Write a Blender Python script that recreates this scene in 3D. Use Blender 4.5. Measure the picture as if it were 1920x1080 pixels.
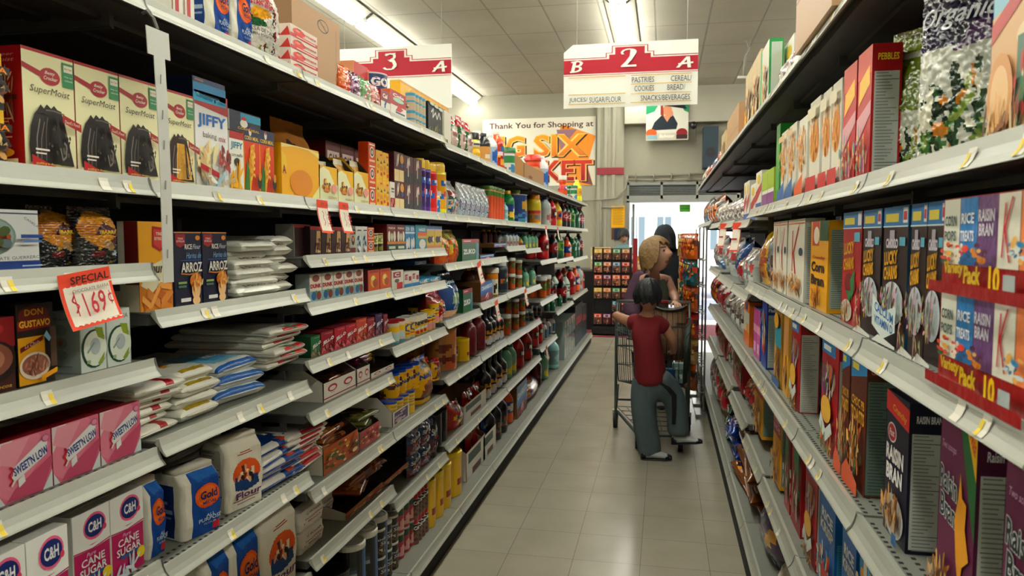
import bpy, math, random
from mathutils import Vector, Matrix, Euler
for o in list(bpy.data.objects): bpy.data.objects.remove(o)
scene = bpy.context.scene
COL = scene.collection
rnd = random.Random(11)

# ------------------------------------------------------------------ camera, world, sun, exposure
F = 1400.0; CAM_H = 1.48
PITCH = math.radians(3.963); YAW = math.radians(11.48)
cd = bpy.data.cameras.new('camera'); cam = bpy.data.objects.new('camera', cd); COL.objects.link(cam)
cam.location = (0, 0, CAM_H); cam.rotation_euler = (math.pi/2 - PITCH, 0, YAW)
cd.sensor_width = 36.0; cd.lens = 36.0 * F / 1920.0; cd.clip_start = 0.02; cd.clip_end = 200
cd.dof.use_dof = True; cd.dof.focus_distance = 2.3; cd.dof.aperture_fstop = 8.0
scene.camera = cam
w = bpy.data.worlds.new('sky'); scene.world = w; w.use_nodes = True
bg = w.node_tree.nodes['Background']; bg.inputs[0].default_value = (0.80, 0.90, 1.0, 1); bg.inputs[1].default_value = 3.0
sd = bpy.data.lights.new('sun', 'SUN'); sd.energy = 9.0; sd.angle = 0.01; sd.color = (1, 0.96, 0.9)
so = bpy.data.objects.new('sun', sd); COL.objects.link(so)
so.rotation_euler = (math.radians(48), 0, math.radians(8))       # shines along the street-side, down and towards +Y
TUBE_POWER = 17.0
scene.view_settings.view_transform = 'Standard'; scene.view_settings.look = 'None'
scene.view_settings.gamma = 1.0; scene.view_settings.use_curve_mapping = False
scene.view_settings.exposure = 0.86
scene.cycles.max_bounces = 6; scene.cycles.diffuse_bounces = 3; scene.cycles.glossy_bounces = 3
scene.cycles.transmission_bounces = 4; scene.cycles.transparent_max_bounces = 6
scene.cycles.caustics_reflective = False; scene.cycles.caustics_refractive = False
scene.cycles.sample_clamp_indirect = 4.0
scene.cycles.use_denoising = True

# ------------------------------------------------------------------ measured lines -> places on the shelf planes
_fw = Vector((-math.sin(YAW)*math.cos(PITCH), math.cos(YAW)*math.cos(PITCH), -math.sin(PITCH)))
_rt = Vector((math.cos(YAW), math.sin(YAW), 0)); _up = _rt.cross(_fw)
def along(px, X, z):
    """distance along the aisle of a mark seen at column px on the plane x=X at height z"""
    t = (px - 960) / F; dz = z - CAM_H
    return (t*(X*_fw.x + dz*_fw.z) - X*_rt.x) / (_rt.y - t*_fw.y)
def height(py, X, y):
    q = (540 - py) / F
    return CAM_H + (q*(X*_fw.x + y*_fw.y) - X*_up.x - y*_up.y) / (_up.z - q*_fw.z)
def on_y(px, py, Y):
    d = _fw + _rt*((px-960)/F) + _up*((540-py)/F)
    return Vector((0, 0, CAM_H)) + d*(Y/d.y)

# ------------------------------------------------------------------ colour + materials
PAL = dict(wh='e6e2d6', cr='e2d6ac', rd='b01a22', dr='7c1119', bk='14161a', dk='26282c', bl='1c5fa8', nb='14234f', yl='e8b416', og='df6a1c',
           gn='1f8a4a', dg='0f4d30', br='5a3420', db='34201a', tn='b08a5c', pk='d77f9a', mg='bb2168', pu='56307e', lb='5fb4d6', tl='158a94', gy='8b8d8b',
           lg='bdbcb4', gd='c68f2e', ol='9aa23a', kr='a5814f', dp='6b2a4e', sk='d8a67c', mr='5a1a22', pe='e9a37e', gg='c9d28a', si='b9bcc0', ch='3a2a24', vi='8a5ca8')
_lin = {}
def C(c):
    if isinstance(c, tuple): return c
    if c not in _lin:
        h = PAL.get(c, c)
        r = []
        for i in (0, 2, 4):
            s = int(h[i:i+2], 16)/255
            r.append(s/12.92 if s <= 0.04045 else ((s+0.055)/1.055)**2.4)
        _lin[c] = tuple(r)
    return _lin[c]
def mix(a, b, t):
    a, b = C(a), C(b); return tuple(a[i]*(1-t)+b[i]*t for i in range(3))

def new_mat(name):
    m = bpy.data.materials.new(name); m.use_nodes = True
    return m, m.node_tree, m.node_tree.nodes['Principled BSDF']
def solid(name, col, rough=0.5, metal=0.0, spec=0.5, noise=0.0, scale=30.0, bump=0.0, emit=None, es=0.0):
    m, nt, b = new_mat(name)
    b.inputs['Roughness'].default_value = rough; b.inputs['Metallic'].default_value = metal
    b.inputs['Specular IOR Level'].default_value = spec
    c = C(col)
    b.inputs['Base Color'].default_value = (*c, 1)
    if noise or bump:
        tc = nt.nodes.new('ShaderNodeTexCoord'); nz = nt.nodes.new('ShaderNodeTexNoise')
        nz.inputs['Scale'].default_value = scale; nz.inputs['Detail'].default_value = 5
        nt.links.new(tc.outputs['Object'], nz.inputs['Vector'])
        if noise:
            mx = nt.nodes.new('ShaderNodeMix'); mx.data_type = 'RGBA'
            mx.inputs[6].default_value = (*[v*(1-noise) for v in c], 1); mx.inputs[7].default_value = (*[min(1, v*(1+noise)) for v in c], 1)
            nt.links.new(nz.outputs['Fac'], mx.inputs[0]); nt.links.new(mx.outputs[2], b.inputs['Base Color'])
        if bump:
            bp = nt.nodes.new('ShaderNodeBump'); bp.inputs['Strength'].default_value = bump; bp.inputs['Distance'].default_value = 0.01
            nt.links.new(nz.outputs['Fac'], bp.inputs['Height']); nt.links.new(bp.outputs[0], b.inputs['Normal'])
    if emit: 
        b.inputs['Emission Color'].default_value = (*C(emit), 1); b.inputs['Emission Strength'].default_value = es
    return m
def printed(name, rough, spec=0.5, metal=0.0, bump=0.0, bscale=25.0, trans=0.0, coat=0.0):
    """packaging whose printed colours are stored per face corner"""
    m, nt, b = new_mat(name)
    a = nt.nodes.new('ShaderNodeAttribute'); a.attribute_name = 'ink'
    nt.links.new(a.outputs['Color'], b.inputs['Base Color'])
    b.inputs['Roughness'].default_value = rough; b.inputs['Specular IOR Level'].default_value = spec; b.inputs['Metallic'].default_value = metal
    if trans: b.inputs['Transmission Weight'].default_value = trans
    if coat: b.inputs['Coat Weight'].default_value = coat; b.inputs['Coat Roughness'].default_value = 0.12
    if bump:
        tc = nt.nodes.new('ShaderNodeTexCoord'); nz = nt.nodes.new('ShaderNodeTexNoise')
        nz.inputs['Scale'].default_value = bscale; nz.inputs['Detail'].default_value = 3
        nt.links.new(tc.outputs['Object'], nz.inputs['Vector'])
        bp = nt.nodes.new('ShaderNodeBump'); bp.inputs['Strength'].default_value = bump; bp.inputs['Distance'].default_value = 0.02
        nt.links.new(nz.outputs['Fac'], bp.inputs['Height']); nt.links.new(bp.outputs[0], b.inputs['Normal'])
    return m
M = {}
M['card'] = printed('printed_card', 0.42, 0.45)
M['paper'] = printed('printed_paper', 0.75, 0.25, bump=0.25, bscale=35)
M['film'] = printed('printed_film', 0.3, 0.5, bump=0.25, bscale=26)
M['foil'] = printed('crinkled_film', 0.16, 0.8, bump=0.17, bscale=22, coat=0.55)
M['tin'] = printed('printed_tin', 0.3, 0.6)
M['plastic'] = printed('moulded_plastic', 0.28, 0.5, coat=0.3)
M['shelf'] = solid('painted_shelf_steel', 'a9aba0', 0.36, 0.0, 0.5, noise=0.10, scale=9)
M['deck'] = solid('grey_deck_steel', '74766e', 0.45, 0.0, 0.4, noise=0.15, scale=7)
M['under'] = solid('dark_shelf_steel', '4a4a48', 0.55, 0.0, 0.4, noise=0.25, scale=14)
M['back'] = solid('dark_pegboard', '2a2b2c', 0.7, 0.0, 0.3)
M['slot'] = solid('slot_black', '0b0b0c', 0.8)
M['joint'] = solid('worn_edge_steel', '55554f', 0.5, 0.3)
M['tag'] = solid('tag_paper', 'e2ded0', 0.6)
M['tagyl'] = solid('tag_yellow', 'e2c63a', 0.6)
M['chrome'] = solid('zinc_wire', 'a7abac', 0.28, 0.9)
M['black'] = solid('black_wire', '101114', 0.4)
M['rubber'] = solid('black_rubber', '15161a', 0.6)

# ------------------------------------------------------------------ mesh builder
class MB:
    def __init__(s): s.v = []; s.f = []; s.c = []; s.m = []; s.cc = {}
    def vert(s, p): s.v.append(tuple(p)); return len(s.v)-1
    def face(s, idx, c=None, m=0, corner=None):
        if corner: s.cc[len(s.f)] = corner
        s.f.append(tuple(idx)); s.c.append(C(c) if c is not None else (0.8, 0.8, 0.8)); s.m.append(m)
    def poly(s, pts, c=None, m=0, corner=None):
        i = [s.vert(p) for p in pts]; s.face(i, c, m, corner)
    def box(s, x0, y0, z0, x1, y1, z1, c=None, m=0, ch=0.0, cols=None):
        """cols: dict of face -> colour (front,back,left,right,top,bottom)"""
        cols = cols or {}
        g = lambda k: cols.get(k, c)
        if ch:
            xs = [(x0+ch, y0), (x1-ch, y0), (x1, y0+ch), (x1, y1-ch), (x1-ch, y1), (x0+ch, y1), (x0, y1-ch), (x0, y0+ch)]
            a = [s.vert((x, y, z0)) for x, y in xs]; b = [s.vert((x, y, z1)) for x, y in xs]
            ks = ['front', 'right', 'right', 'right', 'back', 'left', 'left', 'left']
            for i in range(8):
                j = (i+1) % 8; s.face((a[i], a[j], b[j], b[i]), g(ks[i]), m)
            s.face(b, g('top'), m); s.face(a[::-1], g('bottom'), m)
            return
        p = [(x0,y0,z0),(x1,y0,z0),(x1,y1,z0),(x0,y1,z0),(x0,y0,z1),(x1,y0,z1),(x1,y1,z1),(x0,y1,z1)]
        i = [s.vert(q) for q in p]
        for k, q in (('bottom',(0,3,2,1)),('top',(4,5,6,7)),('front',(0,1,5,4)),('right',(1,2,6,5)),('back',(2,3,7,6)),('left',(3,0,4,7))):
            s.face([i[t] for t in q], g(k), m)
    def tube(s, pts, r, c=None, m=0, n=8, close=False, caps=True):
        pts = [Vector(p) for p in pts]; rings = []
        N = len(pts); rs = r if isinstance(r, (list, tuple)) else [r]*N
        prev = None
        for k in range(N):
            if close: t = (pts[(k+1) % N]-pts[k-1])
            else: t = pts[min(k+1, N-1)]-pts[max(k-1, 0)]
            t.normalize()
            if prev is None:
                u = t.orthogonal().normalized()
            else:
                u = (prev - t*prev.dot(t))
                u = u.normalized() if u.length > 1e-6 else t.orthogonal().normalized()
            prev = u; w_ = t.cross(u)
            rings.append([s.vert(pts[k]+u*(rs[k]*math.cos(2*math.pi*i/n))+w_*(rs[k]*math.sin(2*math.pi*i/n))) for i in range(n)])
        for k in range(N if close else N-1):
            a, b = rings[k], rings[(k+1) % N]
            for i in range(n): s.face((a[i], a[(i+1) % n], b[(i+1) % n], b[i]), c, m)
        if caps and not close: s.face(rings[0][::-1], c, m); s.face(rings[-1], c, m)
    def lathe(s, prof, c=None, m=0, n=24, colf=None, cap=True, flat=1.0):
        """prof: (radius, z[, colour]); colf(u, z) gives the printed colour"""
        rings = []
        for p in prof:
            rings.append([s.vert((p[0]*math.sin(2*math.pi*i/n), -p[0]*flat*math.cos(2*math.pi*i/n), p[1])) for i in range(n)])
        for k in range(len(prof)-1):
            a, b = rings[k], rings[k+1]; pc = prof[k][2] if len(prof[k]) > 2 else c
            for i in range(n):
                col = pc
                if colf and pc is None: col = colf(((i+0.5)/n), (prof[k][1]+prof[k+1][1])/2)
                s.face((a[i], a[(i+1) % n], b[(i+1) % n], b[i]), col, m)
        if cap:
            if prof[0][0] > 1e-5: s.face(rings[0][::-1], prof[0][2] if len(prof[0]) > 2 else c, m)
            if prof[-1][0] > 1e-5: s.face(rings[-1], prof[-1][2] if len(prof[-1]) > 2 else (prof[-2][2] if len(prof[-2]) > 2 else c), m)
    def mesh(s, name, mats, smooth=False, colour=True):
        me = bpy.data.meshes.new(name); me.from_pydata(s.v, [], s.f)
        for m in (mats if isinstance(mats, (list, tuple)) else [mats]): me.materials.append(m)
        me.polygons.foreach_set('material_index', s.m)
        if smooth: me.polygons.foreach_set('use_smooth', [True]*len(s.f))
        if colour:
            at = me.color_attributes.new('ink', 'FLOAT_COLOR', 'CORNER'); buf = []; ink = lambda q: tuple(min(0.88, 1.48*x**1.34) for x in q)
            for k, f in enumerate(s.f):
                cc = s.cc.get(k)
                if cc:
                    for q in cc: buf.extend((*ink(q), 1.0))
                else: buf.extend((*ink(s.c[k]), 1.0)*len(f))
            at.data.foreach_set('color', buf)
        me.update()
        return me
    def build(s, name, mats, parent=None, smooth=False, colour=False):
        o = bpy.data.objects.new(name, s.mesh(name, mats, smooth, colour)); COL.objects.link(o)
        if parent: o.parent = parent
        return o
_labels = {}
def tag(o, label, cat, group=None):
    n = len(label.split())
    if n < 4 or n > 16: print('LABEL LENGTH', n, label)
    if label in _labels: print('SAME LABEL', label)
    _labels[label] = 1
    o['label'] = label; o['category'] = cat
    if group: o['group'] = group
    return o
def thing(name, label, cat, loc=(0, 0, 0), rz=0.0, group=None):
    o = bpy.data.objects.new(name, None); COL.objects.link(o); o.empty_display_size = 0.05
    o.location = loc; o.rotation_euler = (0, 0, rz)
    return tag(o, label, cat, group)
def struct(o, kind='structure'): o['kind'] = kind; return o
def from_mesh(name, me, parent=None):
    o = bpy.data.objects.new(name, me); COL.objects.link(o)
    if parent: o.parent = parent
    return o

# ------------------------------------------------------------------ lettering (built-in font, meshed once per string)
_txt = {}
def text_mesh(s, bold=0.0, shear=0.0):
    key = (s, bold, shear)
    if key in _txt: return _txt[key]
    cu = bpy.data.curves.new('lettering', 'FONT'); cu.body = s; cu.size = 1.0; cu.resolution_u = 2; cu.offset = bold; cu.shear = shear
    o = bpy.data.objects.new('lettering', cu); COL.objects.link(o)
    dg = bpy.context.evaluated_depsgraph_get(); me = o.evaluated_get(dg).to_mesh()
    vs = [tuple(v.co) for v in me.vertices]; fs = [tuple(p.vertices) for p in me.polygons]
    o.evaluated_get(dg).to_mesh_clear(); bpy.data.objects.remove(o); bpy.data.curves.remove(cu)
    if not vs: vs = [(0, 0, 0)]; fs = []
    x0 = min(v[0] for v in vs); x1 = max(v[0] for v in vs); y0 = min(v[1] for v in vs); y1 = max(v[1] for v in vs)
    sx = max(x1-x0, 1e-4); sy = max(y1-y0, 1e-4)
    _txt[key] = ([((v[0]-x0)/sx-0.5, (v[1]-y0)/sy-0.5) for v in vs], fs, sx/sy)
    return _txt[key]

# ------------------------------------------------------------------ printed art.  Coordinates run 0..1 across and up the panel.
# ('R',x0,y0,x1,y1,c) ('E',cx,cy,rx,ry,c[,rot]) ('P',pts,c) ('T',str,cx,cy,w,h,c[,shear,bold,rot]) ('F',cx,cy,rx,ry,[cols],n,size)
# ('N',x0,y0,x1,y1[,paper,ink]) small print   ('S',pts,width,c) stroke
def expand(ops, seed=3):
    r = random.Random(seed); out = []
    for o in ops:
        if o[0] == 'F':
            _, cx, cy, rx, ry, cols, n, sz = o
            for _ in range(n):
                a = r.uniform(0, 6.283); q = math.sqrt(r.random())
                k = sz*r.uniform(0.6, 1.3)
                out.append(('E', cx+rx*q*math.cos(a), cy+ry*q*math.sin(a), k*rx, k*ry*r.uniform(0.6, 1.1), r.choice(cols), r.uniform(0, 3)))
        elif o[0] == 'N':
            x0, y0, x1, y1 = o[1:5]; pc = o[5] if len(o) > 5 else 'c9c8bc'; ic = o[6] if len(o) > 6 else '55564f'
            out.append(('R', x0, y0, x1, y1, pc)); n = max(5, int((y1-y0)*44)); dx = x1-x0; dy = (y1-y0)/n; ic = mix(ic, pc, 0.45)
            for i in range(n):
                yy = y1-(i+0.75)*dy
                if i % 13 == 2: out.append(('R', x0+0.03*dx, yy, x1-0.03*dx, yy+0.2*dy, '2b2c2a'))
                else: out.append(('R', x0+0.06*dx, yy, x0+dx*r.uniform(0.45, 0.9), yy+0.34*dy, ic))
        else: out.append(o)
    return out
def ell(cx, cy, rx, ry, rot, n):
    ca, sa = math.cos(rot), math.sin(rot); pts = []
    for i in range(n):
        a = 2*math.pi*i/n; x, y = rx*math.cos(a), ry*math.sin(a)
        pts.append((cx+x*ca-y*sa, cy+x*sa+y*ca))
    return pts
def stroke_quads(pts, wd):
    q = []
    for (x0, y0), (x1, y1) in zip(pts, pts[1:]):
        d = math.hypot(x1-x0, y1-y0) or 1e-6; nx, ny = -(y1-y0)/d*wd/2, (x1-x0)/d*wd/2
        q.append([(x0+nx, y0+ny), (x0-nx, y0-ny), (x1-nx, y1-ny), (x1+nx, y1+ny)])
    return q
def art(mb, ops, f, eps=0.00022, only_text=False, m=0, clip=True):
    """lay the art on panel f(u, v, k) where k is the height above the panel"""
    k = eps*1.5
    cl = (lambda p: (min(1, max(0, p[0])), min(1, max(0, p[1])))) if clip else (lambda p: p)
    for o in expand(ops):
        t = o[0]
        if t == 'T':
            s, cx, cy, w_, h_ = o[1:6]; c = o[6]; sh = o[7] if len(o) > 7 else 0; bo = o[8] if len(o) > 8 else 0.0; ro = o[9] if len(o) > 9 else 0
            vs, fs, _ = text_mesh(s, bo, sh); ca, sa = math.cos(ro), math.sin(ro); idx = []; base = len(mb.v)
            for x, y in vs:
                X, Y = x*w_, y*h_
                mb.vert(f(*cl((cx+X*ca-Y*sa, cy+X*sa+Y*ca)), k))
            if isinstance(c, list):
                lo, hi = C(c[0]), C(c[1])
                for q in fs: mb.face([base+i for i in q], lo, m, corner=[tuple(lo[j]+(hi[j]-lo[j])*(vs[i][1]+0.5) for j in range(3)) for i in q])
            else:
                for q in fs: mb.face([base+i for i in q], c, m)
        elif only_text: continue
        elif t == 'R':
            x0, y0, x1, y1, c = o[1:6]
            mb.poly([f(x0, y0, k), f(x1, y0, k), f(x1, y1, k), f(x0, y1, k)], c, m)
        elif t == 'E':
            cx, cy, rx, ry, c = o[1:6]; ro = o[6] if len(o) > 6 else 0
            mb.poly([f(*cl(p), k) for p in ell(cx, cy, rx, ry, ro, 20 if rx > 0.1 else 8)], c, m)
        elif t == 'P': mb.poly([f(*cl(p), k) for p in o[1]], o[2], m)
        elif t == 'S':
            for q in stroke_quads(o[1], o[2]): mb.poly([f(*cl(p), k) for p in q], o[3], m)
        k += eps
def in_poly(x, y, pts):
    ins = False; j = len(pts)-1
    for i in range(len(pts)):
        xi, yi = pts[i]; xj, yj = pts[j]
        if (yi > y) != (yj > y) and x < (xj-xi)*(y-yi)/(yj-yi)+xi: ins = not ins
        j = i
    return ins
def raster(ops, base):
    ops = [o for o in expand(ops) if o[0] != 'T']
    pre = []
    for o in ops:
        if o[0] == 'R': pre.append((0, o[1], o[2], o[3], o[4], C(o[5])))
        elif o[0] == 'E':
            ro = o[6] if len(o) > 6 else 0
            pre.append((1, o[1], o[2], o[3], o[4], math.cos(ro), math.sin(ro), C(o[5])))
        elif o[0] == 'P': pre.append((2, o[1], C(o[2])))
        elif o[0] == 'S':
            for q in stroke_quads(o[1], o[2]): pre.append((2, q, C(o[3])))
    base = C(base)
    def g(u, v):
        for p in reversed(pre):
            if p[0] == 0:
                if p[1] <= u <= p[3] and p[2] <= v <= p[4]: return p[5]
            elif p[0] == 1:
                x, y = u-p[1], v-p[2]; a = (x*p[5]+y*p[6])/p[3]; b = (-x*p[6]+y*p[5])/p[4]
                if a*a+b*b <= 1: return p[7]
            elif in_poly(u, v, p[1]): return p[2]
        return base
    return g

# ------------------------------------------------------------------ package shapes; local front faces -Y, base on z=0, front at y=0
_cache = {}
def pk_box(d, w_, h, dp):
    mb = MB(); c = d['c']; sd_ = d.get('side', c)
    mb.box(-w_/2, 0, 0, w_/2, dp, h, c, ch=min(0.0015, w_*0.03), cols=dict(left=sd_, right=sd_, top=d.get('top', sd_), back=sd_, bottom=sd_))
    art(mb, d['art'], lambda u, v, k: (-w_/2+u*w_, -k, v*h), d.get('eps', 0.00022))
    sa = d.get('sart')
    if sa:
        art(mb, sa, lambda u, v, k: (-w_/2-k, dp-u*dp, v*h))
        art(mb, sa, lambda u, v, k: (w_/2+k, u*dp, v*h))
    ta = d.get('tart')
    if ta: art(mb, ta, lambda u, v, k: (-w_/2+u*w_, v*dp, h+k))
    mb.box(-w_/2+0.002, dp*0.25, h, w_/2-0.002, dp*0.95, h+0.0008, d.get('top', sd_))      # glued flap
    return [(d['n'], mb.mesh(d['n'], M[d.get('m', 'card')], colour=True), None)]
def pk_carton(d, w_, h, dp):
    """opened shipping tray: cut-down front, sloping sides"""
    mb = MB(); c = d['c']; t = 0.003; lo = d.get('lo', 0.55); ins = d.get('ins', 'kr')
    def wall(p, q, za, zb, inner):
        (x0, y0), (x1, y1) = p, q; L = math.hypot(x1-x0, y1-y0); nx, ny = -(y1-y0)/L*t, (x1-x0)/L*t
        a = [(x0,y0,0),(x1,y1,0),(x1,y1,zb),(x0,y0,za)]; b = [(x+nx, y+ny, z) for x, y, z in a]
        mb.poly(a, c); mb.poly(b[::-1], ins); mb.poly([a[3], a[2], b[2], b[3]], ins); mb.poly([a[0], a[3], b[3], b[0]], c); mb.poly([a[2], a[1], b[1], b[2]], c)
    lf = h*lo
    wall((-w_/2, 0), (w_/2, 0), lf, lf, 0)
    for sx in (-1, 1):
        p0, p1, p2 = (sx*w_/2, 0), (sx*w_/2, dp*0.28), (sx*w_/2, dp)
        if sx > 0: wall(p0, p1, lf, h, 0); wall(p1, p2, h, h, 0)
        else: wall(p1, p0, h, lf, 0); wall(p2, p1, h, h, 0)
    wall((w_/2, dp), (-w_/2, dp), h, h, 0)
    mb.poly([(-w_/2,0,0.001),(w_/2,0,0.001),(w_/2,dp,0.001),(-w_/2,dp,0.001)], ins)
    art(mb, d['art'], lambda u, v, k: (-w_/2+u*w_, -k, v*lf))
    if d.get('sart'):
        art(mb, d['sart'], lambda u, v, k: (-w_/2-k, dp-u*dp, v*lf)); art(mb, d['sart'], lambda u, v, k: (w_/2+k, u*dp, v*lf))
    return [(d['n'], mb.mesh(d['n'], M['card'], colour=True), None)]
def pk_pouch(d, w_, h, dp):
    mb = MB(); nu, nv = d.get('g', (14, 20)); g = raster(d['art'], d['c']); bc = C(d.get('back', d['c'])); seal = d.get('seal', 0.07)
    full = d.get('full', 0.45); rr = random.Random(int(w_*9999)+7)
    def th(u, v):
        a = max(0.0, 1-abs(2*u-1)**3.5)**0.6
        b = 1.0 if v < full else max(0.0, math.cos((v-full)/(1-seal-full)*math.pi/2))**0.75 if v < 1-seal else 0.0
        return dp/2*a*min(1, 0.72+v*1.1)*b
    def wd(v): return w_*(1-0.05*math.sin(min(1, v/0.9)*math.pi)+(0.0 if v < 0.85 else 0.03))
    wob = [[rr.uniform(-1, 1)*0.004 for _ in range(nu+1)] for _ in range(nv+1)]
    for sgn in (-1, 1):
        idx = [[mb.vert(((u/nu-0.5)*wd(v/nv), dp/2+sgn*(th(u/nu, v/nv)+0.0006)+(wob[v][u] if 0 < u < nu else 0)*(1 if sgn < 0 else 0.3), v/nv*h)) for u in range(nu+1)] for v in range(nv+1)]
        for v in range(nv):
            for u in range(nu):
                q = (idx[v][u], idx[v][u+1], idx[v+1][u+1], idx[v+1][u])
                mb.face(q if sgn < 0 else q[::-1], g((u+0.5)/nu, (v+0.5)/nv) if sgn < 0 else bc)
    art(mb, d['art'], lambda u, v, k: ((u-0.5)*wd(v), dp/2-th(u, v)-0.0045-k, v*h), only_text=True)
    return [(d['n'], mb.mesh(d['n'], M[d.get('m', 'film')], smooth=True, colour=True), None)]
def pk_flat(d, w_, h, dp):
    """filled bag lying flat, its end towards the aisle; art covers the top from aisle end (v=0) to the back"""
    mb = MB(); nu, nv = d.get('g', (22, 26)); g = raster(d['art'], d['c']); rr = random.Random(int(w_*7777)+int(h*999))
    lump = [[rr.uniform(0.9, 1.06) for _ in range(nu+1)] for _ in range(nv+1)]
    def ease(t):
        q = 0.5-0.5*math.cos(math.pi*t); return 0.5*q+0.5*(0.5-0.5*math.cos(math.pi*q))
    def stad(t, L, e):
        """rounded end of height h on a run of length L"""
        r_ = min(0.5, e*h/L); q = max(0.0, abs(t-0.5)-(0.5-r_))/r_
        return math.sqrt(max(0.0, 1-q*q))
    def prof(u, v): return 0.04+0.96*min(stad(u, w_, 0.9)**0.8, 1.0)*stad(v, dp, 0.62)
    def pos(u, v, s):
        u0, v0 = u, v; u, v = ease(u), ease(v)
        sag = 1-0.10*(2*u-1)**2
        x = (u-0.5)*w_*(1-0.05*math.sin(v*math.pi)+0.02*math.cos(v*9)); y = v*dp
        return (x, y, h/2*sag+s*h/2*prof(u, v)*(lump[int(v0*nv+0.5)][int(u0*nu+0.5)] if s > 0 else 1.0))
    def pos2(u, v): return ((u-0.5)*w_*(1-0.06*math.sin(v*math.pi)), v*dp, h/2*(1-0.10*(2*u-1)**2)+h/2*prof(u, v)*1.05)
    for s in (1, -1):
        idx = [[mb.vert(pos(u/nu, v/nv, s)) for u in range(nu+1)] for v in range(nv+1)]
        for v in range(nv):
            for u in range(nu):
                q = (idx[v][u], idx[v][u+1], idx[v+1][u+1], idx[v+1][u])
                mb.face(q if s > 0 else q[::-1], g(ease((u+0.5)/nu), ease((v+0.5)/nv)) if s > 0 or (d.get('both') and v < 3) else C(d['c']))
    mb.box(-w_*0.40, -0.008, h*0.48, w_*0.40, 0.004, h*0.52, d['c'])                   # crimped end
    art(mb, d['art'], lambda u, v, k: tuple(a+b for a, b in zip(pos2(u, v), (0, -0.007, 0.004+k))), only_text=True)
    return [(d['n'], mb.mesh(d['n'], M[d.get('m', 'film')], smooth=True, colour=True), None)]
def pk_sack(d, w_, h, dp):
    """paper sack: rounded block with a folded top"""
    mb = MB(); nv = 64; g = raster(d['art'], d['c']); gs = raster(d.get('sart', []), d['c'])
    per = []                                                # (x, y, face, u)
    def edge(n, f):
        for i in range(n): per.append(f(i/n))
    edge(54, lambda t: (-0.5+t, 0.0, 0, t)); edge(20, lambda t: (0.5, t, 1, t)); edge(16, lambda t: (0.5-t, 1.0, 2, t)); edge(20, lambda t: (-0.5, 1-t, 3, t))
    N = len(per); rings = []
    def place(x, y, v, k=0.0):
        bul = 1+0.07*math.sin(math.pi*min(1, v*1.05)); top = max(0.0, (v-0.86)/0.14)
        X = x*w_*(1-0.02*top); Y = 0.5+(y-0.5)*(1-0.35*top)
        r_ = 0.05                                           # soften corners
        cx = max(0, abs(x)-0.42)/0.08; cy = max(0, abs(y-0.5)-0.42)/0.08; q = 1-0.045*cx*cy*1.6
        wr = 0.0022*math.sin(v*13+x*5)*math.sin(x*7+y*6+v*3)
        return (X*q*(1+(bul-1)*0.5), (0.5+(Y-0.5)*q*bul)*dp-k+wr, v*h)
    for j in range(nv+1): rings.append([mb.vert(place(p[0], p[1], j/nv)) for p in per])
    for j in range(nv):
        for i in range(N):
            i2 = (i+1) % N; p = per[i]; v = (j+0.5)/nv
            c = g(p[3]+0.009, v) if p[2] == 0 else (gs(p[3]+0.02, v) if p[2] in (1, 3) else C(d['c']))
            mb.face((rings[j][i], rings[j][i2], rings[j+1][i2], rings[j+1][i]), c)
    mb.face(rings[-1], d['c']); mb.face(rings[0][::-1], d['c'])
    mb.box(-w_*0.47, dp*0.22, h, w_*0.47, dp*0.62, h+0.012, d.get('top', d['c']))
    art(mb, d['art'], lambda u, v, k: place(u-0.5, 0.0, v, 0.006+k), only_text=True)
    return [(d['n'], mb.mesh(d['n'], M['paper'], smooth=True, colour=True), None)]
def pk_can(d, w_, h, dp):
    r = w_/2; mb = MB(); g = raster(d['art'], d['c']); n = d.get('seg', 28); lh = d.get('lidh', 0.1)*h; lc = d.get('lid', 'lg')
    rows = 18; rim = 0.015*h
    def colf(u, z):
        uu = (u+0.25) % 1.0 * 2.0                           # front half shows the face, back half repeats it
        return g(uu % 1.0, z/(h-lh))
    prof = [(r*0.96, 0.0, 'si'), (r, rim)] if d.get('metal', 1) else [(r*0.97, 0.0), (r, rim)]
    for i in range(1, rows+1): prof.append((r, rim+(h-lh-rim)*i/rows))
    mb.lathe(prof, None, 0, n, colf)
    art(mb, d['art'], lambda u, v, k: ((r+0.001+k)*math.sin((u-0.5)*math.pi), -(r+0.001+k)*math.cos((u-0.5)*math.pi), v*(h-lh)), only_text=True)
    lid = MB(); z0 = h-lh
    lid.lathe([(r*0.98, z0), (r*1.03, z0+0.1*lh), (r*1.03, z0+0.8*lh), (r*0.97, h), (r*0.85, h), (r*0.84, h-0.2*lh), (0.0001, h-0.2*lh)], lc, 0, n, cap=False)
    out = []
    for nm, q, mt in ((d['n'], mb, d.get('m', 'tin')), ('lid', lid, 'plastic')):
        q.v = [(x, y+r, z) for x, y, z in q.v]
        out.append((nm, q.mesh(nm, M[mt], smooth=False, colour=True), None if nm == d['n'] else 0))
    return out
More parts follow.
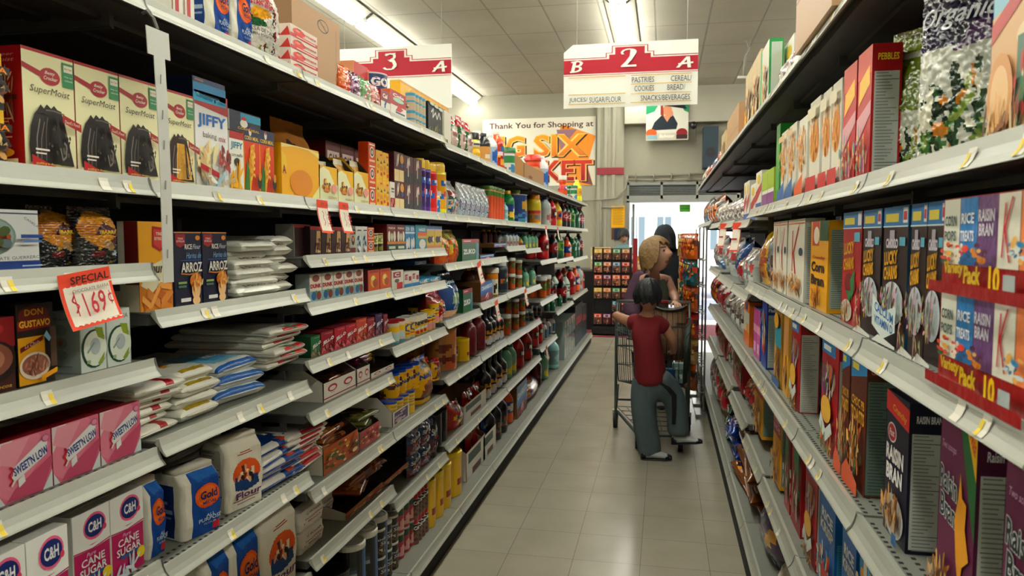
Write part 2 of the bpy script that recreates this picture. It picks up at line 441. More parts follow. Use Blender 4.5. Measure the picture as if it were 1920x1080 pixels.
PROF = dict(
    soda=[(.36,0),(.47,.02),(.5,.08),(.5,.2),(.47,.3),(.5,.4),(.5,.62),(.46,.7),(.32,.82),(.19,.9),(.15,.93)],
    juice=[(.4,0),(.48,.02),(.5,.1),(.48,.3),(.5,.33),(.5,.66),(.44,.76),(.26,.86),(.2,.9)],
    wine=[(.44,0),(.5,.03),(.5,.5),(.46,.58),(.2,.7),(.16,.75),(.15,.9)],
    jar=[(.46,0),(.5,.04),(.5,.72),(.46,.8),(.4,.84)],
    canister=[(.48,0),(.5,.02),(.5,.3),(.5,.6),(.5,.82)],
    squeeze=[(.45,0),(.5,.05),(.5,.3),(.4,.42),(.47,.55),(.47,.68),(.36,.76)],
    bowl=[(.34,0),(.5,.1),(.5,.32),(.4,.42),(.34,.5),(.4,.56),(.42,.72)],
    bulb=[(.36,0),(.5,.08),(.5,.4),(.42,.52),(.3,.6),(.4,.66),(.4,.8)],
    tube=[(.3,0),(.34,.03),(.34,.9)])
def pk_bottle(d, w_, h, dp):
    mb = MB(); P = PROF[d['p']]; n = d.get('seg', 18); lo, hi = d.get('lab', (0.3, 0.62)); g = raster(d['art'], d['c']); lq = tuple(min(0.85, 1.7*q+0.006) for q in C(d.get('liq', d['c'])))
    pts = []
    for (r0, z0), (r1, z1) in zip(P, P[1:]):
        st = max(1, int((z1-z0)*22))
        for i in range(st): pts.append((r0+(r1-r0)*i/st, z0+(z1-z0)*i/st))
    pts.append(P[-1])
    def colf(u, z):
        v = z/h
        return g((u+0.25) % 1.0*2 % 1.0, (v-lo)/(hi-lo)) if lo <= v <= hi else lq
    mb.lathe([(r*w_, z*h) for r, z in pts], None, 0, n, colf)
    rl = max(r for r, z in P)*w_
    def rad(v):
        for (r0, z0), (r1, z1) in zip(P, P[1:]):
            if z0 <= v <= z1: return (r0+(r1-r0)*(v-z0)/(z1-z0))*w_
        return rl
    art(mb, d['art'], lambda u, v, k: ((rad(lo+v*(hi-lo))+0.0012+k)*math.sin((u-0.5)*math.pi), -(rad(lo+v*(hi-lo))+0.0012+k)*math.cos((u-0.5)*math.pi), (lo+v*(hi-lo))*h), only_text=True)
    cap = MB(); r, z0 = P[-1]; r *= w_; cr_ = d.get('capr', 1.15)*r
    cap.lathe([(cr_, z0*h-0.004*h), (cr_, z0*h+(1-z0)*h*0.75), (cr_*0.9, h), (0.0001, h)], d.get('cap', 'wh'), 0, 14, cap=False)
    out = []
    for nm, q, mt in ((d['n'], mb, d.get('m', 'plastic')), ('cap', cap, 'plastic')):
        q.v = [(x, y+rl, z) for x, y, z in q.v]
        out.append((nm, q.mesh(nm, M[mt], smooth=True, colour=True), None if nm == d['n'] else 0))
    if d.get('handle'):
        hb = MB(); hb.tube([(w_*0.3, rl, h*0.86), (w_*0.6, rl, h*0.84), (w_*0.66, rl, h*0.7), (w_*0.62, rl, h*0.52), (w_*0.46, rl, h*0.47)], w_*0.055, d.get('liq', d['c']), n=8)
        out.append(('handle', hb.mesh('handle', M['plastic'], smooth=True, colour=True), 0))
    return out
KIND = dict(box=pk_box, carton=pk_carton, pouch=pk_pouch, flat=pk_flat, sack=pk_sack, can=pk_can, bottle=pk_bottle)
D = {}
def design(key, kind, n, desc, c, art_, cat=None, **kw):
    D[key] = dict(k=kind, n=n, desc=desc, c=c, art=art_, cat=cat or n.split('_')[-1], **kw)
def make(key, w_, h, dp):
    ck = (key, round(w_, 3), round(h, 3), round(dp, 3))
    if ck not in _cache: _cache[ck] = KIND[D[key]['k']](D[key], w_, h, dp)
    root = None
    for nm, me, par in _cache[ck]:
        o = from_mesh(nm, me, None if par is None else root)
        if par is None: root = o
    return root
ORD = ['', 'first', 'second', 'third', 'fourth', 'fifth', 'sixth', 'seventh', 'eighth', 'ninth', 'tenth', 'eleventh', 'twelfth', 'thirteenth', 'fourteenth', 'fifteenth', 'sixteenth', 'seventeenth', 'eighteenth', 'nineteenth', 'twentieth', 'twenty-first', 'twenty-second', 'twenty-third', 'twenty-fourth']
LXF, RXF = -1.075, 0.400          # package fronts on the two sides of the aisle
def put(key, x, y, z, side, w_, h, dp, label, group=None, yaw=0.0, tilt=0.0):
    o = make(key, w_, h, dp)
    o.location = (x, y, z); o.rotation_euler = (tilt, 0, (math.pi/2 if side == 'L' else -math.pi/2)+yaw)
    tag(o, label, D[key]['cat'], group)
    return o
_tiers = ['bottom', 'second', 'third', 'fourth', 'fifth', 'sixth', 'seventh', 'eighth']
def deck_at(side, ya, yb, z):
    """deck under [ya, yb] near height z, and the clear height above it"""
    near, up_ = [], []
    for y0, y1, dk in (LBAYS if side == 'L' else RBAYS):
        if min(yb, y1)-max(ya, y0) > 0.006:
            base = 0.13 if side == 'L' else 0.21
            for q in (base,)+tuple(dk):
                if abs(q-z) < 0.075: near.append(q)
            up_ += [q for q in dk if q > z+0.075]
    return (max(near)+0.0006 if near else None), (min(up_)-0.0565 if up_ else 9.0)
def row(side, z, place, items, X=None):
    """items: (design, column of nearer edge, column of farther edge, row of the top at the nearer edge, count, extras)"""
    for it in items:
        key, p0, p1, pt, n = it[:5]; ex = it[5] if len(it) > 5 else {}
        sg = 1 if side == 'L' else -1
        x = (X if X is not None else (LXF if side == 'L' else RXF)) + ex.get('dx', 0)*sg
        y0, y1 = along(p0, x, z), along(p1, x, z)
        y1 = min(y1, (LBAYS if side == 'L' else RBAYS)[-1][1]-0.01)
        st = ex.get('st', 1); nest = ex.get('nest', 1.0); d_ = D[key]; kind = d_['k']; dz = ex.get('dz', 0)
        sn, up0 = deck_at(side, y0, y1, z)
        if sn is None: print('NO DECK', key, z, round(y0, 2), round(y1, 2)); sn = z
        hh = ex['h'] if 'h' in ex else (height(pt, x, y0)-sn-dz)/(1+(st-1)*nest)
        hh = min(hh, (up0-sn-dz)/(1+(st-1)*nest))
        wd = abs(y1-y0)/n
        if kind in ('can', 'bottle'):
            mw = hh*d_.get('mw', 0.46 if kind == 'bottle' else 0.8)
            if wd > mw and y0 < 3.4: n = min(20, max(n, math.ceil(abs(y1-y0)/mw)))
            wd = min(abs(y1-y0)/n, mw)
        dp = ex.get('dp') or (wd*0.98 if kind in ('can', 'bottle') else d_.get('dp', min(0.30, max(0.04, wd*0.6))))
        back = abs(x-(LX if side == 'L' else RX))
        dp = min(dp, 0.425-back)
        w_ = wd*ex.get('fill', 0.975 if kind in ('box', 'carton') else 0.96)
        desc = ex.get('desc', d_['desc']); pl = ex.get('at', place); rows = ex.get('deep', 2 if kind in ('can', 'bottle') and y0 > 3.4 and ex.get('dx', 0) > -0.04 else 1)
        for k in range(n):
            yy = y0+(y1-y0)*(k+0.5)/n
            sk, upk = deck_at(side, yy-w_/2, yy+w_/2, z)
            zb = (sk if sk is not None else sn)+dz
            h = min(hh, (upk-zb)/(1+(st-1)*nest))
            if kind == 'sack': h -= 0.013/st
            if h < 0.015: print('NO ROOM', key, z, round(yy, 2), upk); continue
            for s_ in range(st):
                for b in range(rows):
                    lab = desc
                    if st > 1: lab += ', ' + ('top' if s_ == st-1 else _tiers[s_]) + (' of stack' if n == 1 else ' of ' + ORD[k+1] + ' stack')
                    elif n > 1: lab += ', ' + ORD[k+1] + ' from the camera'
                    if b: lab += ', behind'
                    room = 16-len(lab.split())
                    if len(pl.split()) <= room: lab += ' ' + pl
                    lab = lab.strip()
                    j = ex.get('jit', 0.0); xx = x+(rnd.uniform(-1, 0.3)*j-b*(dp+0.004))*sg
                    put(key, xx, yy, zb+s_*h*nest, side, w_, h*0.995, dp, lab, ex.get('grp') or (d_['desc'].split(',')[0]+'s '+pl if n*st*rows > 1 else None),
                        yaw=ex.get('yaw', 0)+rnd.uniform(-1, 1)*ex.get('yj', 0.0 if kind in ('box', 'carton') else 0.03), tilt=ex.get('tilt', 0))
# ------------------------------------------------------------------ the room
X0, X1, Y0, YB, ZC = -7.6, 5.2, -2.6, 13.3, 4.0
m, nt, b = new_mat('vinyl_floor_tiles')
tc = nt.nodes.new('ShaderNodeTexCoord'); br_ = nt.nodes.new('ShaderNodeTexBrick')
br_.offset = 0.0; br_.inputs['Scale'].default_value = 1.0; br_.inputs['Brick Width'].default_value = 0.305; br_.inputs['Row Height'].default_value = 0.305
br_.inputs['Mortar Size'].default_value = 0.0016; br_.inputs['Color1'].default_value = (*C('a7a190'), 1); br_.inputs['Color2'].default_value = (*C('a39d8b'), 1); br_.inputs['Mortar'].default_value = (*C('7d786b'), 1)
mp = nt.nodes.new('ShaderNodeMapping'); mp.inputs['Location'].default_value = (0.085, 0.03, 0)
nz = nt.nodes.new('ShaderNodeTexNoise'); nz.inputs['Scale'].default_value = 3.0; nz.inputs['Detail'].default_value = 6
mx = nt.nodes.new('ShaderNodeMix'); mx.data_type = 'RGBA'; mx.blend_type = 'MULTIPLY'; mx.inputs[0].default_value = 0.5
rp = nt.nodes.new('ShaderNodeValToRGB'); rp.color_ramp.elements[0].color = (0.7, 0.7, 0.68, 1); rp.color_ramp.elements[0].position = 0.3; rp.color_ramp.elements[1].position = 0.65
nt.links.new(tc.outputs['Object'], mp.inputs[0]); nt.links.new(mp.outputs[0], br_.inputs['Vector']); nt.links.new(tc.outputs['Object'], nz.inputs['Vector'])
nt.links.new(nz.outputs['Fac'], rp.inputs[0]); nt.links.new(br_.outputs['Color'], mx.inputs[6]); nt.links.new(rp.outputs[0], mx.inputs[7])
nt.links.new(mx.outputs[2], b.inputs['Base Color']); b.inputs['Roughness'].default_value = 0.24; b.inputs['Specular IOR Level'].default_value = 0.45
M['floor'] = m
m, nt, b = new_mat('ceiling_tiles')
tc = nt.nodes.new('ShaderNodeTexCoord'); br_ = nt.nodes.new('ShaderNodeTexBrick'); mp = nt.nodes.new('ShaderNodeMapping'); mp.inputs['Location'].default_value = (0.13, 0.2, 0)
br_.offset = 0.0; br_.inputs['Scale'].default_value = 1.0; br_.inputs['Brick Width'].default_value = 0.61; br_.inputs['Row Height'].default_value = 1.06
br_.inputs['Mortar Size'].default_value = 0.012; br_.inputs['Mortar Smooth'].default_value = 0.3
br_.inputs['Color1'].default_value = (*C('c9c3b3'), 1); br_.inputs['Color2'].default_value = (*C('c4beae'), 1); br_.inputs['Mortar'].default_value = (*C('a39d8f'), 1)
nz = nt.nodes.new('ShaderNodeTexNoise'); nz.inputs['Scale'].default_value = 1.4; nz.inputs['Detail'].default_value = 6
mx = nt.nodes.new('ShaderNodeMix'); mx.data_type = 'RGBA'; mx.blend_type = 'MULTIPLY'; mx.inputs[0].default_value = 0.35
nt.links.new(tc.outputs['Object'], mp.inputs[0]); nt.links.new(mp.outputs[0], br_.inputs['Vector']); nt.links.new(tc.outputs['Object'], nz.inputs['Vector'])
nt.links.new(br_.outputs['Color'], mx.inputs[6]); nt.links.new(nz.outputs['Fac'], mx.inputs[7]); nt.links.new(mx.outputs[2], b.inputs['Base Color'])
bp = nt.nodes.new('ShaderNodeBump'); bp.inputs['Strength'].default_value = 0.5; bp.inputs['Distance'].default_value = 0.01; bp.invert = True
nt.links.new(br_.outputs['Fac'], bp.inputs['Height']); nt.links.new(bp.outputs[0], b.inputs['Normal']); b.inputs['Roughness'].default_value = 0.8
M['ceil'] = m
M['wall'] = solid('cream_wall_paint', 'a39f8e', 0.7, noise=0.08, scale=2.5, bump=0.05)
M['wall2'] = solid('cream_panel_paint', 'a8a495', 0.6, noise=0.05, scale=3)
M['redpaint'] = solid('red_wall_paint', '8f2433', 0.6)
M['alu'] = solid('dull_aluminium', '9a9c98', 0.4, 0.6)
M['glass'] = solid('dusty_glass', '4a565c', 0.08)
M['conduit'] = solid('painted_conduit', '8f8c80', 0.5)
M['mat'] = solid('red_door_mat', '7a2836', 0.9, noise=0.25, scale=60)

mb = MB(); mb.box(X0, Y0, -0.08, X1, YB+0.25, 0); struct(mb.build('floor', M['floor']))
mb = MB(); mb.box(X0, Y0, ZC, X1, YB, ZC+0.1); struct(mb.build('ceiling', M['ceil']))
for nm, q in (('wall_side_dairy', (X0-0.15, Y0, 0, X0, YB, ZC+0.1)), ('wall_side_bread', (X1, Y0, 0, X1+0.15, YB, ZC+0.1)), ('wall_rear', (X0-0.15, Y0-0.15, 0, X1+0.15, Y0, ZC+0.1))):
    mb = MB(); mb.box(*q); struct(mb.build(nm, M['wall']))
DX0, DX1, DZ, TZ = -0.65, 1.25, 2.1, 2.42
mb = MB(); T = 0.25
mb.box(X0-0.15, YB, 0, DX0, YB+T, ZC+0.1); mb.box(DX1, YB, 0, X1+0.15, YB+T, ZC+0.1); mb.box(DX0, YB, TZ, DX1, YB+T, ZC+0.1)
struct(mb.build('wall_front', M['wall']))
# pilaster with its red band, boxed-in bulkhead over the door
mb = MB(); mb.box(-1.16, YB-0.10, 0, -0.70, YB, ZC)
for x in (-1.16, -1.04, -0.9): mb.box(x, YB-0.13, 0, x+0.05, YB-0.10, ZC)
struct(mb.build('trim_1', M['wall']))
mb = MB(); mb.box(-1.165, YB-0.135, 2.55, -0.695, YB-0.10, 2.67); struct(mb.build('trim_2', M['redpaint']))
mb = MB(); mb.box(-0.69, YB-0.22, 3.42, 5.2, YB, ZC); mb.box(-0.69, YB-0.235, 3.40, 5.2, YB-0.0, 3.43); struct(mb.build('trim_3', M['wall2']))
# transom
t = struct(bpy.data.objects.new('window_1', None)); COL.objects.link(t); t.location = (DX0, YB, DZ)
mb = MB(); W_ = DX1-DX0; zt = TZ-DZ
for q in ((0, 0.0, 0, W_, 0.08, 0.09), (0, 0, zt-0.05, W_, 0.08, zt), (0, 0, 0, 0.04, 0.08, zt), (0.58, 0, 0, 0.62, 0.08, zt), (1.18, 0, 0, 1.22, 0.08, zt), (W_-0.04, 0, 0, W_, 0.08, zt)): mb.box(*q)
mb.build('window_frame', M['alu'], t)
mb = MB(); mb.box(0.03, 0.05, 0.08, W_-0.03, 0.055, zt-0.04); mb.build('window_pane', M['glass'], t)
mb = MB()
for i in range(5): mb.box(0.04, 0.02, 0.11+i*0.028, W_-0.04, 0.04, 0.116+i*0.028)
mb.build('window_louvre', M['alu'], t)
# door frame and open door leaf
t = struct(bpy.data.objects.new('door_1', None)); COL.objects.link(t); t.location = (DX0, YB, 0)
mb = MB(); mb.box(0, -0.01, 0, 0.05, 0.2, DZ); mb.box(W_-0.05, -0.01, 0, W_, 0.2, DZ); mb.box(0, -0.01, DZ-0.03, W_, 0.2, DZ+0.03); mb.build('door_frame', M['alu'], t)
mb = MB(); mb.box(0.09, 0.22, 0.02, 0.13, 1.1, DZ-0.05); mb.build('door_leaf', M['alu'], t)
# red mat
mb = MB(); mb.box(-2.2, 10.95, 0, 1.6, 12.8, 0.008); tag(mb.build('door_mat', M['mat']), 'dark red mat on the tile floor before the bright doorway', 'mat')
# conduits
mb = MB()
mb.tube([(-0.62, YB-0.06, 2.52), (0.9, YB-0.06, 2.55)], 0.018); mb.tube([(-0.62, YB-0.06, 2.46), (0.9, YB-0.06, 2.44)], 0.012)
mb.tube([(-0.64, YB-0.16, 2.52), (-0.66, YB-0.16, 2.30), (-0.82, YB-0.16, 2.14), (-1.02, YB-0.16, 2.12), (-1.45, YB-0.06, 2.1)], 0.014)
mb.tube([(-1.09, YB-0.15, 2.08), (-1.09, YB-0.15, 0.9)], 0.013)
mb.tube([(-0.69, YB-0.16, 1.98), (-1.08, YB-0.16, 1.98)], 0.012)
for x in (-0.5, -0.2, 0.1, 0.4): mb.box(x, YB-0.08, 2.43, x+0.02, YB-0.002, 2.57)
tag(mb.build('conduit_pipe', M['conduit'], smooth=True), 'painted conduit pipes running over the doorway and down the pilaster', 'pipe')

# ------------------------------------------------------------------ street outside
M['facade'] = solid('pale_stucco', 'd8d4c8', 0.8, noise=0.06, scale=1.5)
M['asphalt'] = solid('asphalt', '77767a', 0.9, noise=0.15, scale=5)
mb = MB(); mb.box(-22, YB+0.25, -0.1, 22, 40, -0.02); struct(mb.build('street_ground', M['asphalt']))
t = thing('building', 'pale sunlit building across the street seen through the open doorway', 'building', (0, 28, 0))
mb = MB(); mb.box(-22, 0, 0, 22, 4, 7); mb.box(-22, -0.9, 3.2, 22, 0, 3.5); mb.build('facade', M['facade'], t)
for i in range(-9, 10):
    if i % 4 == 1: continue
    for z0, z1 in ((1.0, 2.2), (4.2, 5.6)):
        mb = MB(); mb.box(i*0.95-0.26, -0.03, z0, i*0.95+0.26, 0.02, z1); mb.build('shop_window', M['glass'], t); mb = MB(); mb.box(i*0.95-0.02, -0.05, z0, i*0.95+0.02, 0.03, z1); mb.build('window_bar', M['facade'], t)
for k, (x, y, c) in enumerate(((-1.9, 20, 'white'), (3.1, 19, 'silver'))):
    t = thing('parked_car', '%s car parked across the street beyond the doorway' % c, 'car', (x, y, -0.02))
    mb = MB(); L = 1.9
    pr = [(-2, .35), (-2.05, .75), (-1.2, .9), (-.7, 1.35), (.8, 1.38), (1.5, .95), (2.1, .85), (2.1, .35)]
    a = [mb.vert((p[0], -.8, p[1])) for p in pr]; q = [mb.vert((p[0], .8, p[1])) for p in pr]; n = len(pr)
    for i in range(n): mb.face((a[i], a[(i+1) % n], q[(i+1) % n], q[i]))
    mb.face(a[::-1]); mb.face(q); mb.build('body', solid('car_paint_'+c, 'dddddd' if k == 0 else 'a8adb0', 0.2, 0.2), t)
    mb = MB(); mb.poly([(-1.1, -.81, .92), (-.65, -.81, 1.3), (.75, -.81, 1.32), (1.35, -.81, .95)]); mb.build('window', M['glass'], t)
    for xx in (-1.25, 1.3):
        mb = MB(); mb.tube([(xx, -.82, .32), (xx, -.6, .32)], .32, n=18); mb.build('wheel', M['rubber'], t)

# ------------------------------------------------------------------ ceiling light fixtures
M['tube'] = solid('lit_tube', 'ffffff', 0.4, emit='f7f7ea', es=TUBE_POWER)
M['white'] = solid('white_enamel', 'd9d6cb', 0.4)
COLS = ((-3.4, 'over the next aisle'), (-0.5, 'over the aisle'), (2.4, 'over the cereal gondola'), (-6.3, 'by the far side wall'))
for x, where in COLS:
    for k in range(6):
        ya = -2.3+k*2.6
        t = thing('fluorescent_fixture', 'white strip light with bare tubes %s, %s from the shop front' % (where, ORD[6-k]), 'ceiling light', (x, ya, ZC), 0, 'ceiling strip lights')
        mb = MB(); mb.box(-0.07, 0.02, -0.09, 0.07, 2.56, 0); mb.poly([(-0.16, 0.02, -0.02), (-0.07, 0.02, -0.085), (-0.07, 2.56, -0.085), (-0.16, 2.56, -0.02)]); mb.poly([(0.07, 0.02, -0.085), (0.16, 0.02, -0.02), (0.16, 2.56, -0.02), (0.07, 2.56, -0.085)])
        mb.build('housing', M['white'], t)
        for s in (-0.05, 0.05):
            mb = MB(); mb.tube([(s, 0.06, -0.125), (s, 2.52, -0.125)], 0.03, n=8); mb.build('tube', M['tube'], t)
            for yy in (0.045, 2.52): mb = MB(); mb.box(s-0.02, yy, -0.145, s+0.02, yy+0.015, -0.09); mb.build('lamp_holder', M['white'], t)

# ------------------------------------------------------------------ gondola shelving
SLOT = None
def gondola(side, X, y0, y1, decks, depth, label, base=(0.13, 0.07), top=2.02, tags=(), group=None, slots=()):
    s = -1 if side == 'L' else 1                       # into the gondola
    t = thing('shelving_bay', label, 'shelving', (X, y0, 0), 0, group)
    L = y1-y0; P = lambda x, y, z: (s*x, y, z)
    def bx(mb, xa, ya, za, xb, yb, zb, m=0): mb.box(min(s*xa, s*xb), ya, za, max(s*xa, s*xb), yb, zb, None, m)
    mb = MB(); bx(mb, depth, 0.001, 0.08, depth+0.02, L-0.001, top); mb.build('back_panel', M['back'], t)
    mb = MB(); bx(mb, depth-0.03, 0.001, 0, depth-0.001, 0.024, top); mb.build('upright', M['under'], t)
    bz, off = base
    mb = MB(); bx(mb, -off+0.012, 0, 0, -off+0.03, L, bz-0.03); mb.build('kick_plate', M['slot'], t)
    for k, dk in enumerate([bz]+list(decks)):
        z, dep = (dk if isinstance(dk, tuple) else (dk, depth)); o = off if k == 0 else 0.0
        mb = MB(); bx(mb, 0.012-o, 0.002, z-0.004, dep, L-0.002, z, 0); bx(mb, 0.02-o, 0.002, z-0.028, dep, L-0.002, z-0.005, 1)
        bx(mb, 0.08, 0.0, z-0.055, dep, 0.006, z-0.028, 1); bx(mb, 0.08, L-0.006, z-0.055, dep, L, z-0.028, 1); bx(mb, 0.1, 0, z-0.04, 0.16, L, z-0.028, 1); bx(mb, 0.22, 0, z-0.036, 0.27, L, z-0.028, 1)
        if k in slots:
            i = 0.012
            while i < L-0.02:
                bx(mb, 0.020-o, i, z, 0.027-o, i+0.008, z+0.0006, 2); bx(mb, 0.045-o, i, z, 0.052-o, i+0.008, z+0.0006, 2); i += 0.021
        sh = mb.build('base_deck' if k == 0 else 'shelf', [M['deck'], M['under'], M['slot']], t)
        mb = MB(); pr = [(0.014-o, z+0.004), (0.004-o, z+0.006), (0.002-o, z-0.002), (0.000-o, z-0.010), (-0.005-o, z-0.021), (-0.012-o, z-0.029), (-0.0135-o, z-0.032), (-0.009-o, z-0.032), (0.006-o, z-0.016), (0.014-o, z-0.006)]
        a = [mb.vert(P(x, 0.003, zz)) for x, zz in pr]; b_ = [mb.vert(P(x, L-0.003, zz)) for x, zz in pr]; n = len(pr)
        for i in range(n): mb.face((a[i], a[(i+1) % n], b_[(i+1) % n], b_[i]))
        mb.face(a[::-1]); mb.face(b_)
        mb.build('price_rail', M['shelf'], sh)
        mb = MB(); q = [(x-0.0012*(1 if i < 7 else 0), zz) for i, (x, zz) in enumerate(pr[1:7])]
        for (xa, za), (xb, zb) in zip(q, q[1:]): mb.poly([P(xa, L-0.006, za), P(xa, L-0.001, za), P(xb, L-0.001, zb), P(xb, L-0.006, zb)])
        mb.build('rail_end', M['joint'], sh)
        for (kk, f, yl) in tags:
            if kk != k: continue
            y = f*L; wd = 0.024
            def q3(a_, b2, e): return P(a_-o-e, 0, b2)
            mb = MB()
            def strip(ya, yb, i0, i1, e, m):
                pa = [(-0.0005, -0.005), (-0.0015, -0.011), (-0.0055, -0.0215), (-0.0115, -0.0285)]
                for (xa, za), (xb, zb) in zip(pa[i0:i1], pa[i0+1:i1+1]):
                    mb.poly([P(xa-o-e, ya, z+za), P(xa-o-e, yb, z+za), P(xb-o-e, yb, z+zb), P(xb-o-e, ya, z+zb)], None, m)
            strip(y, y+wd, 0, 3, 0.0015, 0)
            if yl: strip(y+wd*0.55, y+wd*0.95, 1, 3, 0.0024, 1)
            mb.build('price_tag', [M['tag'], M['tagyl']], sh)
    return t
def tagset(r, bays, dens):
    out = []
    for k in bays:
        for _ in range(dens): out.append((k, r.uniform(0.04, 0.92), r.choice((0, 1, 1, 1))))
    return out
r_ = random.Random(5)
LX, DEP = -1.04, 0.46
LBAYS = [(0.0, 0.68, (0.785, 1.03, 1.22, 1.42, 1.595, 1.965)), (0.68, 1.375, (0.785, 1.03, 1.22, 1.42, 1.595, 1.965)), (1.375, 2.055, (0.45, 0.765, 1.045, 1.32, 1.592, 1.962)),
         (2.055, 2.765, (0.487, 0.70, 0.94, 1.10, 1.275, 1.418, 1.59, 1.96)), (2.765, 3.50, (0.41, 0.70, 1.035, 1.262, 1.42, 1.588, 1.955)),
         (3.50, 4.21, (0.44, 0.775, 1.058, 1.342, 1.586, 1.93)), (4.21, 4.95, (0.44, 0.78, 1.083, 1.341, 1.584, 1.925)), (4.95, 5.65, (0.445, 0.77, 1.088, 1.407, 1.582, 1.92)), (5.65, 6.37, (0.445, 0.765, 1.065, 1.378, 1.58, 1.92)),
         (6.37, 7.37, (0.50, 0.905, 1.262, 1.578, 1.92)), (7.37, 8.75, (0.72, 1.24, 1.577, 1.92)), (8.75, 10.4, (0.755, 1.21, 1.576, 1.92))]
for i, (a, b_, dk) in enumerate(LBAYS):
    n = len(dk)
    tg = tagset(r_, range(1, n+1), 3 if i < 4 else (2 if i < 7 else 0))
    gondola('L', LX, a, b_, dk, DEP, 'grey steel shelving bay on the sugar side, %s from the camera' % ORD[i+1], tags=tg, group='sugar side shelving bays', slots=(1, 2) if i in (1, 2) else ())
RX = 0.36
RBAYS = [(0.1, 0.80, (0.60, 0.952, 1.285, 1.59, 1.975)), (0.80, 1.48, (0.60, 0.952, 1.285, 1.59, 1.975)), (1.48, 2.11, (0.60, 0.955, 1.287, 1.59, 1.975)), (2.11, 2.80, (0.60, 0.955, 1.285, 1.59, 1.98)),
         (2.80, 3.38, (0.61, 0.955, 1.282, 1.59, 1.985)), (3.38, 4.1, (0.655, 0.955, 1.225, 1.55, 1.99)), (4.1, 5.1, (0.68, 0.95, 1.23, 1.56, 1.995)), (5.1, 6.1, (0.69, 0.945, 1.245, 1.57, 2.0)), (6.1, 8.4, (1.60, 2.0))]
for i, (a, b_, dk) in enumerate(RBAYS):
    n = len(dk)
    gondola('R', RX, a, b_, dk, 0.44, 'grey steel shelving bay on the cereal side, %s from the camera' % ORD[i+1], base=(0.21, 0.0), tags=tagset(r_, range(1, n+1), 3 if i < 5 else 0), group='cereal side shelving bays', slots=(2, 3) if i < 5 else ())
# ------------------------------------------------------------------ package designs
FOOD = ['8a5a2c', 'c08a45', '6d4222', 'd2a45e', '9c6a38']
BERRY = ['b43a4a', '7d3f6a', 'd98c4a', '5a3b2a', 'c9b28a']
def spoon(y=0.8): return [('P', [(0, y+.075), (.34, y+.03), (.4, y+.0), (.4, y-.03), (.34, y-.02), (0, y+.03)], 'a3243a'), ('E', .52, y, .2, .072, 'a3243a')]
def cake(filling, icing):
    return [('R', 0, 0, 1, 1, 'e4d4b2'), ('R', 0, .975, 1, 1, 'a81f2b')] + spoon(.80) + [('T', 'Betty', .52, .825, .2, .035, 'eadfc8', .25, .01), ('T', 'Crocker', .53, .785, .27, .032, 'eadfc8', .25, .01),
        ('R', .76, .74, .99, .95, '3c8a60'), ('R', .79, .87, .97, .93, 'd9d5c5'), ('T', 'Box Tops', .88, .90, .15, .02, '8a2a34'), ('T', 'Help our', .88, .83, .17, .016, 'd9e0d0'), ('T', 'schools', .88, .80, .16, .016, 'd9e0d0'),
        ('T', 'SuperMoist', .5, .665, .78, .075, '3a2f2a', .25),
        ('P', [(.08, .06), (.06, .2), (.1, .36), (.17, .46), (.25, .51), (.3, .55), (.36, .52), (.42, .56), (.5, .53), (.56, .56), (.62, .53), (.7, .52), (.76, .42), (.86, .2), (.93, .06)], icing), ('P', [(.34, .07), (.38, .455), (.66, .455), (.73, .37), (.86, .08)], filling), ('F', .6, .25, .2, .17, [mix(filling, 'fff0d0', .12), mix(filling, '100808', .25)], 40, .09), ('P', [(.55, .08), (.505, .455), (.545, .455), (.645, .08)], icing),
        ('S', [(.12, .1), (.12, .26), (.19, .42)], .018, mix(icing, 'e0d8d0', .3)), ('S', [(.19, .09), (.2, .25), (.27, .4)], .014, mix(icing, 'e0d8d0', .22)), ('S', [(.28, .08), (.29, .3), (.33, .44)], .012, mix(icing, 'e0d8d0', .16)), ('S', [(.56, .2), (.6, .1), (.67, .13), (.69, .22), (.64, .25)], .02, mix(icing, 'e0d8d0', .3)), ('S', [(.3, .5), (.45, .505), (.66, .49)], .01, mix(icing, 'e0d8d0', .2)), ('R', .08, .16, .34, .175, 'd8d0c8'), ('R', .08, .13, .28, .142, 'd8d0c8'),
        ('P', [(.62, .42), (1, .36), (1, .43), (.62, .49)], 'a3302f'), ('T', "Devil's Food", .81, .425, .3, .03, 'e6cfc0', .1, 0, -.06),
        ('P', [(0, .12), (.3, .06), (.7, .0), (0, 0)], 'b01a26'), ('P', [(.6, .0), (1, .06), (1, 0)], 'c7c2b4'), ('T', 'pudding in the mix', .3, .05, .46, .025, 'e8c86a', .1)]
CSIDE = [('R', 0, 0, 1, 1, 'a31823'), ('T', 'Super', .5, .93, .6, .03, 'd8b0a8', .25), ('T', 'Moist', .5, .89, .6, .03, 'd8b0a8', .25), ('F', .5, .7, .3, .07, ['d8d0c0', '3f6a50', 'b8a090'], 20, .3), ('R', .1, .56, .9, .6, '5b1620'), ('F', .5, .48, .35, .04, ['b8b0a8', '8a5a5a'], 16, .3)] + [('R', .12, .40-.025*i, .8-.1*(i % 3), .41-.025*i, 'd0a8a0') for i in range(7)] + [('E', .5, .13, .35, .04, 'd9a23a'), ('R', .05, 0, .95, .08, 'd8cdb6')]
design('cakemix', 'box', 'cake_mix_box', 'cream and red box of dark chocolate cake mix', 'a81f2b', cake('241d1e', '2c2324'), 'box', sart=CSIDE, top='9a1822', dp=.07)
design('yellowcake', 'box', 'cake_mix_box', 'cream and red cake mix box showing a yellow cake slice', 'a81f2b', cake('d2a94a', '3b2620'), 'box', sart=CSIDE, top='9a1822', dp=.07)
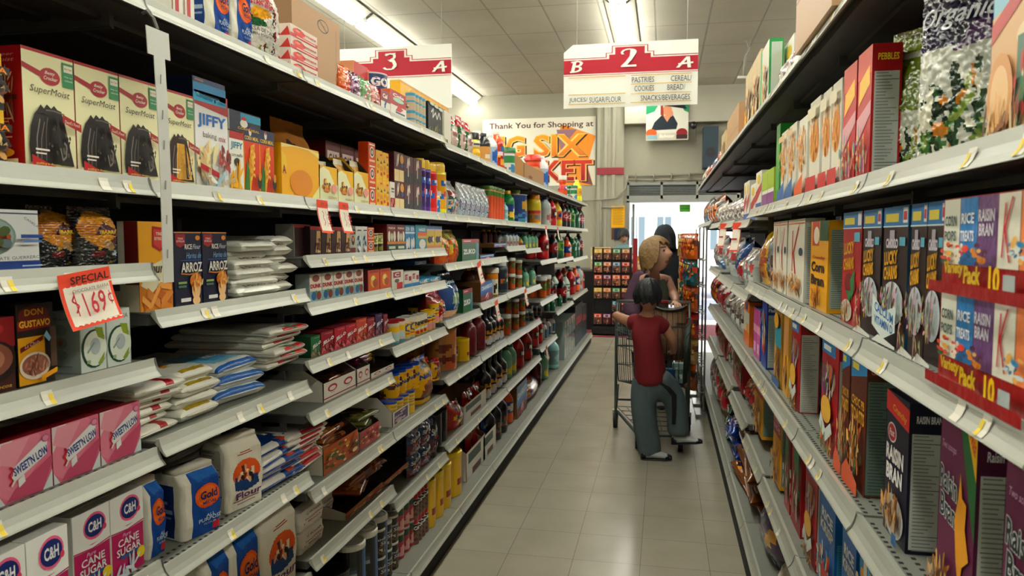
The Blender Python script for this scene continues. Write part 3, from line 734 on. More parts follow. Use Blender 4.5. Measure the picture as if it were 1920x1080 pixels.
design('harina', 'box', 'baking_mix_box', 'yellow-topped box with a food photo at the shelf edge', 'e0b41c', [('R', 0, 0, 1, .62, '2a3336'), ('F', .5, .35, .5, .28, ['c8a268', '7a4a2a', 'd8c090', '3a2a20'], 60, .16), ('R', 0, .6, 1, .74, '2b2418'), ('T', 'HARINA', .5, .67, .9, .1, 'e58a1c', 0, .02)], 'box', top='b4262c')
design('jiffy', 'box', 'baking_mix_box', 'white and blue baking mix box with red top band', 'd8dcd6', [('R', 0, .88, 1, 1, 'a8202c'), ('T', 'Compare & Save!', .5, .935, .9, .06, 'e8e0d4', .2, .01, -.04), ('P', [(0, .86), (1, .8), (1, .88), (0, .88)], 'a8202c'),
    ('T', 'JIFFY', .5, .70, .86, .15, '1f6fae', 0, .03), ('T', 'baking', .42, .555, .4, .075, '6a625a'), ('T', 'mix', .8, .55, .2, .06, 'a33a3a'), ('F', .3, .3, .3, .14, ['e0cfa8', 'cdb58a', 'efe6cf'], 26, .35), ('F', .75, .32, .2, .12, ['a84a4a', '7a3a30', 'e8e0d0'], 22, .3), ('P', [(.0, .2), (.55, .12), (.55, .18), (0, .26)], 'b0243a'), ('F', .55, .1, .45, .08, ['9ab8c4', 'd8d8cc', 'b8a888'], 26, .25)], 'box', side='c5c9c4')
design('jiffycorn', 'box', 'muffin_mix_box', 'small white corn muffin mix box with blue lettering', 'd9d9cf', [('R', 0, .88, 1, 1, 'a8202c'), ('T', 'JIFFY', .5, .76, .85, .14, '1f7f96', 0, .03), ('T', 'corn muffin', .5, .62, .8, .06, '5a564c'), ('E', .5, .5, .22, .07, '3a3a36'), ('F', .5, .2, .45, .17, ['dba92a', 'e6bf48', 'c9942a'], 14, .45)], 'box')
design('bluebox', 'box', 'baking_mix_box', 'blue baking mix box lying on top of the others', '123f6a', [('R', 0, .0, 1, .78, '1a86b0'), ('P', [(0, 0), (1, 0), (1, .2), (0, .35)], '1c9fc0'), ('T', 'baking mix', .5, .3, .6, .14, '1f5f8a'), ('R', .05, .84, .3, .93, '8a6a5a')], 'box', top='0f3050', side='0c2440')
design('cornmeal', 'box', 'corn_meal_box', 'orange corn meal box with navy top', 'c64a1c', [('R', 0, .78, 1, 1, '1c2f5c'), ('T', 'CORN MEAL', .5, .83, .9, .06, 'd9b83a', 0, .02), ('E', .4, .92, .09, .06, 'd8d4cc'), ('E', .4, .96, .05, .03, 'b43a2c'), ('P', [(.12, .06), (.4, .72), (.66, .76), (.6, .4), (.35, .03)], 'd9a42a'), ('P', [(.0, .1), (.16, .5), (.3, .35), (.3, .02), (.1, .02)], '3f7a3a'), ('F', .42, .45, .14, .26, ['e6bd4a', 'c88f22', 'f0cf6a'], 34, .16), ('E', .78, .2, .14, .12, '3a2a20'), ('E', .8, .27, .1, .07, 'c8892a')], 'box', side='d8a42a')
design('cornflour', 'box', 'corn_starch_box', 'small navy corn meal box with white figure, stacked high', '16264c', [('R', .35, .55, 1, .95, '2a9ab8'), ('E', .45, .42, .12, .2, 'd8d4cc'), ('E', .45, .68, .09, .1, 'b8402c'), ('T', 'CORN MEAL', .6, .16, .7, .13, 'c9b040', 0, .02)], 'box', side='b8bcb8')
design('maizcarton', 'box', 'display_carton', 'large plain yellow shelf carton with a pale swoosh', 'd9a814', [('P', [(0, .92), (.3, .98), (.7, .97), (1, .85), (1, .95), (.7, 1), (0, 1)], 'dcc88a'), ('P', [(.0, .4), (.0, .86), (.1, .78), (.14, .6)], 'ddb83a'), ('P', [(.75, 0), (1, .3), (1, 0)], 'e4d39a'), ('T', 'A', .06, .52, .09, .16, '8a3a1c', 0, .03), ('E', .5, .3, .3, .26, 'c98a16')], 'carton', side='c69a12', dp=.2)
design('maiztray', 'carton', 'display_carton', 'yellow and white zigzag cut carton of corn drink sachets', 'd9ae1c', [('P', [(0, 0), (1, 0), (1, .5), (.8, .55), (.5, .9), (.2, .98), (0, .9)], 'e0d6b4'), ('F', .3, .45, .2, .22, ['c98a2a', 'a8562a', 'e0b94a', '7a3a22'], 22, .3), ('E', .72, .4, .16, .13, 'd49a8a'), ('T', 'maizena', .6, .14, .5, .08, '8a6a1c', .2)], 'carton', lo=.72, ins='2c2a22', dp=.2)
design('sachet', 'pouch', 'drink_sachet', 'pale drink sachet standing in a yellow carton', 'd8d0b8', [('F', .5, .5, .4, .3, ['c98a2a', 'b8b0a0', 'e0c890'], 26, .25), ('R', 0, .8, 1, .9, 'c99a1c')], 'sachet', g=(6, 8))
design('kraft', 'pouch', 'starch_bag', 'brown kraft bag of corn starch standing at the back', '9a6a22', [('T', 'MAIZENA', .55, .5, .8, .17, '5a2a1c', 0, .03), ('E', .2, .6, .1, .14, '3a2a20'), ('R', .1, .3, .9, .34, '7a4a1c')], 'bag', m='paper', seal=.1)
design('darkred', 'box', 'gelatin_box', 'dark red box in a high stack at the back', '6a141c', [('R', .1, .62, .9, .86, 'c8b8b0'), ('T', 'GAR', .5, .74, .6, .16, '7a1c22', 0, .03), ('R', 0, 0, 1, .3, '8a2c1c')], 'box')
design('soda_orange', 'box', 'baking_soda_box', 'orange baking soda box with white round badge', 'c8501e', [('E', .5, .55, .32, .26, 'd8cfc0'), ('E', .5, .55, .24, .19, '3a4a6a'), ('E', .5, .55, .12, .1, 'd8b890'), ('R', .1, .1, .9, .2, 'e8b890'), ('R', .1, .86, .9, .92, 'e8d8c0')], 'box')
design('yellowpack', 'box', 'sponge_finger_pack', 'yellow packet with small blue and red figures', 'e0b010', [('E', .25, .78, .14, .07, 'd8a060'), ('P', [(.1, .62), (.4, .62), (.25, .74)], '3a5a6a'), ('P', [(.6, .55), (.95, .55), (.78, .66)], '3a5a6a'), ('E', .3, .45, .2, .09, 'c8922a'), ('E', .75, .38, .2, .09, 'c8922a'), ('E', .2, .25, .12, .06, 'c02a2a'), ('E', .75, .18, .14, .07, 'c02a2a'), ('R', .55, .82, .85, .88, 'c02a2a')], 'packet')
design('redwhite', 'box', 'icing_box', 'narrow white box with red lower half', 'd0ccc0', [('R', 0, 0, 1, .42, 'a81c2c'), ('R', .2, .62, .8, .66, '5a5a58'), ('R', .2, .72, .8, .78, '5a5a58'), ('F', .5, .2, .4, .14, ['d8b0a8', '8a1c24'], 14, .3)], 'box')
design('pirulin', 'box', 'wafer_stick_pack', 'maroon pack of wafer sticks with pale lower bars', '5e2430', [('R', 0, 0, 1, .4, 'd0bf94'), ('R', .48, 0, .52, .4, 'a89468'), ('S', [(.25, .5), (.32, .92), (.38, .55), (.46, .95)], .07, 'd8cfc4'), ('E', .78, .78, .2, .16, 'c8974a'), ('E', .82, .56, .16, .08, '1f5a8a')], 'packet')
design('pirulin2', 'box', 'wafer_stick_pack', 'maroon pack of wafer sticks with black lower bars', '5e2430', [('R', 0, 0, 1, .42, '1e2226'), ('R', .33, 0, .36, .42, '5a5e60'), ('R', .66, 0, .69, .42, '5a5e60'), ('R', .4, .25, .48, .6, 'c8c4bc'), ('S', [(.3, .55), (.4, .92), (.45, .6), (.55, .95), (.6, .66)], .07, 'd8cfc4')], 'packet')
for nm, cc, dd in (('sprp', '4a2a78', 'purple'), ('sprr', 'c8282c', 'red'), ('spry', 'd9a512', 'yellow'), ('sprb', '1f86b8', 'blue')):
    design(nm, 'bottle', 'sprinkle_jar', '%s sprinkle bottle with yellow cap' % dd, cc, [('F', .5, .5, .4, .4, ['d0d0d8', '3a6ab0', 'c84a5a', 'd8c83a'], 18, .3)], 'bottle', p='canister', lab=(.1, .75), cap='d8b83a', capr=.9)
design('clearbag', 'pouch', 'sweets_bag', 'shiny clear bag of small coloured sweets', 'b0b2b4', [('F', .5, .3, .45, .3, ['b8442c', '3a6a9a', '3a8a6a', 'd8d0c8', '6a5a8a', 'c8b83a'], 60, .12), ('R', .1, .55, .9, .68, '8a2a30'), ('R', .1, .45, .9, .55, '1f4a3a')], 'bag', m='foil')
design('clearbag2', 'pouch', 'sweets_bag', 'shiny clear bag of teal and violet sweets', 'a8adb2', [('F', .5, .35, .45, .35, ['4a8a9a', '6a6aa0', 'd0d4d8', '9ab0b8', '8a7a9a'], 60, .12)], 'bag', m='foil')
design('tubes', 'bottle', 'ice_pop_tube', 'slim orange and pink striped juice tube', 'd88a5a', [('R', 0, 0, .5, 1, 'c8603a'), ('R', .5, 0, 1, 1, 'd8a08a'), ('R', 0, .85, 1, 1, '5a8a3a')], 'tube', p='tube', lab=(.05, .85), cap='6a8a4a', seg=8)
design('greenbottle', 'bottle', 'drink_bottle', 'green juice bottle with yellow cap and fruit label', '1c6a3a', [('R', 0, .5, 1, 1, '1f4a8a'), ('E', .5, .3, .4, .25, 'd8b83a'), ('E', .6, .6, .2, .2, 'd0d8d0')], 'bottle', p='juice', lab=(.1, .55), liq='14703a', cap='d8b41c')
design('bluecan', 'can', 'drink_can', 'tall blue drink can with yellow mark', '1c4f8a', [('E', .5, .65, .28, .2, 'c9a83a'), ('F', .5, .25, .4, .2, ['5a9ac8', 'd8d0c0', '3a8a5a'], 14, .3)], 'can', lid='b8bcc0', lidh=.03, seg=16)
design('orangejar', 'bottle', 'drink_mix_jar', 'big orange drink powder jar with stepped neck', 'd08a1e', [('R', 0, .75, 1, 1, 'b84a4a'), ('E', .3, .42, .22, .24, '8a8a80'), ('E', .75, .42, .22, .24, '8a8a80'), ('R', .45, .1, .55, .7, 'b8501e')], 'jar', p='jar', lab=(.08, .5), liq='d89a28', cap='c8861c', capr=1.0)
# chocolate, rice flour, churros
design('canela', 'box', 'chocolate_box', 'white and blue cinnamon chocolate box with oval picture', 'd5dad8', [('R', 0, 0, 1, .17, '1f4f94'), ('R', 0, .93, 1, .95, '2a3f6a'), ('R', 0, 0, 1, .02, 'c8ccc8'), ('E', .38, .57, .3, .3, '8a9a94'), ('E', .38, .57, .27, .27, '9ab0ae'), ('F', .36, .55, .2, .2, ['a8623a', '5a6a3a', 'b88a5a', '6a7a80', '8a4a3a'], 40, .3), ('T', 'CANELA', .83, .8, .24, .035, '3a4a6a', 0, 0, -.7), ('T', 'CHOCOLATE GUERRERO', .5, .22, .86, .05, '3a4a5a', 0, 0, .03), ('R', .68, .54, .98, .6, '2a5a9a'), ('R', .7, .47, .96, .51, '6a8ab8'), ('R', .68, .08, .95, .1, 'a8bcd8')], 'box', side='b8bcc0', top='cfd3cf')
design('ibarra', 'pouch', 'chocolate_bag', 'glossy yellow and black chocolate drink bag', '16181c', [('E', .5, .62, .47, .30, 'd89f12'), ('R', .06, .7, .6, .715, 'a8501c'), ('R', .04, .66, .5, .675, 'a8501c'), ('R', .04, .62, .42, .635, 'a8501c'), ('R', .05, .58, .36, .595, 'a8501c'), ('R', .06, .54, .34, .555, 'a8501c'), ('P', [(.28, .52), (.34, .63), (.5, .7), (.55, .77), (.6, .7), (.8, .63), (.86, .55), (.8, .51), (.57, .55)], '5a1f1c'), ('P', [(.34, .54), (.5, .57), (.78, .53), (.78, .6), (.5, .62), (.36, .6)], 'a8321c'), ('T', 'IBARRA', .57, .575, .46, .06, 'e8c23a', 0, .03), ('P', [(.72, .48), (.9, .5), (.78, .34), (.62, .36)], '7a4a34'), ('E', .6, .35, .16, .07, 'b89a6a', -.4), ('E', .38, .22, .22, .1, '2a1e1c'), ('E', .36, .22, .15, .05, '8a1c24'), ('E', .36, .3, .05, .03, 'c8a83a'), ('P', [(.7, .2), (.88, .17), (.9, .22), (.74, .27)], 'c8d4dc'), ('T', 'chocolate', .78, .1, .4, .05, 'b89a3a', .25, 0, .15)], 'bag', m='foil', full=.55, g=(54, 76), seal=.1)
design('churro', 'box', 'churro_mix_box', 'yellow churro mix box with red badge and fried churros', 'd9a51c', [('P', [(0, .25), (.3, .5), (1, .62), (1, .0), (0, 0)], 'ddd2b8'), ('P', [(0, .0), (0, .3), (.4, .2), (1, .35), (1, 0)], 'c8882a'), ('P', [(.4, .72), (.42, .95), (.86, .93), (.86, .74), (.64, .66)], 'a8222a'), ('P', [(.44, .75), (.46, .92), (.82, .90), (.82, .76), (.64, .69)], 'c04a44'), ('T', 'TRES', .64, .865, .24, .035, 'e8d0c0', 0, .02), ('T', 'ESTRELLAS', .64, .81, .34, .035, 'e8d0c0', 0, .02), ('T', 'Churros', .62, .48, .9, .12, '3a2420', .15, .01), ('S', [(.1, .05), (.5, .2), (.95, .1)], .1, 'b06a2a'), ('S', [(.2, .22), (.6, .05), (.98, .22)], .1, 'c88a45'), ('S', [(.05, .15), (.3, .05), (.6, .28), (.95, .25)], .07, 'd8a25a')], 'box', side='8a6a2a', sart=[('R', 0, 0, .4, 1, '2a3a7a'), ('R', .4, 0, .6, 1, 'd8d0c0'), ('R', .6, 0, 1, 1, '7a2a24'), ('R', 0, 0, 1, .3, 'c8c0b0')], dp=.08)
design('arroz', 'box', 'rice_flour_box', 'navy rice flour box with red badge and pale vase', '172445', [('R', 0, .985, 1, 1, 'c08a4a'), ('R', 0, 0, .02, 1, '0f1a33'), ('P', [(.06, .83), (.06, .97), (.4, .97), (.4, .83), (.23, .79)], '9a2434'), ('T', 'TRES', .23, .91, .2, .025, 'd8c4c0', 0, .02), ('T', 'ESTRELLAS', .23, .875, .28, .025, 'd8c4c0', 0, .02), ('E', .85, .92, .09, .035, 'c8862a'), ('T', 'RICE', .5, .80, .26, .07, 'd8d4cc', 0, .02), ('T', 'Flour', .8, .80, .3, .065, 'c8ccd4', .35), ('T', 'Harina de', .68, .68, .55, .08, '7fa8cc', .35), ('R', .2, .61, .95, .62, '3a6aa8'), ('T', 'ARROZ', .6, .52, .76, .135, 'd9d6ce', 0, .03), ('P', [(.2, .45), (.5, .43), (.8, .45), (.8, .43), (.5, .41), (.2, .43)], 'b8803a'), ('R', .1, .3, .4, .33, '8aa06a'), ('R', .1, .25, .38, .28, '5a7a6a'), ('E', .72, .33, .22, .1, 'd2964a'), ('E', .72, .22, .16, .15, 'd9b48a'), ('E', .72, .06, .14, .06, 'd9b48a'), ('F', .72, .33, .2, .09, ['c27a34', 'dfa85c', 'e8c890'], 20, .3), ('R', .1, .06, .45, .11, 'c8c8c4')], 'box', sart=[('R', 0, 0, 1, 1, '1a2a4f'), ('N', .1, .05, .9, .95, '8a97a8', '2a3448')], dp=.075)
design('sugarbag', 'flat', 'sugar_bag', 'white plastic sugar bag with dark red end print', 'dad7cf', [('R', .06, .068, .94, .076, '8a2430'), ('R', .1, .2, .9, .3, 'cfc9c0'), ('T', 'EL MEXICANO', .38, .042, .5, .042, '3a1c1e', .1, .03), ('T', 'azucar', .82, .04, .2, .03, '7a3a3a')], 'bag')
design('sugarbag2', 'flat', 'flour_bag', 'plain white flour bag with a red printed strip', 'd9d6cd', [('R', .62, .0, .72, .5, 'a81f2c'), ('R', .05, .5, .95, .55, 'c8c4ba'), ('R', .66, .05, .69, .1, 'd8a0a0')], 'bag')
design('sugarbag3', 'flat', 'flour_bag', 'white flour bag with a small yellow corn print', 'd9d6cc', [('E', .4, .3, .22, .06, 'd0a02a'), ('E', .45, .3, .08, .03, 'b8561c'), ('R', .2, .02, .8, .05, 'a8942a')], 'bag')
design('ricebag', 'flat', 'rice_bag', 'white rice bag with pale blue panel', 'cfd2cf', [('R', .1, .08, .9, .55, '7fb8cf'), ('E', .5, .3, .3, .14, '5a9fc0'), ('T', 'RICE', .5, .3, .4, .1, 'e0e4e0', .2, .02), ('R', 0, 0, 1, .03, '2a6aa8')], 'bag')
design('beanbag', 'flat', 'sugar_bag', 'grey-white sugar bag with red and green end print', 'cdcbc2', [('P', [(.3, .0), (.95, .0), (.95, .05), (.8, .05), (.75, .03), (.4, .035)], 'b8202c'), ('F', .65, .08, .3, .03, ['1f7a4a', 'd8e0d8', '2a8a6a'], 20, .3), ('R', .05, .4, .3, .42, '4a7a5a')], 'bag')
design('bluerice', 'flat', 'rice_bag', 'glossy blue rice bag with white window end', '1d5290', [('E', .3, .03, .3, .07, 'd8d8d0'), ('R', .7, .02, .82, .1, 'c8501c'), ('E', .35, .42, .3, .1, 'b8242c'), ('T', 'RICE', .35, .42, .35, .08, 'e8dcd0', 0, .03), ('E', .6, .6, .25, .06, 'cfcbb8'), ('R', .5, .2, .95, .23, 'c88a9a')], 'bag', both=1, m='foil')
design('redstripe', 'flat', 'bean_bag', 'white bag with red lettering and green edge', 'd4d0c8', [('R', .3, .0, .9, .03, 'b0202c'), ('T', 'AZUCAR', .6, .06, .6, .05, 'b0202c', 0, .03), ('R', .05, .25, .95, .28, '1f7a4a')], 'bag')
# hot chocolate and sweetener
design('cocoa', 'box', 'cocoa_box', 'dark red and brown cocoa box with a round cup', '4a1f1c', [('R', 0, .6, 1, 1, '8a1824'), ('E', .5, .42, .55, .30, '2a1512'), ('E', .5, .45, .45, .24, '8a5a4a'), ('E', .5, .45, .3, .16, 'a87a64'), ('E', .5, .85, .3, .1, 'a8303a'), ('T', 'Hot Cocoa', .6, .08, .6, .05, 'd8a83a', .2)], 'box', side='5a1a1c')
design('gustavo', 'box', 'chocolate_drink_box', 'brown and yellow chocolate drink box with a full cup', '32201c', [('R', 0, .02, .72, .6, 'd0a01c'), ('E', .45, .86, .42, .12, '6a1c1c'), ('T', 'DON', .45, .90, .5, .08, 'b8862a', 0, .02), ('P', [(.0, .68), (.9, .7), (.9, .82), (0, .8)], '8a1a24'), ('T', 'GUSTAVO', .46, .76, .84, .085, 'e0b43a', 0, .03), ('P', [(.05, .42), (.65, .54), (.68, .6), (.05, .48)], '7a1c24'), ('T', 'La Chula', .36, .51, .4, .05, 'e0c0b0', .2, 0, .1), ('E', .42, .24, .42, .17, 'cfc4b4'), ('E', .42, .25, .36, .13, '9a6a58'), ('F', .42, .25, .28, .1, ['b0806a', '8a5a48', 'c09a84'], 24, .2), ('P', [(.5, .05), (.95, .12), (.95, .18), (.5, .11)], 'd8a01c'), ('R', .78, .2, .95, .7, '6a5244'), ('P', [(.6, .6), (.68, .66), (.8, .56), (.74, .52)], '8ab0cc')], 'box', side='241814')
design('puravia', 'box', 'sweetener_box', 'white sweetener box with green leaf and round scoop', 'c3cbc6', [('T', 'PURAVIA', .5, .87, .8, .08, '5a625e'), ('E', .52, .38, .5, .33, '24503a'), ('E', .56, .38, .45, .30, 'cdd3c8'), ('P', [(.55, .74), (.66, .57), (.92, .5), (.85, .72)], '8a9a2c'), ('E', .55, .42, .2, .14, 'aab4b4'), ('P', [(.22, .34), (.5, .5), (.52, .47), (.26, .31)], '8a9694'), ('P', [(.62, .12), (.9, .3), (.86, .16), (.7, .08)], '8a9a3c'), ('R', .2, .14, .34, .2, '9aa88a')], 'box', sart=[('R', 0, 0, 1, 1, 'aab2ae'), ('T', 'PURAVIA', .5, .9, .6, .05, '6a726e'), ('E', .5, .72, .18, .09, '98a09c'), ('E', .5, .5, .18, .09, '9a9a94'), ('E', .5, .5, .06, .05, 'b0785a'), ('E', .5, .3, .18, .09, '98a09c'), ('R', .2, .1, .8, .12, '8a928e')], dp=.085)
SWL = [('R', 0, 0, 1, 1, 'c9798d'), ('P', [(0, .2), (.25, .0), (1, .75), (.75, 1), (0, 1)], 'cf8798'), ('P', [(0, .55), (.3, 1), (.0, 1)], 'd2c3c4'), ('P', [(.1, .98), (.6, .98), (.3, .55), (0, .7)], 'd49aa6'), ('P', [(.8, 0), (1, 0), (1, .3)], 'c8d0d0'), ('P', [(0, .0), (.12, .0), (0, .2)], 'c8d0d0'), ('P', [(.15, .03), (.8, .0), (1, .42), (1, .56), (.3, .2)], 'b85a76'),
    ('P', [(.26, .30), (.9, .60), (.92, .84), (.84, .88), (.28, .55)], 'dcdcdc'), ('T', "SWEET'N LOW", .6, .58, .68, .15, '1c3f8a', .1, .03, .33), ('S', [(.2, .28), (.27, .36), (.2, .44), (.28, .52), (.22, .58)], .035, 'b8283c'), ('S', [(.24, .26), (.3, .34), (.25, .42)], .03, 'dcd4d4'), ('P', [(.36, .2), (.48, .27), (.46, .4), (.35, .33)], 'd8dce0'), ('E', .88, .88, .08, .07, 'b06a8a'), ('E', .88, .88, .06, .05, 'cf93a4')]
design('sweetlow', 'box', 'sweetener_box', 'pink sweetener box with white and blue lettering', 'c9798d', SWL, 'box', side='a01c2c', top='8f1828', tart=[('R', .1, .3, .4, .7, '2a3a4a'), ('T', "SWEET'N LOW", .55, .5, .7, .3, '2a3a6a')], dp=.09)
design('candh', 'box', 'cane_sugar_box', 'white and magenta cane sugar box with blue oval badge', 'b01e68', [('R', 0, .6, 1, 1, 'd6d6d2'), ('P', [(0, .6), (0, .64), (.5, .59), (1, .62), (1, .56), (.5, .54), (0, .56)], 'd6d6d2'), ('P', [(0, .58), (.5, .555), (1, .585), (1, .57), (.5, .54), (0, .565)], 'a83a6a'), ('E', .58, .8, .31, .155, 'cf6a8a'), ('E', .58, .8, .27, .125, '1f3474'), ('T', 'C&H', .58, .8, .36, .12, 'dedcd8', 0, .03), ('E', .84, .74, .06, .035, 'c84a6a'), ('T', 'Pure', .45, .5, .25, .045, 'e0c4d0', .3), ('T', 'CANE', .5, .42, .64, .09, 'e0d8d8', 0, .02), ('T', 'SUGAR', .5, .31, .74, .095, 'e0d8d8', 0, .02), ('R', .25, .22, .85, .26, '2a6a9a'), ('E', .86, .19, .13, .07, 'd8c42a'), ('F', .5, .06, .4, .1, ['c8d0d8', 'dfe3e6', 'aab8c8'], 16, .35)], 'box', side='c9c9c4', top='cfcfca', tart=[('E', .4, .5, .12, .2, '2a3f7a'), ('R', .6, .4, .9, .44, '8a8a8a')], dp=.11)
GM = [('P', [(0, .0), (.25, 0), (.25, .2), (0, .2)], 'c9c5ba'), ('R', .22, .0, 1, 1, '1c5494'), ('P', [(.22, 1), (.4, .86), (1, .9), (1, 1)], '2a6aa8'), ('E', .62, .6, .34, .2, '1a4680'), ('E', .62, .6, .31, .185, 'd06020'), ('E', .62, .6, .26, .15, 'd9772c'), ('T', 'Gold', .62, .63, .42, .13, '22306a', .1, .03), ('T', 'MEDAL', .62, .51, .34, .05, '22306a', 0, .02), ('T', 'ALL', .62, .31, .22, .05, 'c8d4e0'), ('T', 'PURPOSE', .62, .25, .58, .06, 'c8d4e0'), ('T', 'FLOUR', .62, .18, .3, .03, 'a8b8cc'), ('R', .76, .03, .98, .16, 'b83440')]
design('goldmedal', 'sack', 'flour_sack', 'white and blue flour sack with orange round badge', 'd2cfc4', GM, 'sack', top='c6c2b6', sart=[('R', .1, .03, .72, .84, '1f447c'), ('R', .16, .4, .68, .47, '9aa8b8'), ('R', .16, .33, .62, .36, '8a9ab0'), ('R', .25, .55, .55, .6, 'a8a0b0')])
design('flour', 'sack', 'flour_sack', 'white paper flour sack with orange and blue oval picture', 'd0ccbf', [('R', .3, .8, .7, .815, 'a85a50'), ('R', .36, .83, .64, .84, 'a85a50'), ('E', .52, .52, .36, .2, 'd0662a'), ('P', [(.2, .3), (.22, .5), (.4, .42), (.8, .46), (.86, .3), (.5, .25)], '2a4f7c'), ('F', .5, .5, .2, .12, ['c8a080', '2a2a30', '6a3a2a', 'd8c8b0'], 20, .35), ('T', 'Flour', .52, .22, .7, .1, '6a3f6a', 0, .03), ('R', .15, .13, .85, .145, '9a5a5a'), ('R', .25, .08, .75, .09, '9a8a8a')], 'sack', sart=[('N', .1, .05, .8, .9, 'aaa99c', '55564f')])
design('brick', 'sack', 'powdered_sugar_bag', 'white powdered sugar brick with red print', 'd2cfc7', [('T', 'C SUGAR', .5, .7, .6, .07, '3a3a3e', 0, .02), ('T', 'POWDERED', .5, .5, .7, .07, 'a83a40', 0, .02), ('T', 'MENTA', .5, .36, .5, .06, 'a83a40', 0, .02), ('E', .15, .3, .015, .03, '2a2a2a')], 'bag', top='2a2b30')
design('saucebag', 'flat', 'rice_bag', 'clear bag of white rice lying behind the flour sack', 'bdbdb2', [('R', .1, .3, .5, .34, 'b08a8a')], 'bag', both=1, m='foil')
# spices, coconut, gelatin
design('maroon', 'box', 'spice_box', 'maroon spice tin with red lid and tan label', '451722', [('R', 0, .88, 1, 1, 'a01a24'), ('P', [(.45, .1), (.95, .1), (.95, .85), (.6, .85), (.55, .5)], 'c8a878'), ('F', .75, .35, .18, .2, ['7a4a2a', '3a2a5a', 'd8c8b0'], 16, .4), ('F', .5, .05, .4, .05, ['7a6a8a', '4a3a4a'], 10, .3)], 'tin', side='2a1216')
design('maroonside', 'box', 'spice_box', 'dark maroon box with red lid and white stripe', '3f1620', [('R', 0, .9, 1, 1, 'a01a24'), ('R', .75, .0, .95, .86, 'b8c8d0'), ('R', .8, .3, .95, .45, '3a8ac0')], 'box', side='8a8a86')
design('milkbox', 'box', 'milk_powder_box', 'white milk powder box with teal art', 'c8ccc8', [('R', 0, .8, 1, 1, 'd8d8d4'), ('E', .5, .35, .35, .3, '4a8a94'), ('F', .5, .35, .35, .25, ['d8e0e0', '2a5a7a', '5a3a5a'], 14, .4), ('R', .2, .84, .8, .88, '5a5a5a')], 'box')
design('twotone', 'box', 'cocoa_powder_box', 'brown and white cocoa powder box with face of dots', 'b8b0a4', [('R', 0, 0, 1, .25, '7a2430'), ('R', 0, .8, 1, 1, '5a2a24'), ('E', .5, .55, .3, .2, '3a2420'), ('E', .5, .6, .15, .1, 'c8a060')], 'box')
design('jarcan', 'can', 'food_can', 'dark can with pale gold label', '1c2834', [('R', 0, .45, 1, .95, 'c8bf8a'), ('F', .5, .7, .3, .2, ['8a9a5a', 'e0d8b0'], 10, .4), ('E', .5, .2, .3, .14, '8a8a3a')], 'can', lid='c8c4a0', lidh=.05, seg=16)
design('coconut', 'box', 'coconut_milk_box', 'red-brown coconut box with white coconut halves', '7c2a2c', [('T', 'PREMIUM', .5, .86, .7, .08, 'd8c8c0', 0, .02), ('E', .22, .55, .14, .2, 'd9d4c4'), ('E', .5, .52, .1, .17, 'd9d4c4'), ('E', .78, .55, .14, .2, 'd9d4c4'), ('R', 0, .26, 1, .36, 'c88a3a'), ('R', 0, .0, 1, .26, '1f4a3c'), ('R', .15, .08, .85, .18, 'c8d0c4')], 'box')
design('goya', 'box', 'coconut_powder_box', 'blue coconut powder box with white coconut', '2a8ab8', [('T', 'GOYA', .5, .85, .8, .15, 'e0e4e4', 0, .04), ('R', 0, .66, 1, .74, 'c9d8dc'), ('E', .35, .25, .22, .22, 'dcdcd4'), ('E', .75, .3, .2, .22, 'd4d4cc'), ('P', [(.2, .0), (.8, 0), (.6, .12)], '5a3a2a')], 'box', side='1a8aa0')
design('goyateal', 'box', 'coconut_powder_box', 'teal box with orange band and white coconut', '1f93a8', [('T', 'NGO', .6, .8, .6, .12, 'e0e4e4', 0, .04), ('R', .2, .56, 1, .7, 'd86a2a'), ('R', .2, .46, 1, .56, 'c8b04a'), ('E', .6, .22, .3, .2, 'd8d8d0')], 'box', side='14808f')
design('candybar', 'box', 'coconut_candy_box', 'yellow box with brown coconut bars', 'c8b040', [('R', 0, .85, 1, 1, '3a7aa8'), ('R', 0, .78, 1, .86, 'c8b0b0'), ('E', .35, .4, .25, .15, '4a2a1c'), ('E', .7, .42, .22, .14, '4a2a1c'), ('E', .8, .42, .1, .12, 'd8d4c8'), ('R', 0, 0, 1, .15, 'c88a5a')], 'box')
design('dinobox', 'box', 'cookie_box', 'white cookie box with red letters and animal print', 'd0cabd', [('R', 0, 0, 1, .38, '8fb0b0'), ('E', .5, .84, .3, .13, '8a4a3a'), ('T', 'DUNK', .5, .56, .9, .16, 'a82a34', 0, .05), ('E', .3, .2, .2, .16, '2a6a9a'), ('E', .72, .2, .2, .16, '8a3a3a'), ('E', .5, .32, .1, .08, '5a8a4a')], 'box', side='9aa8a8')
design('jackbox', 'box', 'cookie_box', 'orange snack box with yellow cob picture', 'c8642a', [('R', .1, .85, .9, .95, 'a8343a'), ('E', .45, .45, .25, .3, 'd8a83a'), ('E', .6, .35, .2, .2, 'a85a2a'), ('E', .4, .6, .15, .12, 'e8d08a')], 'box', side='7a2a34')
design('cbox', 'box', 'sugar_cube_box', 'white box with red square letter badge', 'd0cdc4', [('R', .1, .62, .75, .92, 'a81f2c'), ('T', 'C', .42, .77, .4, .2, 'e0d8d4', 0, .04), ('R', .4, .0, .9, .35, 'b8243a'), ('E', .4, .45, .2, .1, '7a6a5a')], 'box')
design('cbox2', 'box', 'sugar_cube_box', 'white box with red badges and blue base', 'd0cec6', [('R', .1, .5, .45, .85, 'a81f2c'), ('R', .6, .4, .92, .7, 'a81f2c'), ('R', 0, 0, 1, .22, '3a8ab8'), ('T', 'CR', .35, .66, .4, .2, 'e0d8d4', 0, .03)], 'box')
design('bluewhite', 'box', 'milk_box', 'blue and white carton with red base print', '2f8fb0', [('F', .5, .5, .5, .35, ['d8e0e0', 'c8d8dc', '5ab0c8'], 22, .25), ('F', .5, .12, .45, .1, ['b8242c', 'd8d4cc', 'c88a2a'], 14, .3)], 'box')
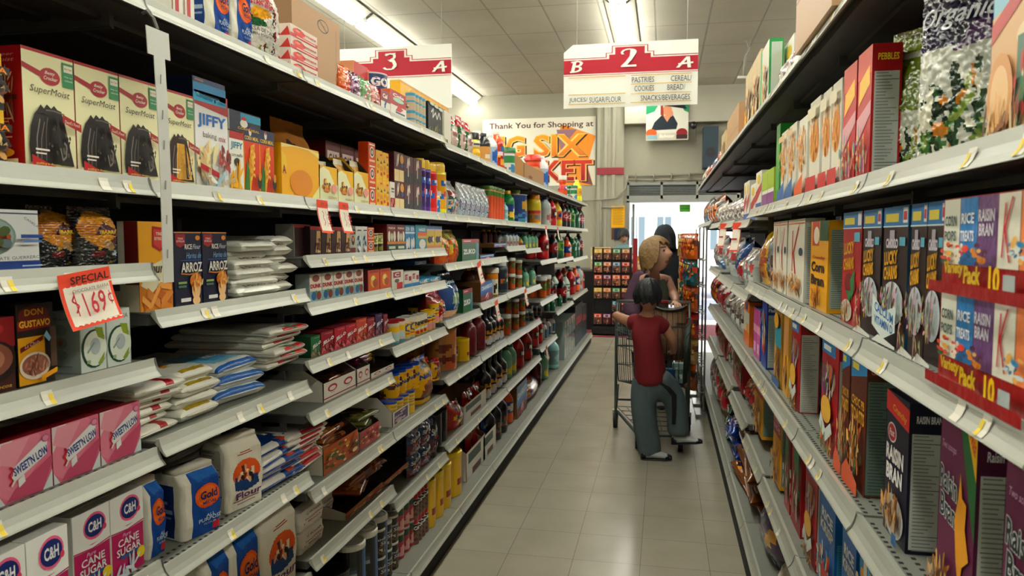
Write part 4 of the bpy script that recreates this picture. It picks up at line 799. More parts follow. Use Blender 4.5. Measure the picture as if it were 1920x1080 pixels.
design('bluetop', 'box', 'milk_box', 'deep blue carton with white mountain print', '1a5a8c', [('P', [(.1, 0), (.5, .6), (.9, 0)], 'c8d4dc'), ('E', .6, .15, .2, .1, '4a3a3a')], 'box')
for nm, c1, dd in (('gelg', '2a7a4a', 'green'), ('gelr', '98142c', 'dark red'), ('gelc', 'b0183a', 'crimson'), ('gelo', 'b8502a', 'orange'), ('gelp', '4a2a5e', 'purple'), ('gelm', '8a1c34', 'wine red')):
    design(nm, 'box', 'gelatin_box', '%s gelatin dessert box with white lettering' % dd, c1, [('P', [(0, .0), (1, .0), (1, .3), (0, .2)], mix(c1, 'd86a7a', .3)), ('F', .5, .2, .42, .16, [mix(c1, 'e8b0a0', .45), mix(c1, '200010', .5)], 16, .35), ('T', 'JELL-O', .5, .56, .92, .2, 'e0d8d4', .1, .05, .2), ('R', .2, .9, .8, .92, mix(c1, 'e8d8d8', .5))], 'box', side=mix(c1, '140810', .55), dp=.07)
design('formula', 'can', 'milk_tin', 'cream and blue milk tin with red lid', 'cfcab8', [('R', 0, .55, 1, .85, 'd8b830'), ('R', 0, 0, 1, .12, '5a9ab0'), ('E', .5, .35, .3, .14, 'b8d0d4')], 'can', lid='a8202c', lidh=.08)
design('formula2', 'can', 'milk_tin', 'yellow milk tin with blue ring badge', 'd8b420', [('R', 0, .8, 1, 1, 'd0ccc0'), ('E', .5, .55, .32, .2, '3a5a9a'), ('E', .5, .55, .22, .13, 'd8c04a'), ('R', .25, .25, .75, .3, 'c84a2a'), ('R', 0, 0, 1, .1, 'c8c4b8')], 'can', lid='c8ccc8', lidh=.05)
design('nido', 'can', 'milk_tin', 'yellow milk powder tin with red swoosh and dark letters', 'd8b41c', [('R', 0, .7, 1, 1, 'd8d4c8'), ('T', 'NIDO', .5, .62, .7, .22, '2a3a6a', 0, .04), ('P', [(0, .2), (1, .45), (1, .55), (0, .3)], 'c8d4dc'), ('E', .3, .15, .14, .1, 'b8242c')], 'can', lid='d8d4c4', lidh=.05)
design('pronto', 'can', 'drink_mix_canister', 'tall yellow canister with blue name and pink figure panel', 'deb414', [('R', .1, .68, .9, .86, '1f3f8a'), ('T', 'Enny', .5, .77, .7, .13, 'e0d8a8', .2, .04), ('P', [(0, .45), (1, .55), (1, .64), (0, .54)], 'b8242c'), ('R', .1, .05, .5, .42, 'd89aa0'), ('R', .5, .05, .9, .42, '6ab0c0')], 'can', lid='e0b812', lidh=.06, metal=0)
design('nesq', 'can', 'chocolate_powder_tin', 'yellow chocolate powder tin with blue lid', 'd9ae16', [('T', 'Nesquik', .62, .62, .7, .22, '1c4f9a', .15, .05, .12), ('T', 'Nestle', .55, .88, .3, .08, 'b8242c'), ('E', .16, .75, .16, .09, '6a3a3a'), ('E', .16, .55, .16, .09, '6a3a3a'), ('F', .72, .2, .26, .18, ['b8242c', '7a4a34', 'd8d0c8', '5a3a2a'], 26, .3)], 'can', lid='1f55a8', lidh=.1, metal=0)
design('nesqback', 'can', 'chocolate_powder_tin', 'yellow powder tin turned to its small print, blue lid', 'd4b44a', [('N', .15, .3, .8, .9, 'cfb65c', '7a6a3a'), ('R', .7, .1, .95, .4, 'c89a1c')], 'can', lid='1f55a8', lidh=.1, metal=0)
design('nesqbot', 'pouch', 'chocolate_powder_pouch', 'yellow chocolate powder pouch with brown shake', 'd9ae16', [('R', 0, .88, 1, 1, '1f4f9a'), ('E', .5, .82, .35, .07, '2a2024'), ('T', 'Nesquik', .5, .62, .9, .14, '1c4f9a', .15, .04, .1), ('P', [(.15, .1), (.2, .42), (.75, .45), (.8, .1)], '8a5a48'), ('E', .5, .43, .3, .05, 'a87a68'), ('R', 0, .08, 1, .14, '4a2a3a')], 'pouch', m='film')
design('strawb', 'bottle', 'syrup_bottle', 'red and yellow drink bottle with red cap', 'd8a01c', [('R', 0, .6, 1, 1, 'b8242c'), ('F', .5, .4, .4, .3, ['b8303c', 'd8c8c0', 'e0b01c', '8a2a3a'], 20, .3)], 'bottle', p='canister', lab=(.05, .8), cap='c01c24', capr=.8)
design('tanjar', 'can', 'oat_drink_canister', 'tan cardboard drink canister', 'a87a48', [('F', .5, .5, .4, .4, ['7a3a2a', 'c8a06a', 'b8623a'], 14, .3)], 'can', lid='b08850', lidh=.06)
LA = [('R', 0, .0, 1, .1, 'd5d2ca'), ('R', 0, .12, 1, .18, 'a02434'), ('E', .26, .62, .14, .2, 'b0303c'), ('E', .26, .6, .1, .12, 'd5d2ca'), ('E', .74, .62, .14, .2, 'b0303c'), ('E', .74, .6, .1, .12, 'd5d2ca'), ('R', .2, .36, .32, .38, '6a5a5a'), ('R', .68, .36, .8, .38, '6a5a5a')]
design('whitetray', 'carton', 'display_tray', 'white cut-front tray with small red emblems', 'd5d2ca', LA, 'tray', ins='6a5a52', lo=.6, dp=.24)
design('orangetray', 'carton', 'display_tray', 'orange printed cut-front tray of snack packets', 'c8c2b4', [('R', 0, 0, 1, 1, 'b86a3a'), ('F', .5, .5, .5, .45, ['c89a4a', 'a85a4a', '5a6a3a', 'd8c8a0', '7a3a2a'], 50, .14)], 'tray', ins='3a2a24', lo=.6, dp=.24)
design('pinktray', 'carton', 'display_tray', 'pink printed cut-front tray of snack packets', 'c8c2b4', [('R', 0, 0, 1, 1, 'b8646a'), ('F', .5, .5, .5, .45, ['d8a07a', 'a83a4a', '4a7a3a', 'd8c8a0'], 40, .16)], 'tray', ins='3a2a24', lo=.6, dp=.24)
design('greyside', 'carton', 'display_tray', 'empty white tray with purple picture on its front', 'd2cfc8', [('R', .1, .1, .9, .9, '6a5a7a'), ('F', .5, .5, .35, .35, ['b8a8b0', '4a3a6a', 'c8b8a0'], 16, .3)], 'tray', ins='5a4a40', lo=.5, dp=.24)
design('packet', 'flat', 'snack_packet', 'brown cellophane snack packet', '9a6034', [('F', .5, .3, .45, .3, ['b87a48', '7a4424', 'c89a6a', '5a3018', 'b84a34'], 50, .14)], 'packet', both=1, m='foil', g=(10, 12))
design('packet2', 'flat', 'snack_packet', 'pink and violet sweets packet', 'a84a7a', [('F', .5, .3, .45, .3, ['b83a6a', '5a3a8a', 'd8c8d0', '3a6aa8'], 40, .16)], 'packet', both=1, m='foil', g=(10, 12))
design('packet3', 'flat', 'snack_packet', 'yellow and blue sweets packet', 'c8a02a', [('F', .5, .3, .45, .3, ['d8b83a', '2a5a9a', 'a85a2a', 'd8d0a8'], 40, .16)], 'packet', both=1, m='foil', g=(10, 12))
design('packet4', 'flat', 'snack_packet', 'green and tan snack packet', '7a7a4a', [('F', .5, .3, .45, .3, ['5a7a3a', 'b89a6a', '8a5a34', 'c8c0a0'], 40, .16)], 'packet', both=1, m='foil', g=(10, 12))
design('splenda', 'pouch', 'dried_fruit_pouch', 'blue and maroon berry pouch', '1f4a74', [('R', 0, .0, 1, .45, '6a2a44'), ('T', 'Splash', .5, .66, .9, .2, 'd0d8e0', .2, .04, .15), ('F', .5, .22, .4, .2, ['9a4a5a', '3a2a5a', 'c8a0a8', 'a8c0d0'], 26, .25), ('R', .2, .44, .9, .52, 'b82a3a')], 'pouch', m='foil')
design('salt', 'can', 'salt_canister', 'black and blue round salt canister with white lid', '14181f', [('R', .42, 0, .72, 1, '1c5f96'), ('F', .2, .4, .14, .35, ['4a5a6a', '2a3a4a', '8a9aa0'], 14, .3), ('F', .85, .3, .12, .3, ['3a6a4a', '8a5a4a', 'a8b0a8'], 14, .3)], 'canister', lid='c9c8c2', lidh=.09, metal=0)
design('salt2', 'can', 'salt_canister', 'black herb salt canister with white lid and leafy print', '181c20', [('F', .5, .25, .45, .25, ['3a6a4a', '8a4a3a', '2a4a3a', 'b8b8a8'], 30, .22), ('T', 'Iodized', .5, .72, .8, .12, 'b8bcc0', .1, .02), ('T', 'Salt', .5, .55, .5, .14, 'b8bcc0', .1, .02)], 'canister', lid='c9c8c2', lidh=.08, metal=0)
design('salt3', 'can', 'salt_canister', 'pink and white salt canister', 'b84a5c', [('R', 0, .75, 1, 1, '1f5a44'), ('R', 0, .1, 1, .3, 'd8b0b0'), ('E', .5, .4, .25, .16, 'd8a8a8')], 'canister', lid='c9c8c2', lidh=.08, metal=0)
design('morton', 'can', 'salt_canister', 'dark navy salt canister with yellow corner', '151b2c', [('E', .8, .35, .12, .1, 'c8a83a'), ('T', 'MORTON', .5, .12, .9, .1, 'd0d4d8', 0, .03), ('R', .5, .7, .8, .9, '6a6a3a')], 'canister', lid='2a2c30', lidh=.03, metal=0)
design('calc', 'bottle', 'drink_powder_jar', 'brown drink jar with red cap and black name band', '6a4a40', [('R', 0, .6, 1, 1, '22201f'), ('T', 'CAL-C', .5, .8, .8, .24, 'd8d4cc', 0, .05), ('F', .5, .3, .4, .2, ['8a6a5a', '4a302a'], 12, .3)], 'jar', p='canister', lab=(.15, .8), cap='b81c2a', capr=.9)
design('yellowcan', 'can', 'spice_canister', 'tall bright yellow canister with dark red patch', 'd3b010', [('R', .35, .3, .8, .48, '9a2a20'), ('R', .8, .3, 1, .8, 'b8a8b0'), ('F', .9, .5, .1, .25, ['6a8ab0', 'c86a4a', 'd8d8c8'], 10, .5)], 'canister', lid='dcbc14', lidh=.12, metal=0)
design('whitebox', 'carton', 'display_tray', 'white corrugated tray with green and red print', 'cfccc4', [('R', .1, .55, .75, .9, '1f4a3c'), ('R', .3, .05, .75, .28, '6a1f2c')], 'tray', ins='8a6a4a', lo=.8, dp=.22)
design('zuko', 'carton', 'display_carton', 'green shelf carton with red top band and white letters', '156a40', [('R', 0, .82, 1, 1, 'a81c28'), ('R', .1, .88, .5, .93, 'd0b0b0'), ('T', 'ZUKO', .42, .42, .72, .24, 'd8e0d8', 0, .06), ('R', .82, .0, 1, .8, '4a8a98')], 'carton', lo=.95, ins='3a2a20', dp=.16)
design('tangpouch', 'pouch', 'drink_mix_pouch', 'red and yellow fruit drink pouch with green top', 'c0561e', [('R', 0, .72, 1, 1, '8a8a2a'), ('F', .5, .4, .45, .4, ['d8b41c', 'b8242c', 'c8701c', '3a7a3a', 'e0c850'], 40, .2)], 'pouch')
design('redpouch', 'pouch', 'drink_mix_pouch', 'red strawberry drink mix pouch', 'a81a28', [('F', .5, .45, .4, .28, ['c83a3a', '7a1018', 'd88a7a', '2a5a3a'], 30, .22), ('R', 0, .0, 1, .04, 'd0c0b8'), ('R', 0, .1, 1, .13, 'd0b0a8')], 'pouch', m='foil')
design('bluepouch', 'pouch', 'drink_mix_pouch', 'blue milk drink pouch with green glass picture', '1f5a94', [('E', .5, .4, .3, .14, '9ab08a'), ('R', 0, 0, 1, .14, 'd8b08a'), ('T', 'Splash', .5, .8, .8, .1, 'c8d8e8', .2, .03)], 'pouch', m='foil')
design('coolpack', 'box', 'juice_pack', 'blue and red carton of juice bottles', '1f6aa8', [('R', 0, 0, 1, .3, '7a1c2a'), ('P', [(0, .45), (1, .6), (1, .9), (0, .8)], '2a86c0'), ('T', 'CRANRICO', .5, .7, .9, .2, 'd0d8dc', .1, .04, .1), ('F', .5, .2, .45, .16, ['a82a34', 'd8c0c0', '5a1c24'], 18, .3)], 'pack', side='7a5a34')
design('cranb', 'bottle', 'juice_bottle', 'cranberry juice bottle', '571820', [('R', 0, 0, 1, 1, '5a1f26')], 'bottle', p='juice', liq='4e141c', cap='c8a02a', seg=12)
design('cranb2', 'bottle', 'juice_bottle', 'red juice bottle with tall shoulder', '6e1a24', [('R', 0, .0, 1, 1, '7a2430'), ('R', .55, 0, 1, 1, 'c8c8b8'), ('E', .75, .7, .2, .2, '3a6a3a'), ('E', .75, .2, .2, .16, 'a83a2a')], 'bottle', p='juice', liq='64202a', cap='b8b0a8', lab=(.12, .5))
design('appleb', 'bottle', 'juice_bottle', 'amber juice bottle with white pear label', 'b87a1c', [('R', 0, 0, 1, 1, 'd8d4c0'), ('E', .75, .35, .2, .2, 'a81c24'), ('P', [(.2, .1), (.4, .5), (.3, .8), (.15, .5)], '2a2a1c'), ('R', 0, 0, 1, .1, 'b8861c')], 'bottle', p='canister', liq='a8701c', cap='d0ccc0', lab=(.02, .62))
design('blackb', 'bottle', 'juice_bottle', 'black grape juice bottle', '16141c', [('F', .5, .4, .45, .4, ['c8901c', '7a4a7a', 'c8c8d0', '8a2a3a', 'd8b04a'], 22, .3)], 'bottle', p='wine', liq='14131a', cap='22242a', lab=(.04, .5))
design('blackw', 'bottle', 'juice_bottle', 'black juice bottle with white cap', '14161a', [('F', .5, .5, .45, .4, ['3a6a5a', '8a4a3a', '5a7a4a', '7a3a5a'], 18, .3)], 'bottle', p='juice', liq='12141a', cap='d8d6ce', lab=(.05, .5))
design('bluejug', 'bottle', 'juice_jar', 'navy-lidded jar with fruit label', '24344a', [('F', .5, .5, .45, .4, ['c8601c', '3a6a4a', 'd8d0c0', '8a8a5a'], 18, .3)], 'jar', p='jar', liq='3a4a4a', cap='b8bcc0', lab=(.1, .7), capr=1.05)
design('tomjar', 'bottle', 'juice_jar', 'green and orange vegetable juice bottle', '7a4a24', [('R', 0, 0, 1, .6, 'b8601c'), ('F', .5, .65, .45, .3, ['4a7a3a', '8a9a4a', 'c8401c'], 18, .3)], 'bottle', p='canister', liq='6a5a34', cap='c8ccc8', lab=(.03, .78))
design('greentop', 'bottle', 'water_bottle', 'clear bottle with green cap and pale label', '8aa89a', [('R', 0, 0, 1, 1, '8ab09a'), ('E', .5, .4, .3, .3, 'd8c84a')], 'bottle', p='juice', liq='5a8a74', cap='1f6a4a', lab=(.05, .55), seg=12)
design('palebottle', 'bottle', 'water_bottle', 'pale bottle with grey label', 'a8b0ae', [('R', 0, 0, 1, 1, 'c0c4c0'), ('E', .5, .4, .3, .3, 'b87a7a')], 'bottle', p='juice', liq='98a4a4', cap='3a6a9a', lab=(.05, .6), seg=12)
design('redsoda', 'bottle', 'soda_bottle', 'large red soda bottle', '9a1420', [('R', 0, 0, 1, 1, '8f1220'), ('E', .5, .5, .3, .4, '2a3a2a'), ('E', .5, .5, .2, .25, 'd0ccc0')], 'bottle', p='soda', liq='94121c', cap='1c1c20')
design('cola', 'bottle', 'soda_bottle', 'dark cola bottle', '1a1214', [('R', 0, 0, 1, 1, 'a81c2c'), ('T', 'Cola', .5, .5, .7, .5, 'd8c8c8', .2, .04)], 'bottle', p='soda', liq='140f12', cap='a81c24')
design('gsoda', 'bottle', 'soda_bottle', 'green soda bottle', '0f5a34', [('R', 0, 0, 1, 1, '8ab04a'), ('E', .5, .5, .35, .4, '1f7a4a')], 'bottle', p='soda', liq='0d5a34', cap='1f7a3a')
design('gsoda2', 'bottle', 'soda_bottle', 'big dark green soda bottle', '0d4a34', [('R', 0, 0, 1, 1, '1a6a44'), ('E', .5, .5, .25, .4, 'a8c8d0')], 'bottle', p='soda', liq='0b5034', cap='c8ccc8', lab=(.3, .55))
design('osoda', 'bottle', 'soda_bottle', 'orange soda bottle', 'd8501c', [('R', 0, 0, 1, 1, '2a4f9a'), ('E', .5, .5, .3, .35, 'd8d4d0')], 'bottle', p='soda', liq='d0501c', cap='d0501c')
design('osoda2', 'bottle', 'soda_bottle', 'yellow-orange soda bottle', 'd89a1c', [('R', 0, 0, 1, 1, 'd0701c'), ('E', .5, .5, .3, .3, '2a3f8a')], 'bottle', p='soda', liq='d8921c', cap='d8a01c')
design('wsoda', 'bottle', 'soda_bottle', 'clear soda bottle with white and green label', 'a8b4ac', [('R', 0, 0, 1, 1, 'c8ccc0'), ('R', 0, .85, 1, 1, '2a7a4a'), ('R', 0, 0, 1, .1, '2a7a4a'), ('E', .5, .5, .2, .2, '5a5a4a')], 'bottle', p='soda', liq='9aa8a0', cap='2a7a4a')
design('jug', 'bottle', 'water_jug', 'pale blue water jug with a side handle', '8fb0b4', [('R', 0, 0, 1, 1, '86a8ae'), ('E', .5, .5, .3, .3, 'a8c4c8')], 'jug', p='juice', liq='7fa4aa', cap='7fa8b0', handle=1, lab=(.15, .6))
design('milkjug', 'bottle', 'water_jug', 'white jug with blue label and side handle', 'c8ccc8', [('R', .2, 0, .8, 1, '2a6a94')], 'jug', p='juice', liq='bcc4c4', cap='8a1c3a', handle=1, lab=(.1, .6))
design('sodapack', 'box', 'soda_carton', 'dark soda carton with red lettering', '1c2a2c', [('T', 'COLA', .5, .6, .8, .2, 'a82a3a', .1, .05), ('R', 0, 0, 1, .3, '2a4a5a')], 'box', top='3a2a34')
design('tallclear', 'box', 'water_pack', 'clear shrink pack of water bottles', '9aa6a4', [('R', .02+.2*i, .02, .17+.2*i, .8, 'b4c0c0') for i in range(5)]+[('R', .02+.2*i, .3, .17+.2*i, .55, '6a94a8') for i in range(5)]+[('R', .06+.2*i, .82, .13+.2*i, .98, 'd0d4d4') for i in range(5)], 'pack', m='foil', dp=.22)
design('snackbar', 'pouch', 'snack_bag', 'red and yellow snack bag lying at the front', 'b83428', [('F', .5, .5, .4, .4, ['d8b41c', '2a4f9a', 'd8d0c8', 'a81c24'], 26, .25)], 'bag', m='foil')
design('tyre', 'can', 'charcoal_tub', 'black drum-like tub with pink ring', '16161a', [('E', .5, .5, .3, .3, '4a2a34'), ('E', .5, .5, .24, .24, '16161a')], 'tub', lid='1c1c20', lidh=.05, metal=0)
# top shelf
design('redstripebox', 'box', 'flour_box', 'white box with a broad red stripe', 'cfccc2', [('R', .3, 0, .62, 1, 'b01c28'), ('R', .0, .0, .12, 1, '8a6a4a')], 'box')
design('maseca', 'pouch', 'masa_flour_bag', 'white masa flour bag with a green and yellow corn cob', 'cfccc4', [('T', 'MASECA', .25, .78, .74, .11, 'a81f2c', 0, .04), ('T', 'INSTANTANEA', .28, .67, .6, .08, 'a81f2c', 0, .04), ('P', [(0, .46), (.15, .62), (.5, .62), (.55, .55), (.2, .46)], 'd8a42a'), ('P', [(0, .4), (0, .5), (.3, .48), (.45, .42), (.2, .38)], '2a6a44'), ('T', 'MASA DE MAIZ', .28, .34, .6, .05, '3a3a38'), ('T', 'CORN MASA MIX', .28, .28, .6, .035, '3a3a38'), ('F', .38, .12, .12, .06, ['8a8a3a', '3a2a2a', 'a83a3a'], 8, .4), ('R', .60, 0, .62, 1, '1f5a44'), ('R', .645, 0, .685, 1, '8a2434')], 'bag', m='paper', full=.6, seal=.05, g=(50, 50))
design('tomatobox', 'box', 'tomato_bouillon_box', 'red and white tomato box', 'cdbfb4', [('R', 0, 0, 1, .3, 'b8282c'), ('E', .3, .55, .22, .3, 'c8382c'), ('E', .26, .62, .08, .1, 'e07a6a'), ('P', [(.2, .86), (.4, .86), (.3, .74)], '4a6a3a'), ('T', 'tomate', .68, .62, .5, .18, 'b0282c', .25, .03), ('R', .2, .1, .9, .2, 'd8b0a8')], 'box', sart=[('R', 0, 0, 1, 1, 'cfc4ba'), ('P', [(.1, .1), (.4, .7), (.6, .1), (.9, .8), (1, 0)], 'b83a34')], dp=.06)
design('shipcarton', 'box', 'shipping_carton', 'big brown shipping carton with a crossed circle mark', 'a5845c', [('E', .62, .86, .12, .075, '3a342c'), ('E', .62, .86, .105, .065, 'a5845c'), ('S', [(.54, .91), (.7, .81)], .012, '3a342c'), ('R', .58, .865, .66, .87, '6a5a44'), ('R', .9, .1, .905, .9, '6a5236')], 'carton', dp=.25, side='8f6f4a')
design('orangepouch', 'pouch', 'drink_pouch', 'orange drink pouch', 'd0703a', [('F', .5, .5, .4, .4, ['e09a6a', 'c8502a', 'e8c8a8'], 20, .3), ('R', 0, .0, 1, .3, 'c84a1c')], 'pouch', m='foil')
design('purplepouch', 'pouch', 'drink_pouch', 'purple drink pouch', '7a4a6a', [('F', .5, .5, .4, .4, ['a87a9a', '5a3a5a', 'd8c0c8'], 20, .3)], 'pouch', m='foil')
design('greenpouch', 'pouch', 'drink_pouch', 'green and pink drink pouch', '6a9a6a', [('F', .5, .5, .4, .4, ['8ab08a', 'c87a8a', 'd8d8c8'], 20, .3)], 'pouch', m='foil')
design('pinkpouch', 'pouch', 'drink_pouch', 'pink twist-top sweets bag', 'c88a84', [('F', .5, .5, .4, .4, ['d8b0a8', 'a85a5a', 'e8d8d0'], 20, .3)], 'bag', m='foil')
design('coldbox', 'box', 'cold_remedy_box', 'red and white box standing on top', 'b02a2c', [('R', .1, .4, .9, .7, 'd8d0c8'), ('T', 'GAR', .5, .55, .6, .2, 'b02a2c', 0, .04), ('R', 0, 0, 1, .2, 'd0602a')], 'box', side='d8a07a')
design('goyacan', 'can', 'food_can', 'blue food can with white name', '1f4a7a', [('T', 'GOYA', .5, .84, .8, .2, 'e0e0dc', 0, .05), ('R', 0, .0, 1, .65, '4a9ab0'), ('E', .5, .3, .3, .2, 'c8d8d8')], 'can', lid='b8bcc0', lidh=.04)
design('saltbox', 'box', 'salt_box', 'dark red salt box with blue wave', '8f1c2c', [('T', 'Cal', .45, .75, .5, .2, 'd8d0cc', .1, .04), ('R', 0, 0, 1, .5, 'd0cdc6'), ('S', [(.5, .05), (.4, .3), (.55, .55)], .14, '1f4a8a')], 'box')
design('saltbox2', 'box', 'salt_box', 'red and white salt box with rooster-like patch', 'a81f2c', [('T', 'Cole', .5, .85, .7, .12, 'd8d0cc', .1, .04), ('E', .5, .7, .35, .08, 'a8c8b8'), ('R', 0, 0, 1, .48, 'd4d2cc'), ('P', [(.3, .3), (.5, .55), (.8, .42), (.6, .3)], 'b8242c'), ('R', .3, .22, .9, .28, '2a4a6a')], 'box', side='d07a4a')
design('tancan', 'can', 'milk_can', 'tan milk can with blue bands', 'b8ab94', [('R', 0, .85, 1, 1, '4a9ab8'), ('R', 0, .45, 1, .55, '4a9ab8'), ('F', .8, .2, .15, .15, ['5a3a34', 'd8d0c0'], 6, .5)], 'can', lid='b8bcc0', lidh=.04)
design('nesqbanner', 'box', 'chocolate_powder_bag', 'large yellow chocolate drink bag with blue name', 'dfae16', [('T', 'NESQUIK', .7, .8, .5, .1, '1c4f8a', .1, .04, .3), ('R', 0, .95, 1, 1, 'c8941a'), ('P', [(.5, .5), (1, .6), (1, .72), (.5, .64)], 'c87a4a'), ('R', 0, 0, 1, .04, 'c8941a')], 'bag', m='film')
design('darkpack', 'box', 'coffee_pack', 'black pack of jars with white script', '1a2228', [('S', [(.2, .7), (.35, .85), (.3, .55), (.5, .75), (.6, .55), (.75, .8), (.85, .6)], .05, 'd0d0cc'), ('F', .5, .15, .45, .14, ['5a6a3a', '8a7a4a', '3a4a3a'], 20, .25), ('E', .2, .95, .15, .05, 'c8c8c4'), ('E', .5, .93, .15, .05, 'c8c8c4'), ('E', .8, .91, .15, .05, 'c8c8c4')], 'pack')
design('whitepanel', 'box', 'rice_box', 'plain off-white box with small barcode', 'cdcabd', [('R', .1, .05, .5, .2, '4a4a48'), ('R', .15, .05, .2, .2, 'cdcabd'), ('R', .3, .05, .34, .2, 'cdcabd')], 'box')
design('redgreen', 'pouch', 'tortilla_bag', 'red and green bag with pale front', '1f6a3c', [('R', 0, .7, 1, 1, 'b02434'), ('E', .4, .35, .35, .3, 'c8b8b0'), ('E', .4, .4, .2, .12, 'a87a7a')], 'bag', m='foil')
design('mustard', 'bottle', 'sauce_bottle', 'yellow squeeze bottle with dark cap', 'dcae1c', [('R', 0, .6, 1, 1, 'd8cfb8'), ('R', .1, .7, .6, .9, '5a5a70')], 'bottle', p='squeeze', liq='dba81a', cap='1a2030', lab=(.1, .7))
design('soysauce', 'bottle', 'sauce_bottle', 'dark sauce bottle with tan label', '201a1c', [('R', 0, 0, 1, 1, 'c89a5a'), ('R', .2, .2, .8, .5, 'd8d0c0')], 'bottle', p='juice', liq='1c1a20', cap='14182a', lab=(.1, .55))
design('clearsauce', 'bottle', 'sauce_bottle', 'clear bottle with blue and white label', 'b8c0c0', [('R', 0, 0, 1, 1, 'a8b8c8'), ('E', .5, .5, .35, .4, '2a6ab0')], 'bottle', p='juice', liq='b0b8b4', cap='d8d8d4', lab=(.05, .6))
design('wbottle', 'bottle', 'candle_jar', 'red-orange foil-topped sweets bottle', 'b83a2a', [('F', .5, .5, .45, .45, ['d8a01c', 'a82a2a', '3a6a9a', 'd8d0d0'], 22, .3)], 'bottle', p='juice', liq='b8502a', cap='d8d4cc', lab=(.05, .7))
design('jugwhite', 'bottle', 'bleach_jug', 'white jug with green cap and red patch', 'c8ccc0', [('R', 0, .6, 1, 1, '3a8a5a'), ('E', .7, .3, .2, .2, 'a83a3a'), ('E', .3, .3, .2, .25, '4a8ab0')], 'jug', p='canister', liq='c4c8b8', cap='1f7a44', lab=(.05, .7))
design('browncarton', 'carton', 'shipping_carton', 'opened tan shipping carton holding orange bottles', 'a8845a', [('E', .3, .3, .1, .1, '7a4a34')], 'carton', ins='b8926a', lo=.7, dp=.2)
design('orangebottle', 'bottle', 'drink_bottle', 'orange bottle with silver label', 'c8441c', [('R', 0, .3, 1, .8, 'b8b0a8')], 'bottle', p='canister', liq='c8481c', cap='c8401c', lab=(.3, .7))
design('detergent', 'bottle', 'drink_jug', 'bulbous orange-red jug with white frilled cap', 'd0401c', [('R', 0, 0, 1, 1, 'c83c24'), ('E', .5, .5, .35, .4, '4a3a7a'), ('E', .5, .5, .2, .2, 'd8c8c8')], 'jug', p='bulb', liq='d0441a', cap='d8d0c4', lab=(.3, .55))
design('yellowbottle', 'bottle', 'sauce_bottle', 'bright yellow bottle with pointed pale cap', 'e0a814', [('E', .5, .5, .3, .3, 'b8944a')], 'bottle', p='soda', liq='e0a512', cap='d8c87a', lab=(.3, .6))
# ------------------------------------------------------------------ sugar side of the aisle, top shelf downwards
P = 'on top shelf'
row('L', 1.9655, P, [
  ('redstripebox', 322, 366, -60, 2, dict(dp=.10)), ('goldmedal', 392, 432, -70, 1, dict(at='at the top shelf edge')), ('goldmedal', 436, 474, -55, 1, dict(at='next to masa flour bag')),
  ('maseca', 470, 540, -60, 1, dict(dp=.09))])
row('L', 1.963, P, [('tomatobox', 545, 597, 42, 1, dict(st=4, dp=.08)), ('shipcarton', 548, 640, -12, 1, dict(dx=-.10, dp=.24)),
  ('orangepouch', 642, 660, 118, 1, dict(dp=.03)), ('purplepouch', 660, 680, 130, 1, dict(dp=.03)), ('greenpouch', 681, 699, 142, 1, dict(dp=.03)), ('pinkpouch', 699, 716, 155, 1, dict(dp=.03))])
row('L', 1.957, P, [('coldbox', 664, 716, 112, 2, dict(dx=-.11, dp=.10)), ('goyacan', 714, 736, 132, 1, dict(dx=-.06)),
  ('saltbox', 714, 732, 165, 1, dict(dp=.06)), ('saltbox2', 732, 762, 165, 1, dict(dp=.06)), ('tancan', 776, 801, 172, 1, dict(st=2)), ('darkpack', 803, 830, 188, 1, dict(dp=.05)), ('nesqbanner', 750, 842, 148, 1, dict(dx=-.09, dp=.05)), ('whitepanel', 833, 846, 206, 1, dict(dp=.09))])
row('L', 1.9315, P, [('redgreen', 848, 864, 208, 1), ('redgreen', 866, 877, 214, 1, dict(desc='red and green tortilla bag behind the pale one', at='by mustard bottle')), ('redgreen', 879, 889, 226, 1, dict(desc='slim red and green bag with red top', at='next to yellow bottle')), ('mustard', 888, 912, 240, 1), ('soysauce', 912, 926, 245, 1)])
row('L', 1.9265, P, [('clearsauce', 927, 938, 248, 1), ('wbottle', 938, 952, 238, 1), ('jugwhite', 954, 976, 270, 1)])
row('L', 1.9215, P, [('browncarton', 982, 1020, 290, 1), ('orangebottle', 1004, 1020, 285, 1, dict(dx=-.06)), ('clearsauce', 1022, 1034, 288, 1, dict(desc='small clear bottle with green and yellow label', at='beside tan carton')),
   ('detergent', 1046, 1078, 318, 1, dict(deep=1)), ('jugwhite', 1078, 1086, 345, 1, dict(desc='small white bottle by the orange-red jug')), ('yellowbottle', 1084, 1100, 332, 1, dict(deep=1))])
P = 'on second shelf'
row('L', 1.5955, P, [('harina', -90, 14, 72, 1, dict(st=2, dp=.09)), ('cakemix', 47, 300, 82, 3)])
